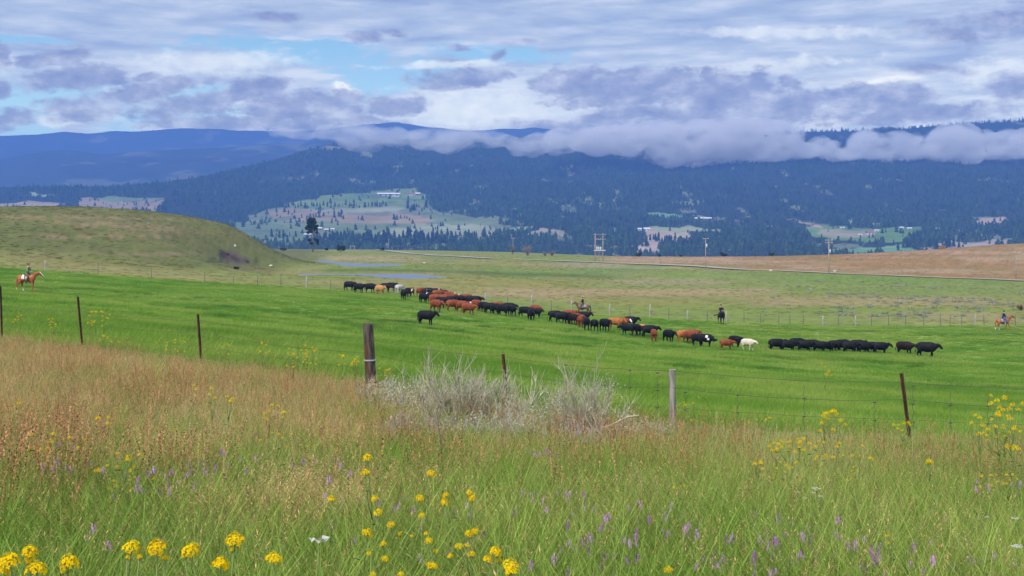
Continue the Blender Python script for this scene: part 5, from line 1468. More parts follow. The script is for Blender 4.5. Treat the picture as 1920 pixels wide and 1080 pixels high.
# ------------------------------------------------------------------ grasses: tuft meshes spread over the ground
def blades_mesh(name, n, hr, w, radius, curve, segs=3, seed=0, head=None, spread=0.35, wtip=.12):
    r = np.random.default_rng(seed)
    V, T3, tint = [], [], []
    off = 0
    for i in range(n):
        a = r.random() * 6.283; rad = radius * math.sqrt(r.random()); bx, by = math.cos(a) * rad, math.sin(a) * rad
        h = r.uniform(*hr); da = a + r.normal() * .9; lean = abs(r.normal()) * spread * h; cv = curve * h * r.uniform(.2, 1.2)
        wd = w * r.uniform(.6, 1.3); fa = r.random() * 3.14
        sx, sy = math.cos(fa) * wd / 2, math.sin(fa) * wd / 2
        t1, t2 = r.random(), r.random()
        for k in range(segs + 1):
            t = k / segs
            ox = bx + math.cos(da) * (lean * t + cv * t * t); oy = by + math.sin(da) * (lean * t + cv * t * t); oz = h * (t - .18 * curve * t * t)
            ww = 1 - (1 - wtip) * t ** 1.6
            V += [(ox - sx * ww, oy - sy * ww, oz), (ox + sx * ww, oy + sy * ww, oz)]
            tint += [(t1, t2, 0)] * 2
        for k in range(segs):
            b = off + 2 * k
            T3 += [(b, b + 1, b + 3), (b, b + 3, b + 2)]
        off += 2 * (segs + 1)
        if head:
            cnt, ln, hw, droop, hl = head
            for q in range(cnt):
                t = 1 - hl * q / cnt
                px_ = bx + math.cos(da) * (lean * t + cv * t * t); py_ = by + math.sin(da) * (lean * t + cv * t * t); pz_ = h * (t - .18 * curve * t * t)
                ha = da + r.normal() * 1.3; l = ln * r.uniform(.6, 1.3)
                ex, ey, ez = px_ + math.cos(ha) * l * (.35 + droop * .5), py_ + math.sin(ha) * l * (.35 + droop * .5), pz_ + l * (.7 - droop * r.uniform(.6, 1.5))
                fx2, fy2 = -math.sin(ha) * hw, math.cos(ha) * hw
                mx, my, mz = (px_ + ex) / 2, (py_ + ey) / 2, (pz_ + ez) / 2
                V += [(px_, py_, pz_), (mx - fx2, my - fy2, mz + hw * .3), (mx + fx2, my + fy2, mz + hw * .3), (ex, ey, ez)]
                tint += [(t1, t2, 1)] * 4
                T3 += [(off, off + 1, off + 2), (off + 1, off + 3, off + 2)]
                off += 4
    me = np_mesh(name, np.array(V), faces_tri=np.array(T3))
    set_color(me, np.array(tint), 'tint')
    return me
def head_mat(name, stem1, stem2, h1, h2, trans=.2, wscale=.5):
    """stems of one colour, seed heads (tint.z = 1) of another"""
    m_ = bpy.data.materials.new(name); m_.use_nodes = True
    T = NT(m_.node_tree); T.n.clear()
    o = T.n.new('ShaderNodeOutputMaterial'); d = T.n.new('ShaderNodeBsdfDiffuse'); t = T.n.new('ShaderNodeBsdfTranslucent')
    a = T.n.new('ShaderNodeAttribute'); a.attribute_name = 'tint'
    s = T.sep(a.outputs['Vector'])
    oi = T.n.new('ShaderNodeObjectInfo'); g = T.n.new('ShaderNodeNewGeometry')
    nz = T.smooth(T.noise(g.outputs['Position'], wscale, 4, .6), .36, .64)
    f = T.m('ADD', T.m('MULTIPLY', s[0], .45), T.m('MULTIPLY', nz, .55))
    c = T.mix(s[2], T.mix(f, (*stem1, 1), (*stem2, 1)), T.mix(f, (*h1, 1), (*h2, 1)))
    k = T.m('ADD', .5, T.m('MULTIPLY', s[1], 1.0))
    c = T.mix(1.0, c, T.xyz(k, k, k), 'MULTIPLY')
    T.link(c, d.inputs[0]); T.link(c, t.inputs[0])
    mx = T.n.new('ShaderNodeMixShader'); mx.inputs[0].default_value = trans
    T.link(d.outputs[0], mx.inputs[1]); T.link(t.outputs[0], mx.inputs[2]); T.link(mx.outputs[0], o.inputs[0])
    return m_
def scatter(name, sources, pts, scl, kind='stuff', zs=None, label=None):
    """one object: every point carries a copy of one of the tufts"""
    src = bpy.data.collections.new(name + "_tufts")
    for k, m_ in enumerate(sources):
        o = bpy.data.objects.new("%s_tuft" % name, m_); src.objects.link(o)
    n = len(pts)
    me = bpy.data.meshes.new(name); me.vertices.add(n); me.vertices.foreach_set('co', np.asarray(pts, np.float32).ravel())
    a = me.attributes.new('rot', 'FLOAT', 'POINT'); a.data.foreach_set('value', (RNG.random(n) * 6.283).astype(np.float32))
    a = me.attributes.new('scl', 'FLOAT', 'POINT'); a.data.foreach_set('value', np.asarray(scl, np.float32))
    a = me.attributes.new('idx', 'INT', 'POINT'); a.data.foreach_set('value', RNG.integers(0, len(sources), n).astype(np.int32))
    o = bpy.data.objects.new(name, me); COL.objects.link(o)
    ng = bpy.data.node_groups.new(name, 'GeometryNodeTree')
    ng.interface.new_socket('Geometry', in_out='INPUT', socket_type='NodeSocketGeometry')
    ng.interface.new_socket('Geometry', in_out='OUTPUT', socket_type='NodeSocketGeometry')
    N = ng.nodes; L = ng.links
    gi = N.new('NodeGroupInput'); go = N.new('NodeGroupOutput')
    m2p = N.new('GeometryNodeMeshToPoints'); iop = N.new('GeometryNodeInstanceOnPoints')
    ci_ = N.new('GeometryNodeCollectionInfo'); ci_.inputs['Collection'].default_value = src
    ci_.inputs['Separate Children'].default_value = True; ci_.inputs['Reset Children'].default_value = True
    def attr(nm, ty):
        q = N.new('GeometryNodeInputNamedAttribute'); q.data_type = ty; q.inputs['Name'].default_value = nm
        return q.outputs[0]
    cx = N.new('ShaderNodeCombineXYZ'); L.new(attr('rot', 'FLOAT'), cx.inputs[2])
    L.new(gi.outputs[0], m2p.inputs['Mesh']); L.new(m2p.outputs[0], iop.inputs['Points'])
    L.new(ci_.outputs[0], iop.inputs['Instance']); iop.inputs['Pick Instance'].default_value = True
    L.new(attr('idx', 'INT'), iop.inputs['Instance Index']); L.new(cx.outputs[0], iop.inputs['Rotation'])
    L.new(attr('scl', 'FLOAT'), iop.inputs['Scale']); L.new(iop.outputs[0], go.inputs[0])
    md = o.modifiers.new("spread", 'NODES'); md.node_group = ng
    return tag(o, label, None, None, kind)
def sample_area(n, d0, d1, pw=0.0, margin=.05):
    """random points over the ground seen by the camera and a little beyond"""
    q = RNG.random(n); e_ = 2.0 - pw
    y = (d0 ** e_ + (d1 ** e_ - d0 ** e_) * q) ** (1 / e_)
    u = RNG.uniform(-.42 - margin - .25 / 1, .42 + margin + .25, n) if False else RNG.uniform(-.42 - margin, .42 + margin, n)
    x = u * y + RNG.uniform(-.6, .6, n) * 0
    return x, y
# --- materials
mg_green = head_mat("meadow_green", (0.16, 0.32, 0.04), (0.42, 0.49, 0.12), (0.2, 0.24, 0.08), (0.25, 0.25, 0.1), .3, .55)
mg_cheat = head_mat("cheatgrass", (0.38, 0.32, 0.12), (0.52, 0.37, 0.17), (0.62, 0.32, 0.16), (0.62, 0.44, 0.22), .3, .5)
mg_red = head_mat("red_stalks", (0.38, 0.21, 0.09), (0.46, 0.28, 0.13), (0.42, 0.18, 0.09), (0.52, 0.27, 0.15), .2, .5)
mg_straw = head_mat("straw", (0.44, 0.40, 0.22), (0.55, 0.50, 0.31), (0.48, 0.42, 0.25), (0.54, 0.47, 0.30), .2, .5)
mg_past = foliage_mat("pasture_grass", (0.15, 0.30, 0.04), (0.25, 0.40, 0.06), .25, .45, .12, (0.37, 0.45, 0.10))
mg_range = foliage_mat("range_grass", (0.17, 0.235, 0.045), (0.23, 0.25, 0.055), .25, .2, .05, (0.31, 0.245, 0.09))
mg_sage = foliage_mat("grey_sage", (0.24, 0.27, 0.19), (0.36, 0.37, 0.29), .25, .1)
def withmat(ms, m_):
    for q in ms: q.materials.append(m_)
    return ms
green_t = withmat([blades_mesh("g", 38, (.26, .62), .0062, .11, .35, 4, s) for s in range(5)], mg_green)
broad_t = withmat([blades_mesh("b", 20, (.16, .40), .012, .10, .6, 4, s + 10) for s in range(3)], mg_green)
cheat_t = withmat([blades_mesh("c", 20, (.34, .60), .0026, .12, .30, 3, s + 20, head=(6, .034, .0026, 1.0, .30)) for s in range(5)], mg_cheat)
red_t = withmat([blades_mesh("r", 10, (.40, .66), .003, .10, .12, 3, s + 30, head=(8, .022, .0045, .1, .26), spread=.14) for s in range(4)], mg_red)
straw_t = withmat([blades_mesh("s", 6, (.45, .82), .0036, .12, .15, 3, s + 40, head=(5, .022, .0022, .4, .14), spread=.2) for s in range(4)], mg_straw)
past_near = withmat([blades_mesh("p", 150, (.10, .30), .009, .5, .5, 2, s + 50) for s in range(4)], mg_past)
past_far = withmat([blades_mesh("f", 120, (.10, .27), .026, .75, .5, 2, s + 60) for s in range(4)], mg_past)
range_t = withmat([blades_mesh("n", 70, (.12, .42), .04, .8, .5, 2, s + 70) for s in range(4)], mg_range)
sage_t = withmat([blades_mesh("a", 90, (.15, .55), .05, .45, .3, 2, s + 80, spread=.8) for s in range(3)], mg_sage)

def put(name, src, n, d0, d1, wfun, smin=.8, smax=1.25, pw=0.0, hfall=None):
    x, y = sample_area(n, d0, d1, pw)
    w = wfun(x, y, 960 + F * x / y, HY - F * ground_z(x, y) / y)
    k = RNG.random(n) < w
    x, y = x[k], y[k]; z = ground_z(x, y) - .01
    sc_ = RNG.uniform(smin, smax, len(x))
    if hfall: sc_ = sc_ * (hfall[0] + (hfall[1] - hfall[0]) * sstep(y, 3.5, 11))
    scatter(name, src, np.stack([x, y, z], 1), sc_)
    return len(x)
def in_meadow(x, y):
    return 1 - sstep(y - fence_y(x) + 1.6 * (fbm(x / 1.6, y / 1.6, 3, seed=101) - .5), -.5, 1.0)
def tan_zone(x, y, px, py):
    """dry pinkish cheatgrass: dense on the upper left, in patches elsewhere"""
    n_ = fbm(x / 1.7, y / 2.6, 4, .6, seed=102)
    left = (1 - sstep(px + 520 * (n_ - .5), 560, 900)) * (1 - sstep(py + 620 * (n_ - .5), 840, 1010))
    mid = .42 * sstep(fbm(x / 1.5, y / 1.5, 3, seed=103), .5, .62) * (1 - sstep(py, 900, 1040))
    return np.clip(left * (.5 + .5 * sstep(fbm(x / 1.1, y / 2.2, 4, .6, seed=114), .40, .56)) + mid, 0, .93)
cnts = []
cnts.append(put("meadow_grass", green_t, 17000, 2.6, 33, lambda x, y, px, py: in_meadow(x, y) * (1 - .72 * tan_zone(x, y, px, py)) * (1 - .35 * sstep(y, 9, 20)), .75, 1.25, .75, hfall=(.85, .58)))
cnts.append(put("meadow_leaves", broad_t, 6500, 2.6, 30, lambda x, y, px, py: in_meadow(x, y) * (1 - .8 * tan_zone(x, y, px, py)) * (1 - .6 * sstep(y, 7, 14)), .7, 1.2, .8, hfall=(.85, .58)))
cnts.append(put("dry_cheatgrass", cheat_t, 26000, 3.6, 34, lambda x, y, px, py: in_meadow(x, y) * (.10 + .9 * tan_zone(x, y, px, py)), .8, 1.2, .6, hfall=(.85, .58)))
cnts.append(put("red_stalk_grass", red_t, 15000, 4.0, 34, lambda x, y, px, py: in_meadow(x, y) * (.10 + .62 * sstep(fbm(x / 1.3, y / 2.4, 4, .6, seed=104), .48, .64)) * sstep(1060 - py, -80, 160) * (1 - .35 * sstep(px, 900, 1300)), .8, 1.6, .6, hfall=(.85, .58)))
cnts.append(put("straw_stalk_grass", straw_t, 5200, 3.2, 34, lambda x, y, px, py: in_meadow(x, y) * (.16 + .75 * sstep(px, 900, 1400) * sstep(fbm(x / 2, y / 2, 3, seed=105), .42, .6) + .25 * sstep(1000 - py, 0, 200)), .7, 1.3, .6, hfall=(.60, .60)))
cnts.append(put("pasture_grass", past_near, 13000, 16, 62, lambda x, y, px, py: sstep(y - fence_y(x), -1.2, .2) * (.75 + .25 * fbm(x / 4, y / 4, 3, seed=106)), .7, 1.3, .5))
mg_lush = foliage_mat("lush_grass", (0.07, 0.19, 0.03), (0.13, 0.26, 0.04), .25, .4, .3)
lush_t = []
for q in past_near:
    c_ = q.copy(); c_.materials.clear(); c_.materials.append(mg_lush); lush_t.append(c_)
cnts.append(put("lush_clumps", lush_t, 16000, 20, 120, lambda x, y, px, py: (y > fence_y(x) + .5) * sstep(fbm(x / 5, y / 7, 4, .6, seed=120), .63, .72) * .6, .8, 1.4, .5))
cnts.append(put("tall_pasture_grass", past_far, 60000, 98, 122, lambda x, y, px, py: sstep(px, 1425, 1450) * (1 - sstep(px, 1690, 1760)) * .35, 1.0, 1.55))
def deep(x, y, px, py):   # taller lush strip right behind the fence
    return sstep(y - fence_y(x), -.8, .5) * (1 - sstep(y - fence_y(x), 5, 13)) * sstep(fbm(x / 2.5, y / 2.5, 3, seed=107), .36, .55)
cnts.append(put("pasture_lush_grass", past_near, 4200, 16, 46, deep, 1.2, 1.75))
cnts.append(put("pasture_far_grass", past_far, 24000, 55, 168, lambda x, y, px, py: (y < back_y(x) - 1) * (.8 + .2 * fbm(x / 8, y / 8, 3, seed=108)), .5, .95, .5))
def open_ground(x, y):
    return (y > back_y(x) - 3) * (1 - (poly_sdf(x, y, PONDS[0]['xy']) < 1.5)) * (1 - (poly_sdf(x, y, PONDS[1]['xy']) < 3)) * (np.abs(y - np.interp(x, _rx[_ord], _ry[_ord])) > 14)
def hillmask(x, y, px):
    return (np.interp(960 + F * x / 330.0, _hx, _hz) > 0) * (y > 215) * (px < 590)
def risemask(x, y, px):
    return (y > np.interp(x, _rx[_ord], _ry[_ord])) * (px > 1130)
def retuft(m_):
    out_ = []
    for q in range_t:
        c_ = q.copy(); c_.materials.clear(); c_.materials.append(m_); out_.append(c_)
    return out_
mg_hill = foliage_mat("hill_grass", (0.13, 0.155, 0.042), (0.165, 0.17, 0.052), .2, .25, .04, (0.21, 0.18, 0.07))
mg_rise = foliage_mat("brown_grass", (0.25, 0.165, 0.05), (0.31, 0.19, 0.07), .2, .2, .04, (0.37, 0.22, 0.10))
cnts.append(put("range_grass", range_t, 22000, 158, 620, lambda x, y, px, py: open_ground(x, y) * (.25 + .6 * sstep(fbm(x / 9, y / 9, 4, seed=109), .42, .62)) * (1 - hillmask(x, y, px)) * (1 - risemask(x, y, px)), .3, .65, .7))
cnts.append(put("hill_grass", retuft(mg_hill), 22000, 205, 420, lambda x, y, px, py: open_ground(x, y) * (.3 + .7 * sstep(fbm(x / 6, y / 6, 4, seed=112), .42, .62)) * hillmask(x, y, px) * (poly_sdf(px, py, [(380, 468), (510, 468), (510, 494), (470, 498), (380, 496)]) > 0), .35, .75, .7))
cnts.append(put("brown_grass", retuft(mg_rise), 16000, 330, 680, lambda x, y, px, py: open_ground(x, y) * (.2 + .6 * sstep(fbm(x / 9, y / 9, 4, seed=113), .42, .62)) * risemask(x, y, px), .3, .65, .7))
cnts.append(put("sage_patches", sage_t, 5200, 175, 380, lambda x, y, px, py: (y > back_y(x) + 6) * sstep(px, 1380, 1700) * sstep(fbm(x / 14, y / 14, 4, seed=110), .5, .62) * (1 - sstep(y, 300, 330)) * .8 + .0, .5, 1.3, .3))
print("scatter", cnts)

# ------------------------------------------------------------------ wild mustard
mat_petal = foliage_mat("mustard_petals", (0.86, 0.54, 0.004), (0.90, 0.68, 0.01), .12, .3)
mat_bud = foliage_mat("mustard_buds", (0.42, 0.42, 0.04), (0.5, 0.5, 0.06), .15, .2)
mat_stem = foliage_mat("mustard_stem", (0.16, 0.24, 0.07), (0.24, 0.30, 0.11), .15, .1)
def head_me(seed, nfl=34, dome=1.0, full=True):
    """a rounded raceme of four-petalled florets, 1 unit across"""
    r = random.Random(seed); V, Fc, mi = [], [], []
    for i in range(nfl):
        t = (i + .5) / nfl
        el_ = math.acos(1 - 1.25 * t) ; az_ = i * 2.39996 + r.uniform(-.2, .2)
        rr = .40 * r.uniform(.85, 1.12)
        n_ = Vector((math.sin(el_) * math.cos(az_), math.sin(el_) * math.sin(az_), math.cos(el_) * dome))
        c = n_ * rr * Vector((1, 1, .85)).length / 1.65
        c = Vector((n_.x * rr, n_.y * rr, n_.z * rr * .8))
        n_ = (n_ + Vector((r.uniform(-.4, .4), r.uniform(-.4, .4), r.uniform(0, .5)))).normalized()
        u = n_.orthogonal().normalized(); v = n_.cross(u)
        s = .105 * r.uniform(.8, 1.2); a0 = r.random() * 1.57
        for k in range(4):
            a = a0 + k * math.pi / 2
            d = u * math.cos(a) + v * math.sin(a); p = n_.cross(d)
            b = len(V)
            V += [c, c + d * s * .55 + p * s * .42 + n_ * s * .12, c + d * s * 1.15 + n_ * s * .0, c + d * s * .55 - p * s * .42 + n_ * s * .12]
            Fc.append((b, b + 1, b + 2, b + 3)); mi.append(0)
    for i in range(10):       # buds on top, a few pods below
        a = i * 2.4; q = .10 * math.sqrt(i / 10)
        c = Vector((q * math.cos(a) * 1.2, q * math.sin(a) * 1.2, .37)); b = len(V); s = .035
        V += [c + Vector((s, 0, 0)), c + Vector((-s * .5, s * .86, 0)), c + Vector((-s * .5, -s * .86, 0)), c + Vector((0, 0, s * 2))]
        Fc += [(b, b + 1, b + 3), (b + 1, b + 2, b + 3), (b + 2, b, b + 3)]; mi += [1] * 3
    for i in range(14):       # flower stalks
        a = i * 2.4; z = -.28 + .4 * i / 14
        e_ = Vector((.3 * math.cos(a), .3 * math.sin(a), z + .18)); b = len(V)
        V += [Vector((0, 0, z - .05)), Vector((0, 0, z - .03)), e_]
        Fc.append((b, b + 1, b + 2)); mi.append(2)
    me = bpy.data.meshes.new("flower_head"); me.from_pydata([tuple(p) for p in V], [], Fc); me.update()
    for m_ in (mat_petal, mat_bud, mat_stem): me.materials.append(m_)
    me.polygons.foreach_set('material_index', np.array(mi, np.int32))
    rr = np.random.default_rng(seed); nv = len(V)
    t = np.repeat(rr.random((nv // 4 + 1, 2)), 4, 0)[:nv]
    set_color(me, np.concatenate([t, np.zeros((nv, 1))], 1), 'tint')
    return me
heads_full = [head_me(s, 38) for s in range(4)]
heads_mid = [head_me(s + 10, 20) for s in range(3)]
def stem_mesh(segs_list, rad=.0022, leaves=3, seed=0):
    r = random.Random(seed); tb = []
    for pts in segs_list:
        tb.append({'p': [(*p, rad * (1.1 - .5 * i / len(pts))) for i, p in enumerate(pts)], 'side': (1, 0, 0), 'n': 5})
    me = tubes_mesh("stem", tb, None, n=5)
    bm = bmesh.new(); bm.from_mesh(me)
    main = segs_list[0]
    for k in range(leaves):
        p = Vector(main[min(len(main) - 1, 1 + k % max(1, len(main) - 2))]); a = r.random() * 6.28; L = r.uniform(.03, .07)
        d = Vector((math.cos(a), math.sin(a), .55)); s = Vector((-math.sin(a), math.cos(a), 0)) * L * .16
        vs = [bm.verts.new(v) for v in (p, p + d * L * .5 + s, p + d * L + Vector((0, 0, -L * .3)), p + d * L * .5 - s)]
        bm.faces.new(vs)
    bm.to_mesh(me); bm.free(); me.materials.append(mat_stem)
    n = len(me.vertices); set_color(me, np.tile([r.random(), r.random(), 0], (n, 1)), 'tint')
    return me
def mustard(base, heads, label, group, full=True, seed=0, name="mustard_plant"):
    """heads: list of (world x, y, z, width)"""
    r = random.Random(seed)
    root = bpy.data.objects.new(name, None); COL.objects.link(root); root.location = base
    tag(root, label, "wildflower", group)
    B = Vector(base); segs = []
    main = Vector(heads[0][:3]) - B
    bend = Vector((r.uniform(-.05, .05), r.uniform(-.05, .05), 0))
    mp = [main * t + bend * math.sin(math.pi * t) for t in (0, .2, .4, .6, .8, 1)]
    mp[0].z -= .03
    segs.append([tuple(p) for p in mp])
    for h_ in heads[1:]:
        e_ = Vector(h_[:3]) - B
        t = max(.15, min(.8, (e_.z / max(main.z, .05)) - .28))
        s = main * t + bend * math.sin(math.pi * t)
        q = s.lerp(e_, .5) + Vector(((e_.x - s.x) * .15, (e_.y - s.y) * .15, -.02))
        segs.append([tuple(s), tuple(q), tuple(e_)])
    add_obj("stem", stem_mesh(segs, .0026 if full else .0022, 4, seed), None, root)
    for h_ in heads:
        o = bpy.data.objects.new("flower_head", r.choice(heads_full if full else heads_mid)); COL.objects.link(o); o.parent = root
        o.location = Vector(h_[:3]) - B; w = h_[3]
        o.scale = (w, w, w * r.uniform(1.0, 1.3)); o.rotation_euler = (r.uniform(-.3, .3), r.uniform(-.3, .3), r.random() * 6.28)
    return root
def head_at(px, py, wpx, wreal=.043, Dfix=None):
    D = Dfix if Dfix else min(F * wreal / wpx, 1.12 * F / (py - HY))
    return ((px - 960) / F * D, D, (HY - py) / F * D, wpx * 1.12 * D / F)
NEAR = [ # heads of each plant (px, py, width px), label
    ([(18, 1054, 42), (8, 1074, 22)], "mustard with a broad yellow head cut by the photo's lower left corner"),
    ([(56, 1036, 31), (57, 1049, 24)], "mustard with a tall double yellow head, the tallest in the lower left corner"),
    ([(68, 1070, 40)], "mustard head half cut by the bottom edge just below the tall double head"),
    ([(130, 1058, 36), (119, 1072, 12)], "mustard with one lopsided yellow head between the corner group and the evenly spaced three"),
    ([(247, 1028, 33), (239, 1046, 10), (262, 1044, 12)], "mustard with a round yellow head, first of the evenly spaced three"),
    ([(295, 1029, 38), (310, 1047, 14)], "mustard with a wide yellow head, second of the evenly spaced three"),
    ([(358, 1034, 34), (346, 1044, 12)], "mustard with a round yellow head on a straight stem, third of the evenly spaced three"),
    ([(441, 1014, 38), (437, 1030, 12)], "mustard with the highest yellow head among those left of the white blossom"),
    ([(413, 1060, 36)], "mustard head low down under the highest one, nearly at the bottom edge"),
    ([(513, 1049, 33)], "mustard with a flat yellow head alone below the white blossom"),
    ([(689, 859, 19), (685, 887, 18)], "mustard with two heads one above the other, highest of the central flowers"),
    ([(621, 937, 17)], "mustard with a single small head on a long leaning stem above the white blossom"),
    ([(703, 936, 17), (709, 962, 20)], "mustard with two close heads midway down the central group"),
    ([(788, 935, 17), (791, 967, 15)], "mustard with two small heads one straight above the other beside the purple flowers"),
    ([(809, 888, 17)], "mustard with a single head standing high and alone right of the top pair"),
    ([(836, 929, 14), (834, 943, 20)], "mustard with a stacked double head on a stem leaning left"),
    ([(880, 924, 13), (885, 934, 16)], "mustard with a notched head on an upright stem, last of the upper central row"),
    ([(734, 985, 16)], "mustard with one small head just right below the two close heads"),
    ([(689, 1001, 22)], "mustard with one round head at the middle of the central group"),
    ([(719, 1021, 14)], "mustard with a small head between the round one and the one below"),
    ([(722, 1048, 16), (692, 1038, 11)], "mustard with a head and a smaller side bloom near the bottom centre"),
    ([(879, 1002, 17), (891, 996, 15)], "mustard with twin heads side by side under the notched one"),
    ([(804, 1015, 16), (799, 1001, 10)], "mustard with a ragged small head beside the plain grass gap"),
    ([(860, 1025, 17), (875, 1023, 12), (884, 1040, 17)], "mustard with three small heads in a loose row under the twin heads"),
    ([(929, 1036, 25), (914, 1050, 18), (935, 1052, 12)], "mustard with a large head and a smaller one attached on its left"),
    ([(957, 1061, 33), (958, 1073, 26)], "mustard with the largest yellow head at bottom centre, cut by the edge"),
    ([(1253, 1069, 17)], "mustard with a single head alone at the bottom among purple flowers"),
    ([(845, 1043, 14)], "mustard with a faint small head just under the loose row of three"),
    ([(812, 1063, 20), (805, 1058, 12)], "mustard with a wide thin head near the bottom edge"),
    ([(772, 1005, 8), (817, 1034, 12)], "mustard with two sparse blooms, paler than the rest, in the central group"),
    ([(773, 963, 6), (750, 1001, 10), (723, 1066, 12)], "mustard with three scattered tiny blooms low in the central group"),
    ([(699, 1078, 14), (752, 1077, 14)], "mustard with two blooms just cut by the bottom edge left of centre"),
]
for i, (hs, lab) in enumerate(NEAR):
    H0_ = head_at(*hs[0]); D0 = H0_[1]
    hw = [H0_] + [head_at(a, b, c, Dfix=D0 + random.uniform(-.02, .02)) for a, b, c in hs[1:]]
    bx = H0_[0] + random.uniform(-.10, .12); by = D0 + random.uniform(-.08, .12)
    mustard((bx, by, gz(bx, by)), hw, lab, "yellow mustard plants in the meadow", True, i)
# mid-distance plants: each a handful of small heads
MID = [ # centre px, py, spread x, spread y, heads, width px, depth, plants, label
    (185, 598, 22, 14, 13, 4.5, 26.5, 3, "yellow mustard bush showing above the pasture edge beside the second steel post"),
    (97, 607, 10, 9, 7, 3.5, 27, 2, "yellow mustard sprig at the meadow crest left of the leaning steel post"),
    (30, 598, 22, 7, 7, 3, 29, 2, "small yellow mustard at the meadow crest by the photo's left border"),
    (205, 636, 20, 8, 7, 3.5, 24, 2, "low yellow mustard under the bush beside the second steel post"),
    (320, 650, 28, 14, 14, 3.2, 22.5, 3, "pale yellow mustard at the meadow edge before the third steel post"),
    (425, 655, 22, 10, 7, 3.2, 22, 2, "sparse yellow mustard just past the third steel post"),
    (500, 652, 12, 12, 5, 4, 20, 1, "thin yellow mustard alone between the third steel post and the big patch"),
    (568, 668, 32, 22, 26, 4.2, 19, 5, "yellow mustard in the big patch left of the dark wooden post"),
    (655, 676, 26, 12, 13, 4.2, 19, 3, "yellow mustard touching the left flank of the dark wooden post"),
    (722, 694, 18, 13, 8, 4, 18.5, 2, "yellow mustard just right of the dark wooden post"),
    (815, 738, 36, 22, 11, 4, 17, 3, "scattered yellow mustard among the bare grey twigs"),
    (905, 806, 30, 14, 6, 4.5, 13, 2, "yellow mustard low in front of the grey brush"),
    (1050, 733, 16, 18, 4, 4, 15, 1, "yellow mustard inside the tallest bare shrub"),
    (1135, 758, 22, 10, 5, 3.6, 15.5, 1, "yellow mustard right beside the tallest bare shrub"),
    (1290, 752, 24, 10, 4, 4, 15.8, 1, "yellow mustard just right of the grey wooden post"),
    (1320, 785, 36, 10, 7, 3.5, 15.5, 2, "thin yellow mustard near the wire between the grey post and the last steel post"),
    (1425, 788, 26, 10, 6, 4, 14.8, 1, "sparse yellow mustard halfway to the last steel post"),
    (1556, 790, 30, 20, 11, 8, 11, 3, "tall yellow mustard in the tidy cluster left of the last steel post"),
    (1475, 835, 34, 14, 16, 7, 10.5, 4, "yellow mustard in the dense patch over the maroon grass"),
    (1540, 845, 40, 18, 12, 7, 10.3, 3, "yellow mustard loosely spread below the tidy cluster"),
    (1450, 880, 44, 16, 14, 6.5, 9, 4, "yellow mustard in the lowest loose patch over the maroon grass"),
    (1605, 862, 30, 30, 7, 6.5, 9, 2, "single-headed yellow mustard scattered left of the last steel post's foot"),
    (1690, 800, 16, 8, 5, 6, 12.5, 1, "yellow mustard against the foot of the last steel post"),
    (1728, 864, 12, 4, 2, 9, 8, 1, "flat-topped yellow mustard just right below the last steel post"),
    (1880, 758, 36, 18, 9, 9, 10, 2, "tallest yellow mustard at the right border, highest of all on that side"),
    (1865, 795, 44, 18, 12, 8, 10, 3, "yellow mustard in the middle of the cluster at the right border"),
    (1905, 810, 20, 14, 8, 8, 10, 2, "yellow mustard thickest at the very right border"),
    (1850, 818, 30, 8, 5, 6.5, 10, 1, "small yellow mustard at the base of the right border cluster"),
    (1898, 840, 12, 4, 2, 11, 9, 1, "yellow mustard with one wide flat head under the right border cluster"),
    (1872, 898, 46, 12, 10, 6, 8, 3, "yellow mustard mixed with purple flowers low at the right border"),
    (1610, 905, 20, 10, 4, 6, 8.5, 1, "faint yellow mustard between the white umbels and the last steel post"),
    (28, 755, 8, 4, 1, 10, 10, 1, "single yellow bloom alone in the dry grass at the left border"),
    (405, 735, 44, 20, 7, 7, 10, 3, "yellow bloom in the loose ring in dry grass left of the purple patch"),
    (515, 775, 30, 16, 6, 7, 10, 2, "yellow bloom right of the loose ring, in dry grass"),
    (190, 790, 20, 5, 4, 9, 9, 2, "yellow bloom in the pair at mid height on the left dry slope"),
    (100, 830, 60, 18, 8, 9, 7.5, 3, "yellow bloom low on the left dry slope, where green begins"),
    (230, 868, 50, 18, 9, 8, 7, 3, "yellow bloom in the band beside tiny purple flowers on the left"),
    (245, 905, 40, 14, 6, 6, 6.5, 2, "pale small yellow bloom under the band with purple flowers"),
    (540, 825, 60, 14, 6, 5, 8, 2, "tiny yellow bloom scattered in the grey-green weeds left of centre"),
    (1275, 920, 12, 6, 2, 6, 7, 1, "tiny yellow bloom alone in the right central grass"),
    (1665, 1010, 10, 6, 2, 7, 5, 1, "yellow bud low in the right foreground"),
    (1548, 690, 10, 14, 6, 4, 30, 1, "yellow mustard standing alone out on the pasture before the black file"),
]
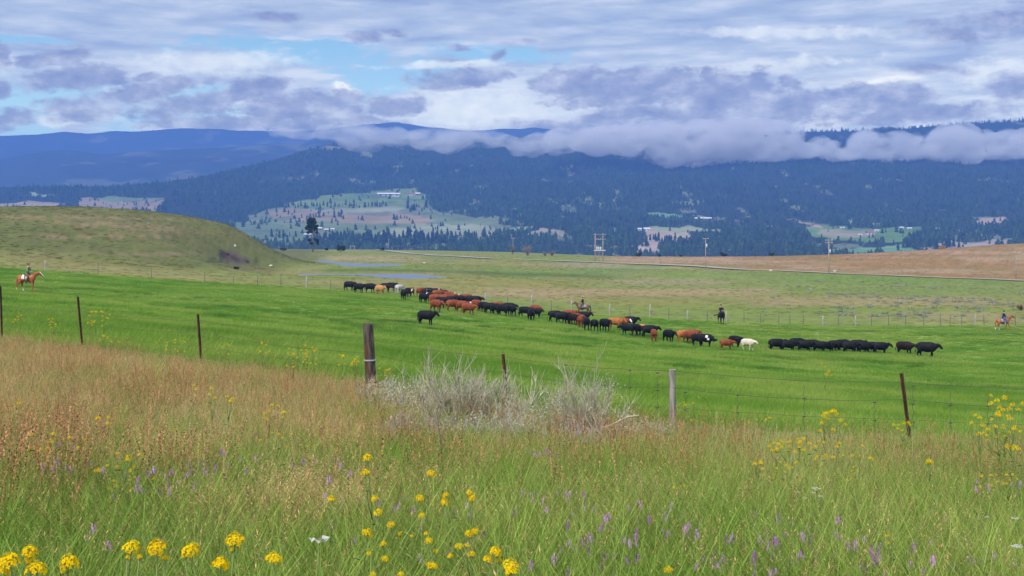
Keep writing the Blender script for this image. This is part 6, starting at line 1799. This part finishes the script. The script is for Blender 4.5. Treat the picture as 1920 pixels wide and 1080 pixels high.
for (cx_, cy_, sx_, sy_, nh, wpx, D, npl, lab) in MID:
    nh = int(nh * 1.35 + .5); wpx *= 1.3
    for p in range(npl):
        c0 = cx_ + (p - (npl - 1) / 2) * (2 * sx_ / max(npl, 1)) * .9
        k = max(1, nh // npl); hs = []
        Dp = D * random.uniform(.96, 1.05)
        for j in range(k):
            px = c0 + random.uniform(-1, 1) * sx_ / npl * 1.1; py = cy_ + random.uniform(-1, 1) * sy_
            hs.append(((px - 960) / F * Dp + 0, Dp + random.uniform(-.05, .05), (HY - py) / F * Dp, wpx * random.uniform(.75, 1.2) * Dp / F))
        hs.sort(key=lambda h: -h[2])
        bx = sum(h[0] for h in hs) / len(hs) + random.uniform(-.04, .04)
        g = gz(bx, Dp)
        hs = [(a, b, max(c, g + .12), w) for a, b, c, w in hs]
        lb = lab
        if npl > 1:
            w3 = {2: ["nearer the left border", "nearer the right border"], 3: ["leftmost of three", "middle of three", "rightmost of three"], 4: ["first of four from left", "second of four from left", "third of four from left", "last of four from left"],
                  5: ["first of five from left", "second of five from left", "middle of five", "fourth of five from left", "last of five from left"]}[npl][p]
            lb = lab + ", " + w3
            if len(lb.split()) > 16: lb = lab + ", " + w3.split(" from")[0].replace("nearer the left border", "left one").replace("nearer the right border", "right one")
            if len(lb.split()) > 16: lb = lab
        mustard((bx, Dp, g), hs, lb, "yellow mustard plants: " + lab[:60], False, int(cx_ * 7 + p))

# ------------------------------------------------------------------ small purple flowers
mat_purple = foliage_mat("purple_petals", (0.42, 0.16, 0.46), (0.66, 0.38, 0.66), .2, .3)
def spike_me(seed, n=5, pinkish=False):
    r = random.Random(seed); V, Fc, mi = [], [], []
    for i in range(n):
        a = i * 2.4; z = 1.0 - .09 * i / n; rr = .05 + .07 * (i / n)
        c = Vector((rr * math.cos(a), rr * math.sin(a), z)); nrm = Vector((math.cos(a), math.sin(a), .5)).normalized()
        u = nrm.orthogonal().normalized(); v = nrm.cross(u); s = .05 * r.uniform(.7, 1.2)
        b = len(V); V += [c + u * s, c + v * s * .8, c - u * s, c - v * s * .8, c + nrm * s * .6]
        Fc += [(b, b + 1, b + 4), (b + 1, b + 2, b + 4), (b + 2, b + 3, b + 4), (b + 3, b, b + 4)]; mi += [0] * 4
    b = len(V); V += [Vector((.008, 0, 0)), Vector((-.008, 0, 0)), Vector((0, 0, .95))]; Fc.append((b, b + 1, b + 2)); mi.append(1)
    for k in range(4):
        a = k * 1.7; b = len(V); z = .15 + .15 * k
        V += [Vector((0, 0, z)), Vector((.1 * math.cos(a), .1 * math.sin(a), z + .12)), Vector((.17 * math.cos(a + .15), .17 * math.sin(a + .15), z + .1))]
        Fc.append((b, b + 1, b + 2)); mi.append(1)
    me = bpy.data.meshes.new("purple_flower"); me.from_pydata([tuple(p) for p in V], [], Fc); me.update()
    me.materials.append(mat_purple); me.materials.append(mat_stem)
    me.polygons.foreach_set('material_index', np.array(mi, np.int32))
    rg = np.random.default_rng(seed); set_color(me, np.concatenate([np.tile(rg.random((1, 2)), (len(V), 1)), np.zeros((len(V), 1))], 1), 'tint')
    return me
spikes = [spike_me(s, 4 + s % 3) for s in range(6)]
PURP = [ # px0, px1, py0, py1, count, height m, label
    (80, 200, 820, 880, 12, "small purple flower in the dry-green band on the left slope"),
    (200, 380, 850, 930, 22, "small purple flower beside the band of yellow blooms on the left"),
    (380, 480, 830, 900, 12, "small purple flower in the reddish grass left of centre"),
    (140, 330, 985, 1040, 7, "small purple flower low in the green grass among the evenly spaced three mustards"),
    (540, 650, 855, 900, 12, "small purple flower left of the two-headed mustard"),
    (620, 780, 920, 1010, 13, "small purple flower among the central yellow mustards"),
    (780, 960, 920, 1060, 20, "small purple flower between the central mustards and the purple band"),
    (1035, 1130, 772, 822, 15, "purple flower tangled in the base of the tallest bare shrub"),
    (995, 1060, 838, 860, 6, "purple flower just below and left of the tallest bare shrub"),
    (960, 1110, 915, 985, 20, "small purple flower in the band right of centre"),
    (1110, 1260, 940, 1000, 17, "small purple flower midway in the band toward the right"),
    (1010, 1200, 1000, 1078, 24, "small purple flower in the lower centre, next to the bottom edge"),
    (1260, 1440, 960, 1070, 24, "small purple flower in the lower right meadow before the tall grass"),
    (1440, 1580, 960, 1078, 28, "small purple flower in the lower right, thickest part of the patch"),
    (1580, 1760, 1000, 1078, 18, "small purple flower near the bottom right, thinning out"),
    (1820, 1918, 885, 925, 9, "purple flower mixed with yellow blooms at the right border"),
    (1760, 1910, 1020, 1078, 8, "small purple flower close to the bottom right corner"),
]
for (x0, x1, y0, y1, n, lab) in PURP:
    for k in range(n):
        px = random.uniform(x0, x1); py = random.uniform(y0, y1)
        hgt = random.uniform(.28, .42)
        Dm = .0; lo, hi = 2.6, 30.0
        for _ in range(26):     # stand where the top of the plant meets the sight line
            mid = (lo + hi) / 2
            if gz((px - 960) / F * mid, mid) + hgt < (HY - py) / F * mid: lo = mid
            else: hi = mid
        x = (px - 960) / F * mid
        o = bpy.data.objects.new("purple_flower", random.choice(spikes)); COL.objects.link(o)
        o.location = (x, mid, gz(x, mid)); wsc = random.uniform(.085, .125) * (1 + .5 * sstep(np.array(mid), 8, 16).item())
        o.scale = (wsc, wsc, hgt); o.rotation_euler = (random.uniform(-.15, .15), random.uniform(-.15, .15), random.random() * 6.28)
        tag(o, lab, "wildflower", "purple flowers: " + lab[:60])

# ------------------------------------------------------------------ white flowers
mat_whitef = foliage_mat("white_petals", (0.58, 0.56, 0.48), (0.68, 0.66, 0.6), .08, .3)
def lily(px, py, wpx, label):
    D = 3.9; x = (px - 960) / F * D; z = (HY - py) / F * D; g = gz(x, D)
    e = bpy.data.objects.new("white_flower", None); COL.objects.link(e); e.location = (x, D, g); tag(e, label, "wildflower")
    add_obj("stem", stem_mesh([[(0, 0, 0), (.01, 0, (z - g) * .5), (0, 0, z - g)]], .003, 3, 5), None, e)
    w = wpx * D / F
    for (ox, oz, s, rot) in ((-.55, .1, .5, .4), (0, 0, .55, 2.0), (.45, .05, .7, 3.6)):
        for k in range(3):
            a = rot + k * 2.094
            bm = bmesh.new(); n = 5; rows = []
            for i in range(n):
                t = i / (n - 1); ww = math.sin(math.pi * min(.08 + t * .86, 1)) * .42 * w * s
                c = Vector((math.cos(a) * t * w * s * .62, math.sin(a) * t * w * s * .35, t * w * s * .75 - .25 * w * s * t * t))
                sd = Vector((-math.sin(a), math.cos(a), .25)).normalized()
                rows.append([bm.verts.new(c + sd * ww * q + Vector((0, 0, abs(q) * ww * .4))) for q in (-1, 0, 1)])
            for i in range(n - 1):
                for j in range(2): bm.faces.new((rows[i][j], rows[i][j + 1], rows[i + 1][j + 1], rows[i + 1][j]))
            mm = bpy.data.meshes.new("petal"); bm.to_mesh(mm); bm.free()
            set_color(mm, np.tile([.5, .6, 0], (len(mm.vertices), 1)), 'tint')
            o = add_obj("petal", mm, mat_whitef, e); o.location = (ox * w, .01 * k, z - g + oz * w)
lily(597, 1019, 24, "crumpled white blossom low in the green grass left of the central mustards")
def yarrow(px, py, wpx, D, label):
    x = (px - 960) / F * D; z = (HY - py) / F * D; g = gz(x, D)
    e = bpy.data.objects.new("yarrow", None); COL.objects.link(e); e.location = (x, D, g); tag(e, label, "wildflower")
    add_obj("stem", stem_mesh([[(0, 0, 0), (.012, 0, (z - g) * .5), (0, 0, z - g - .02)]], .0026, 5, int(px)), None, e)
    w = wpx * D / F; r = random.Random(int(px * 3)); bm = bmesh.new()
    for i in range(30):
        a = i * 2.4; q = w * .55 * math.sqrt((i + .5) / 30)
        bmesh.ops.create_icosphere(bm, subdivisions=1, radius=w * .085, matrix=Matrix.Translation((q * math.cos(a), q * math.sin(a), z - g + r.uniform(-.004, .004) - q * .12)) @ Matrix.Diagonal((1, 1, .5, 1)))
    mm = bpy.data.meshes.new("flower_head"); bm.to_mesh(mm); bm.free(); set_color(mm, np.tile([.8, .8, 0], (len(mm.vertices), 1)), 'tint')
    add_obj("flower_head", mm, mat_whitef, e)
for a in [(1530, 915, 16, 7.2, "white yarrow umbel, uppermost of the five flat white ones"), (1497, 922, 7, 7.2, "tiny white yarrow umbel on its own left of the uppermost one"), (1524, 923, 9, 7.0, "white yarrow umbel tucked right under the uppermost one"),
          (1509, 933, 8, 6.9, "white yarrow umbel, lowest left of the five flat white ones"), (1538, 930, 10, 6.9, "white yarrow umbel, lowest right of the five flat white ones"),
          (1903, 971, 13, 6.0, "white yarrow umbel at the right border, upper one"), (1906, 1023, 20, 5.0, "wide white yarrow umbel at the right border, lower one"), (1850, 969, 8, 6.0, "small white yarrow umbel a step in from the right border"),
          (572, 873, 8, 9, "small white yarrow in the grey-green weeds left of the two-headed mustard")]:
    yarrow(*a)

def leaf_cloud(name, clumps, leaf, n_per, mat, seed):
    """clumps: (x, y, z, rx, ry, rz); small crossing faces spread through each"""
    rg = np.random.default_rng(seed); P = []
    for (x, y, z, rx, ry, rz) in clumps:
        n = int(n_per * (rx * ry * rz) ** .6) + 25
        v = rg.normal(size=(n, 3)); v /= np.linalg.norm(v, axis=1)[:, None]; v *= rg.random((n, 1)) ** .45
        P.append(v * [rx, ry, rz] + [x, y, z])
    P = np.concatenate(P); n = len(P)
    d1 = rg.normal(size=(n, 3)); d1 /= np.linalg.norm(d1, axis=1)[:, None]; d2 = rg.normal(size=(n, 3)); d2 -= d1 * (d1 * d2).sum(1)[:, None]; d2 /= np.linalg.norm(d2, axis=1)[:, None]
    s = leaf * rg.uniform(.6, 1.4, (n, 1))
    V = np.stack([P - d1 * s, P + d2 * s * .6, P + d1 * s, P - d2 * s * .6], 1).reshape(-1, 3)
    me = np_mesh(name, V, faces_quad=np.arange(n * 4).reshape(-1, 4))
    set_color(me, np.repeat(np.concatenate([rg.random((n, 2)), np.zeros((n, 1))], 1), 4, 0), 'tint'); me.materials.append(mat)
    return me
# ------------------------------------------------------------------ bare grey shrubs by the fence
mat_twig = foliage_mat("bare_twigs", (0.42, 0.39, 0.28), (0.66, 0.61, 0.47), .2, 0)
mat_twig_dark = foliage_mat("dark_twigs", (0.10, 0.085, 0.08), (0.24, 0.2, 0.18), .2, 0)
mat_twig_purple = foliage_mat("mauve_twigs", (0.32, 0.25, 0.23), (0.52, 0.45, 0.39), .2, 0)
def shrub_mesh(name, seed, nmain, height, spread, mat, levels=3, thick=.006, upright=.75, twig=5):
    r = random.Random(seed); V, T3, tint = [], [], []
    def limb(p, d, L, rad, lev):
        n = 4; pts = [p.copy()]; q = p.copy(); dd = d.copy()
        for i in range(n):
            dd = (dd + Vector((r.gauss(0, .19), r.gauss(0, .19), upright * .10))).normalized()
            q = q + dd * L / n; pts.append(q.copy())
        t1, t2 = r.random(), r.random(); b = len(V)
        for i, c in enumerate(pts):
            rr = rad * (1 - .55 * i / n)
            s = dd.orthogonal().normalized(); u = dd.cross(s)
            for k in range(3):
                a = k * 2.094; V.append(tuple(c + s * rr * math.cos(a) + u * rr * math.sin(a))); tint.append((t1, t2, 0))
        for i in range(n):
            for k in range(3):
                i0, i1 = b + i * 3 + k, b + i * 3 + (k + 1) % 3
                T3.append((i0, i1, i1 + 3)); T3.append((i0, i1 + 3, i0 + 3))
        if lev > 0:
            for k in range(twig if lev < levels else 4):
                t = r.uniform(.3, 1.0); c = pts[min(n, int(t * n))]
                a = r.random() * 6.283; sp = r.uniform(.3, .8)
                nd = (dd + Vector((math.cos(a) * sp, math.sin(a) * sp, .25))).normalized()
                limb(c, nd, L * r.uniform(.35, .65), rad * .62, lev - 1)
    for k in range(int(nmain * 1.7)):
        a = r.random() * 6.283; e_ = r.uniform(.15, spread)
        limb(Vector((r.gauss(0, .11), r.gauss(0, .11), 0)), Vector((math.cos(a) * e_, math.sin(a) * e_, 1)).normalized(), height * r.uniform(.45, .72), thick * r.uniform(1.0, 1.7), levels - 1)
    me = np_mesh(name, np.array(V), faces_tri=np.array(T3)); set_color(me, np.array(tint), 'tint'); me.materials.append(mat)
    return me
mat_greyleaf = foliage_mat("grey_green_leaves", (0.36, 0.36, 0.24), (0.56, 0.54, 0.40), .2, .2)
def shrub(px, D, label, seed, nmain, height, spread, mat=None, levels=3, dark=True, **k):
    x, y, z = at(px, D)
    e = bpy.data.objects.new("bare_shrub", None); COL.objects.link(e); e.location = (x, y, z - .02); tag(e, label, "shrub", "bare grey shrubs by the fence")
    add_obj("branches", shrub_mesh("branches", seed, nmain, height, spread, mat or mat_twig, levels, **k), None, e)
    if mat is None or not dark:
        r_ = random.Random(seed + 77); w_ = height * min(spread, .8) * .55
        cl2 = [(r_.uniform(-1, 1) * w_, r_.uniform(-1, 1) * w_ * .7, height * r_.uniform(.12, .62), .16, .16, .14) for _ in range(16)]
        add_obj("foliage", leaf_cloud("foliage", cl2, .010, 1500, mat_greyleaf, seed), None, e)
    if dark: add_obj("dead_wood", shrub_mesh("dead_wood", seed + 1, 3, height * .55, 1.1, mat_twig_dark, 2, .012, .2, 3), None, e)
shrub(1090, 14.5, "tallest bare shrub, silvery and fan-shaped, with purple flowers in its base", 1, 11, 1.30, .60)
shrub(1132, 14.3, "bare silvery shrub leaning out on the right side of the tallest one", 2, 4, .85, .95)
shrub(1048, 15.0, "thin bare shrub filling the left side of the tallest one", 3, 4, .95, .7)
shrub(868, 15.2, "bare straw-coloured shrub with upright wands, highest in the middle of the thicket", 4, 10, 1.22, .42, dark=False)
shrub(915, 15.6, "bare upright shrub touching the middle steel post on its left", 5, 8, 1.08, .5, dark=False)
shrub(968, 15.4, "bare pale shrub growing around the middle steel post's right side", 6, 7, .98, .5, dark=False)
shrub(815, 15.4, "bare pale shrub left of the highest wands in the thicket", 7, 7, .98, .6, dark=False)
shrub(770, 16.0, "sparse bare shrub with a few forked wands between the thicket and the dark wooden post", 8, 4, .98, .8, dark=False)
shrub(712, 17.0, "small forked bare shrub right at the foot of the dark wooden post", 9, 5, .78, .95)
shrub(1222, 15.2, "small straw-coloured bare shrub just left of the grey wooden post", 10, 6, .52, .7, dark=False)
for i, (px, D, h, lab) in enumerate([(800, 12.6, .42, "low mauve-grey tangle of twigs in front of the thicket's left end"), (862, 12.9, .40, "low mauve-grey tangle of twigs in front of the highest wands"), (925, 13.2, .46, "low grey tangle of twigs before the middle steel post"),
                                (985, 13.4, .42, "low grey tangle of twigs right of the middle steel post's foot"), (1100, 12.9, .46, "low silvery tangle under the tallest bare shrub"), (745, 12.6, .34, "low mauve tangle of twigs nearest the dark wooden post")]):
    shrub(px, D, lab, 40 + i, 12, h * 1.25, 1.15, mat_twig_purple if i in (0, 1, 5) else mat_twig, 3, dark=i in (0, 4), thick=.004, upright=.3, twig=5)
# fallen limb reaching right out of the tall shrub
def limb_thing(name, pts, label, mat, cat="branch"):
    bm_ = [{'p': [(*p[:3], p[3]) for p in t], 'side': (0, 0, 1), 'n': 6} for t in pts]
    me = tubes_mesh(name, bm_, None, n=6); set_color(me, np.tile([.3, .5, 0], (len(me.vertices), 1)), 'tint')
    return tag(add_obj(name, me, mat), label, cat)
def wp(px, py, D, r): return ((px - 960) / F * D, D, (HY - py) / F * D, r)
limb_thing("fallen_branch", [[wp(1118, 805, 14.1, .014), wp(1140, 800, 14.0, .012), wp(1160, 790, 13.9, .010), wp(1178, 781, 13.8, .008), wp(1198, 779, 13.8, .005)], [wp(1150, 796, 13.95, .007), wp(1168, 798, 13.9, .005), wp(1184, 806, 13.8, .003)], [wp(1160, 790, 13.9, .006), wp(1172, 772, 13.9, .003)], [wp(1138, 801, 14, .006), wp(1150, 818, 13.9, .004)]],
    "grey fallen branch reaching sideways out of the tallest bare shrub", mat_twig)
limb_thing("dead_stump", [[wp(1136, 850, 13.2, .022), wp(1131, 825, 13.3, .020), wp(1123, 802, 13.4, .016)], [wp(1129, 815, 13.3, .012), wp(1136, 800, 13.3, .008)]], "dark splintered stump at the right foot of the tallest bare shrub", mat_twig_dark, "stump")
limb_thing("black_branch", [[wp(1135, 852, 12.2, .006), wp(1152, 844, 12.1, .007), wp(1164, 836, 12.1, .006), wp(1175, 832, 12.0, .005)], [wp(1164, 836, 12.1, .004), wp(1168, 846, 12.1, .003)]], "short black stick lying over the grass right of the stump", mat_dark)
limb_thing("dead_stalk", [[wp(830, 865, 9.6, .004), wp(826, 830, 9.8, .005), wp(822, 795, 10.0, .004), wp(818, 765, 10.1, .002)], [wp(826, 830, 9.8, .003), wp(835, 800, 9.9, .002)]], "thin black dead stalk in front of the mauve tangle", mat_twig_dark, "stalk")

# ------------------------------------------------------------------ trees and bushes on the skyline
mat_pine = foliage_mat("pine_foliage", (0.018, 0.042, 0.02), (0.045, 0.075, 0.032), .3, .1)
mat_bush = foliage_mat("bush_foliage", (0.025, 0.05, 0.025), (0.055, 0.09, 0.035), .3, .1)
mat_greybush = foliage_mat("leafless_grey", (0.22, 0.19, 0.175), (0.34, 0.3, 0.28), .2, 0)
# the lone pine: photograph outline read off around (585, 408-462)
D = 640; k_ = D / F; x0 = (586.5 - 960) * k_; g0 = gz(x0, D)
e = bpy.data.objects.new("pine_tree", None); COL.objects.link(e); e.location = (x0, D, g0)
tag(e, "lone tall pine with a tufted two-tiered crown standing on the skyline past the hill", "tree")
def rel(px, py): return ((px - 586.5) * k_, 0, (HY - py) * k_ - g0)
tb = [[(0, 0, -1, .42), (.1, 0, 4, .36), rel(588, 440)[:2] + (rel(588, 440)[2], .3), rel(586, 425)[:2] + (rel(586, 425)[2], .2), rel(584, 410)[:2] + (rel(584, 410)[2], .07)]]
for (px, py, zz) in [(578, 413, 425), (593, 413, 428), (575, 426, 434), (597, 427, 436), (580, 434, 440), (594, 436, 442), (580, 452, 455), (596, 450, 456), (577, 420, 430), (590, 418, 428)]:
    a = rel(587, zz); b = rel(px, py); tb.append([(a[0], 0, a[2], .12), ((a[0] + b[0]) / 2, random.uniform(-.8, .8), (a[2] + b[2]) / 2 , .08), (b[0], random.uniform(-1, 1), b[2], .03)])
add_obj("trunk", tubes_mesh("trunk", tb, None, n=8), mat_bark, e)
cl_ = []
for (px, py, rx, ry) in [(583, 412, 6, 4), (588, 411, 4, 3), (580, 417, 5, 5), (589, 417, 5, 5), (584, 421, 7, 5), (578, 425, 5, 4), (590, 425, 6, 4), (595, 424, 3, 3), (582, 430, 6, 4), (575, 428, 3, 3), (592, 430, 4, 3), (585, 434, 5, 3), (579, 436, 4, 2.5), (594, 436, 3, 3), (596, 452, 3, 4), (592, 449, 4, 3), (580, 450, 4, 3), (584, 456, 4, 3), (596, 457, 3, 2)]:
    a = rel(px, py); cl_.append((a[0], random.uniform(-1, 1), a[2], rx * k_ * .95, rx * k_ * .9, ry * k_ * .95))
add_obj("crown", leaf_cloud("crown", cl_, .30, 330, mat_pine, 3), None, e)
def bush(px, pyb, wpx, hpx, D, label, mat, seed, leafless=False, cat="bush"):
    x = (px - 960) / F * D; g = gz(x, D); k = D / F; w = wpx * k; h = hpx * k
    e = bpy.data.objects.new("skyline_bush", None); COL.objects.link(e); e.location = (x, D, g); tag(e, label, cat)
    r = random.Random(seed)
    if leafless:
        add_obj("branches", shrub_mesh("branches", seed, 9, h * 1.1, .55 * w / h * 1.6, mat, 3, .07 * k / .25, .6, 6), None, e)
        return
    add_obj("stem", tubes_mesh("stem", [[(0, 0, -.2, .12), (r.uniform(-.2, .2), 0, h * .5, .08)], [(0, 0, 0, .08), (w * .2, 0, h * .5, .05)], [(0, 0, 0, .08), (-w * .2, 0, h * .45, .05)]], None, n=6), mat_bark, e)
    cl_ = [(r.uniform(-.32, .32) * w, r.uniform(-.3, .3) * w, h * r.uniform(.3, .72), w * r.uniform(.14, .24), w * r.uniform(.14, .24), h * r.uniform(.16, .26)) for _ in range(9)]
    add_obj("foliage", leaf_cloud("foliage", cl_, .24, 260, mat, seed), None, e)
bush(639, 467, 18, 15, 640, "dense dark green bush on the skyline between the lone pine and the gate frame", mat_bush, 5)
bush(530, 462, 15, 8, 640, "low dark green bush at the shoulder where the grassy hill meets the skyline", mat_bush, 6)
bush(613, 463, 9, 6, 700, "small dark bush between the lone pine and the dense bush", mat_bush, 7)
bush(716, 464, 11, 6, 720, "small dark green bush just past the gate frame", mat_bush, 8)
bush(961, 472, 9, 19, 640, "leafless grey bush under the thin distant pole, tallest and narrowest of the grey ones", mat_greybush, 9, True)
bush(989, 473, 24, 22, 600, "broad leafless grey bush, largest of the grey ones on the skyline", mat_greybush, 10, True)
bush(1022, 474, 10, 9, 600, "small leafless grey bush, the lower one next to the broad grey bush", mat_greybush, 11, True)
bush(1035, 474, 11, 11, 600, "leafless grey bush nearest the transformer poles", mat_greybush, 12, True)
bush(1197, 481, 15, 9, 620, "low dark green bush on the brown skyline right of the transformer poles", mat_bush, 13)
bush(1237, 479, 7, 6, 640, "tiny dark bush on the brown skyline midway to the lamp pole", mat_bush, 14)
bush(1277, 479, 6, 4, 640, "smallest dark bush on the brown skyline, nearest the lamp pole", mat_bush, 15)
bush(1355, 481, 17, 9, 620, "dark green bush on the brown skyline just right of the lamp pole", mat_bush, 16)
bush(1446, 480, 11, 8, 620, "small dark green bush at the dip of the brown skyline", mat_bush, 17)
bush(443, 488, 12, 5, 255, "low scrub growing on the lip of the dark scar in the hill", mat_bush, 18)

# ------------------------------------------------------------------ stones, scar debris, tumbleweed
stone_pale = simple_mat("pale_stone", (0.45, 0.43, 0.4), .9, .1, noise=(4, (0.62, 0.6, 0.56), .4, .6))
stone_dark = simple_mat("grey_stone", (0.18, 0.175, 0.17), .9, .1, noise=(4, (0.3, 0.29, 0.28), .4, .6))
def rock(px, py, wpx, hpx, mat, label, seed, dmin=170, dmax=640):
    x, y, z = drop(px, py, dmin, dmax); k = y / F; bm = bmesh.new()
    bmesh.ops.create_icosphere(bm, subdivisions=3, radius=.5)
    r = random.Random(seed); o = Vector((r.random() * 9, r.random() * 9, r.random() * 9))
    from mathutils import noise as mn
    for v in bm.verts:
        v.co *= 1 + .35 * mn.noise(v.co * 2.2 + o) + .12 * mn.noise(v.co * 6 + o)
        v.co = Vector((v.co.x * wpx * k, v.co.y * wpx * k * .8, v.co.z * hpx * k * 1.3))
    mm = bpy.data.meshes.new("rock"); bm.to_mesh(mm); bm.free()
    tag(add_obj("rock", mm, mat, loc=(x, y, z + hpx * k * .25)), label, "rock")
rock(508, 500, 7, 4, stone_pale, "pale rock in the grass at the foot of the hill", 1)
rock(441, 463, 5, 5, stone_pale, "white rock on the hillside above the dark scar", 2)
rock(278, 420, 7, 3, stone_dark, "grey rock high on the face of the grassy hill", 3)
rock(795, 494, 6, 3, stone_pale, "pale rock near the end of the far pond", 4)
rock(1519, 544, 9, 4, stone_dark, "grey rock in the green range below the tall crossarm pole", 5)
rock(1540, 529, 7, 3, stone_dark, "small grey rock closer to the gravel road below the tall crossarm pole", 6)
rock(1565, 510, 6, 4, stone_pale, "white rock at the roadside just right of the tall crossarm pole", 7)
rock(1445, 508, 7, 3, stone_pale, "pale rock where the gravel road reappears", 8)
for (px, py, w, h, lb) in [(464, 492, 5, 3, "dark clod at the lower tip of the hill's eroded scar"), (427, 478, 6, 4, "dark clod hanging in the upper half of the hill's eroded scar")]:
    rock(px, py, w, h, simple_mat("dark_soil", (0.05, 0.035, 0.028), .95, .05), lb, int(px), 200, 330)
def tangle(px, py, wpx, hpx, D, label, name, cat, mat, seed, n=16, thick=.02):
    x = (px - 960) / F * D; z = gz(x, D); k = D / F
    e = bpy.data.objects.new(name, None); COL.objects.link(e); e.location = (x, D, z); tag(e, label, cat)
    add_obj("branches", shrub_mesh("branches", seed, n, hpx * k * 1.2, 1.4, mat, 3, thick, .1, 5), None, e)
tangle(1914, 573, 24, 12, 195, "brown tumbleweed lying on the green range above the trotting horse", "tumbleweed", "tumbleweed", foliage_mat("tumbleweed_twigs", (0.16, 0.10, 0.07), (0.28, 0.18, 0.13), .2, 0), 71)
# broken hay stack on the brown skyline
x = (1766 - 960) / F * 600; D = 600
e = bpy.data.objects.new("hay_stack", None); COL.objects.link(e); e.location = (x, D, gz(x, D)); tag(e, "weathered brown stack of bales on the brown skyline", "hay stack")
hay = simple_mat("old_hay", (0.20, 0.13, 0.06), .95, .05, noise=(2, (0.32, 0.22, 0.12), .4, .6))
for (bx, bz, w) in [(-1.2, .5, 1.1), (0, .5, 1.15), (1.25, .5, 1.1), (-.6, 1.4, 1.1), (.5, 1.35, 1.0), (1.3, 1.3, .7)]:
    bm = bmesh.new(); bmesh.ops.create_cube(bm, size=1)
    bmesh.ops.bevel(bm, geom=list(bm.edges), offset=.12, segments=1, affect='EDGES')
    for v in bm.verts: v.co = Vector((v.co.x * w, v.co.y * 1.4, v.co.z * .85))
    mm = bpy.data.meshes.new("bale"); bm.to_mesh(mm); bm.free()
    o = add_obj("bale", mm, hay, e, loc=(bx, 0, bz - .05)); o.rotation_euler = (0, random.uniform(-.1, .1), random.uniform(-.2, .2))
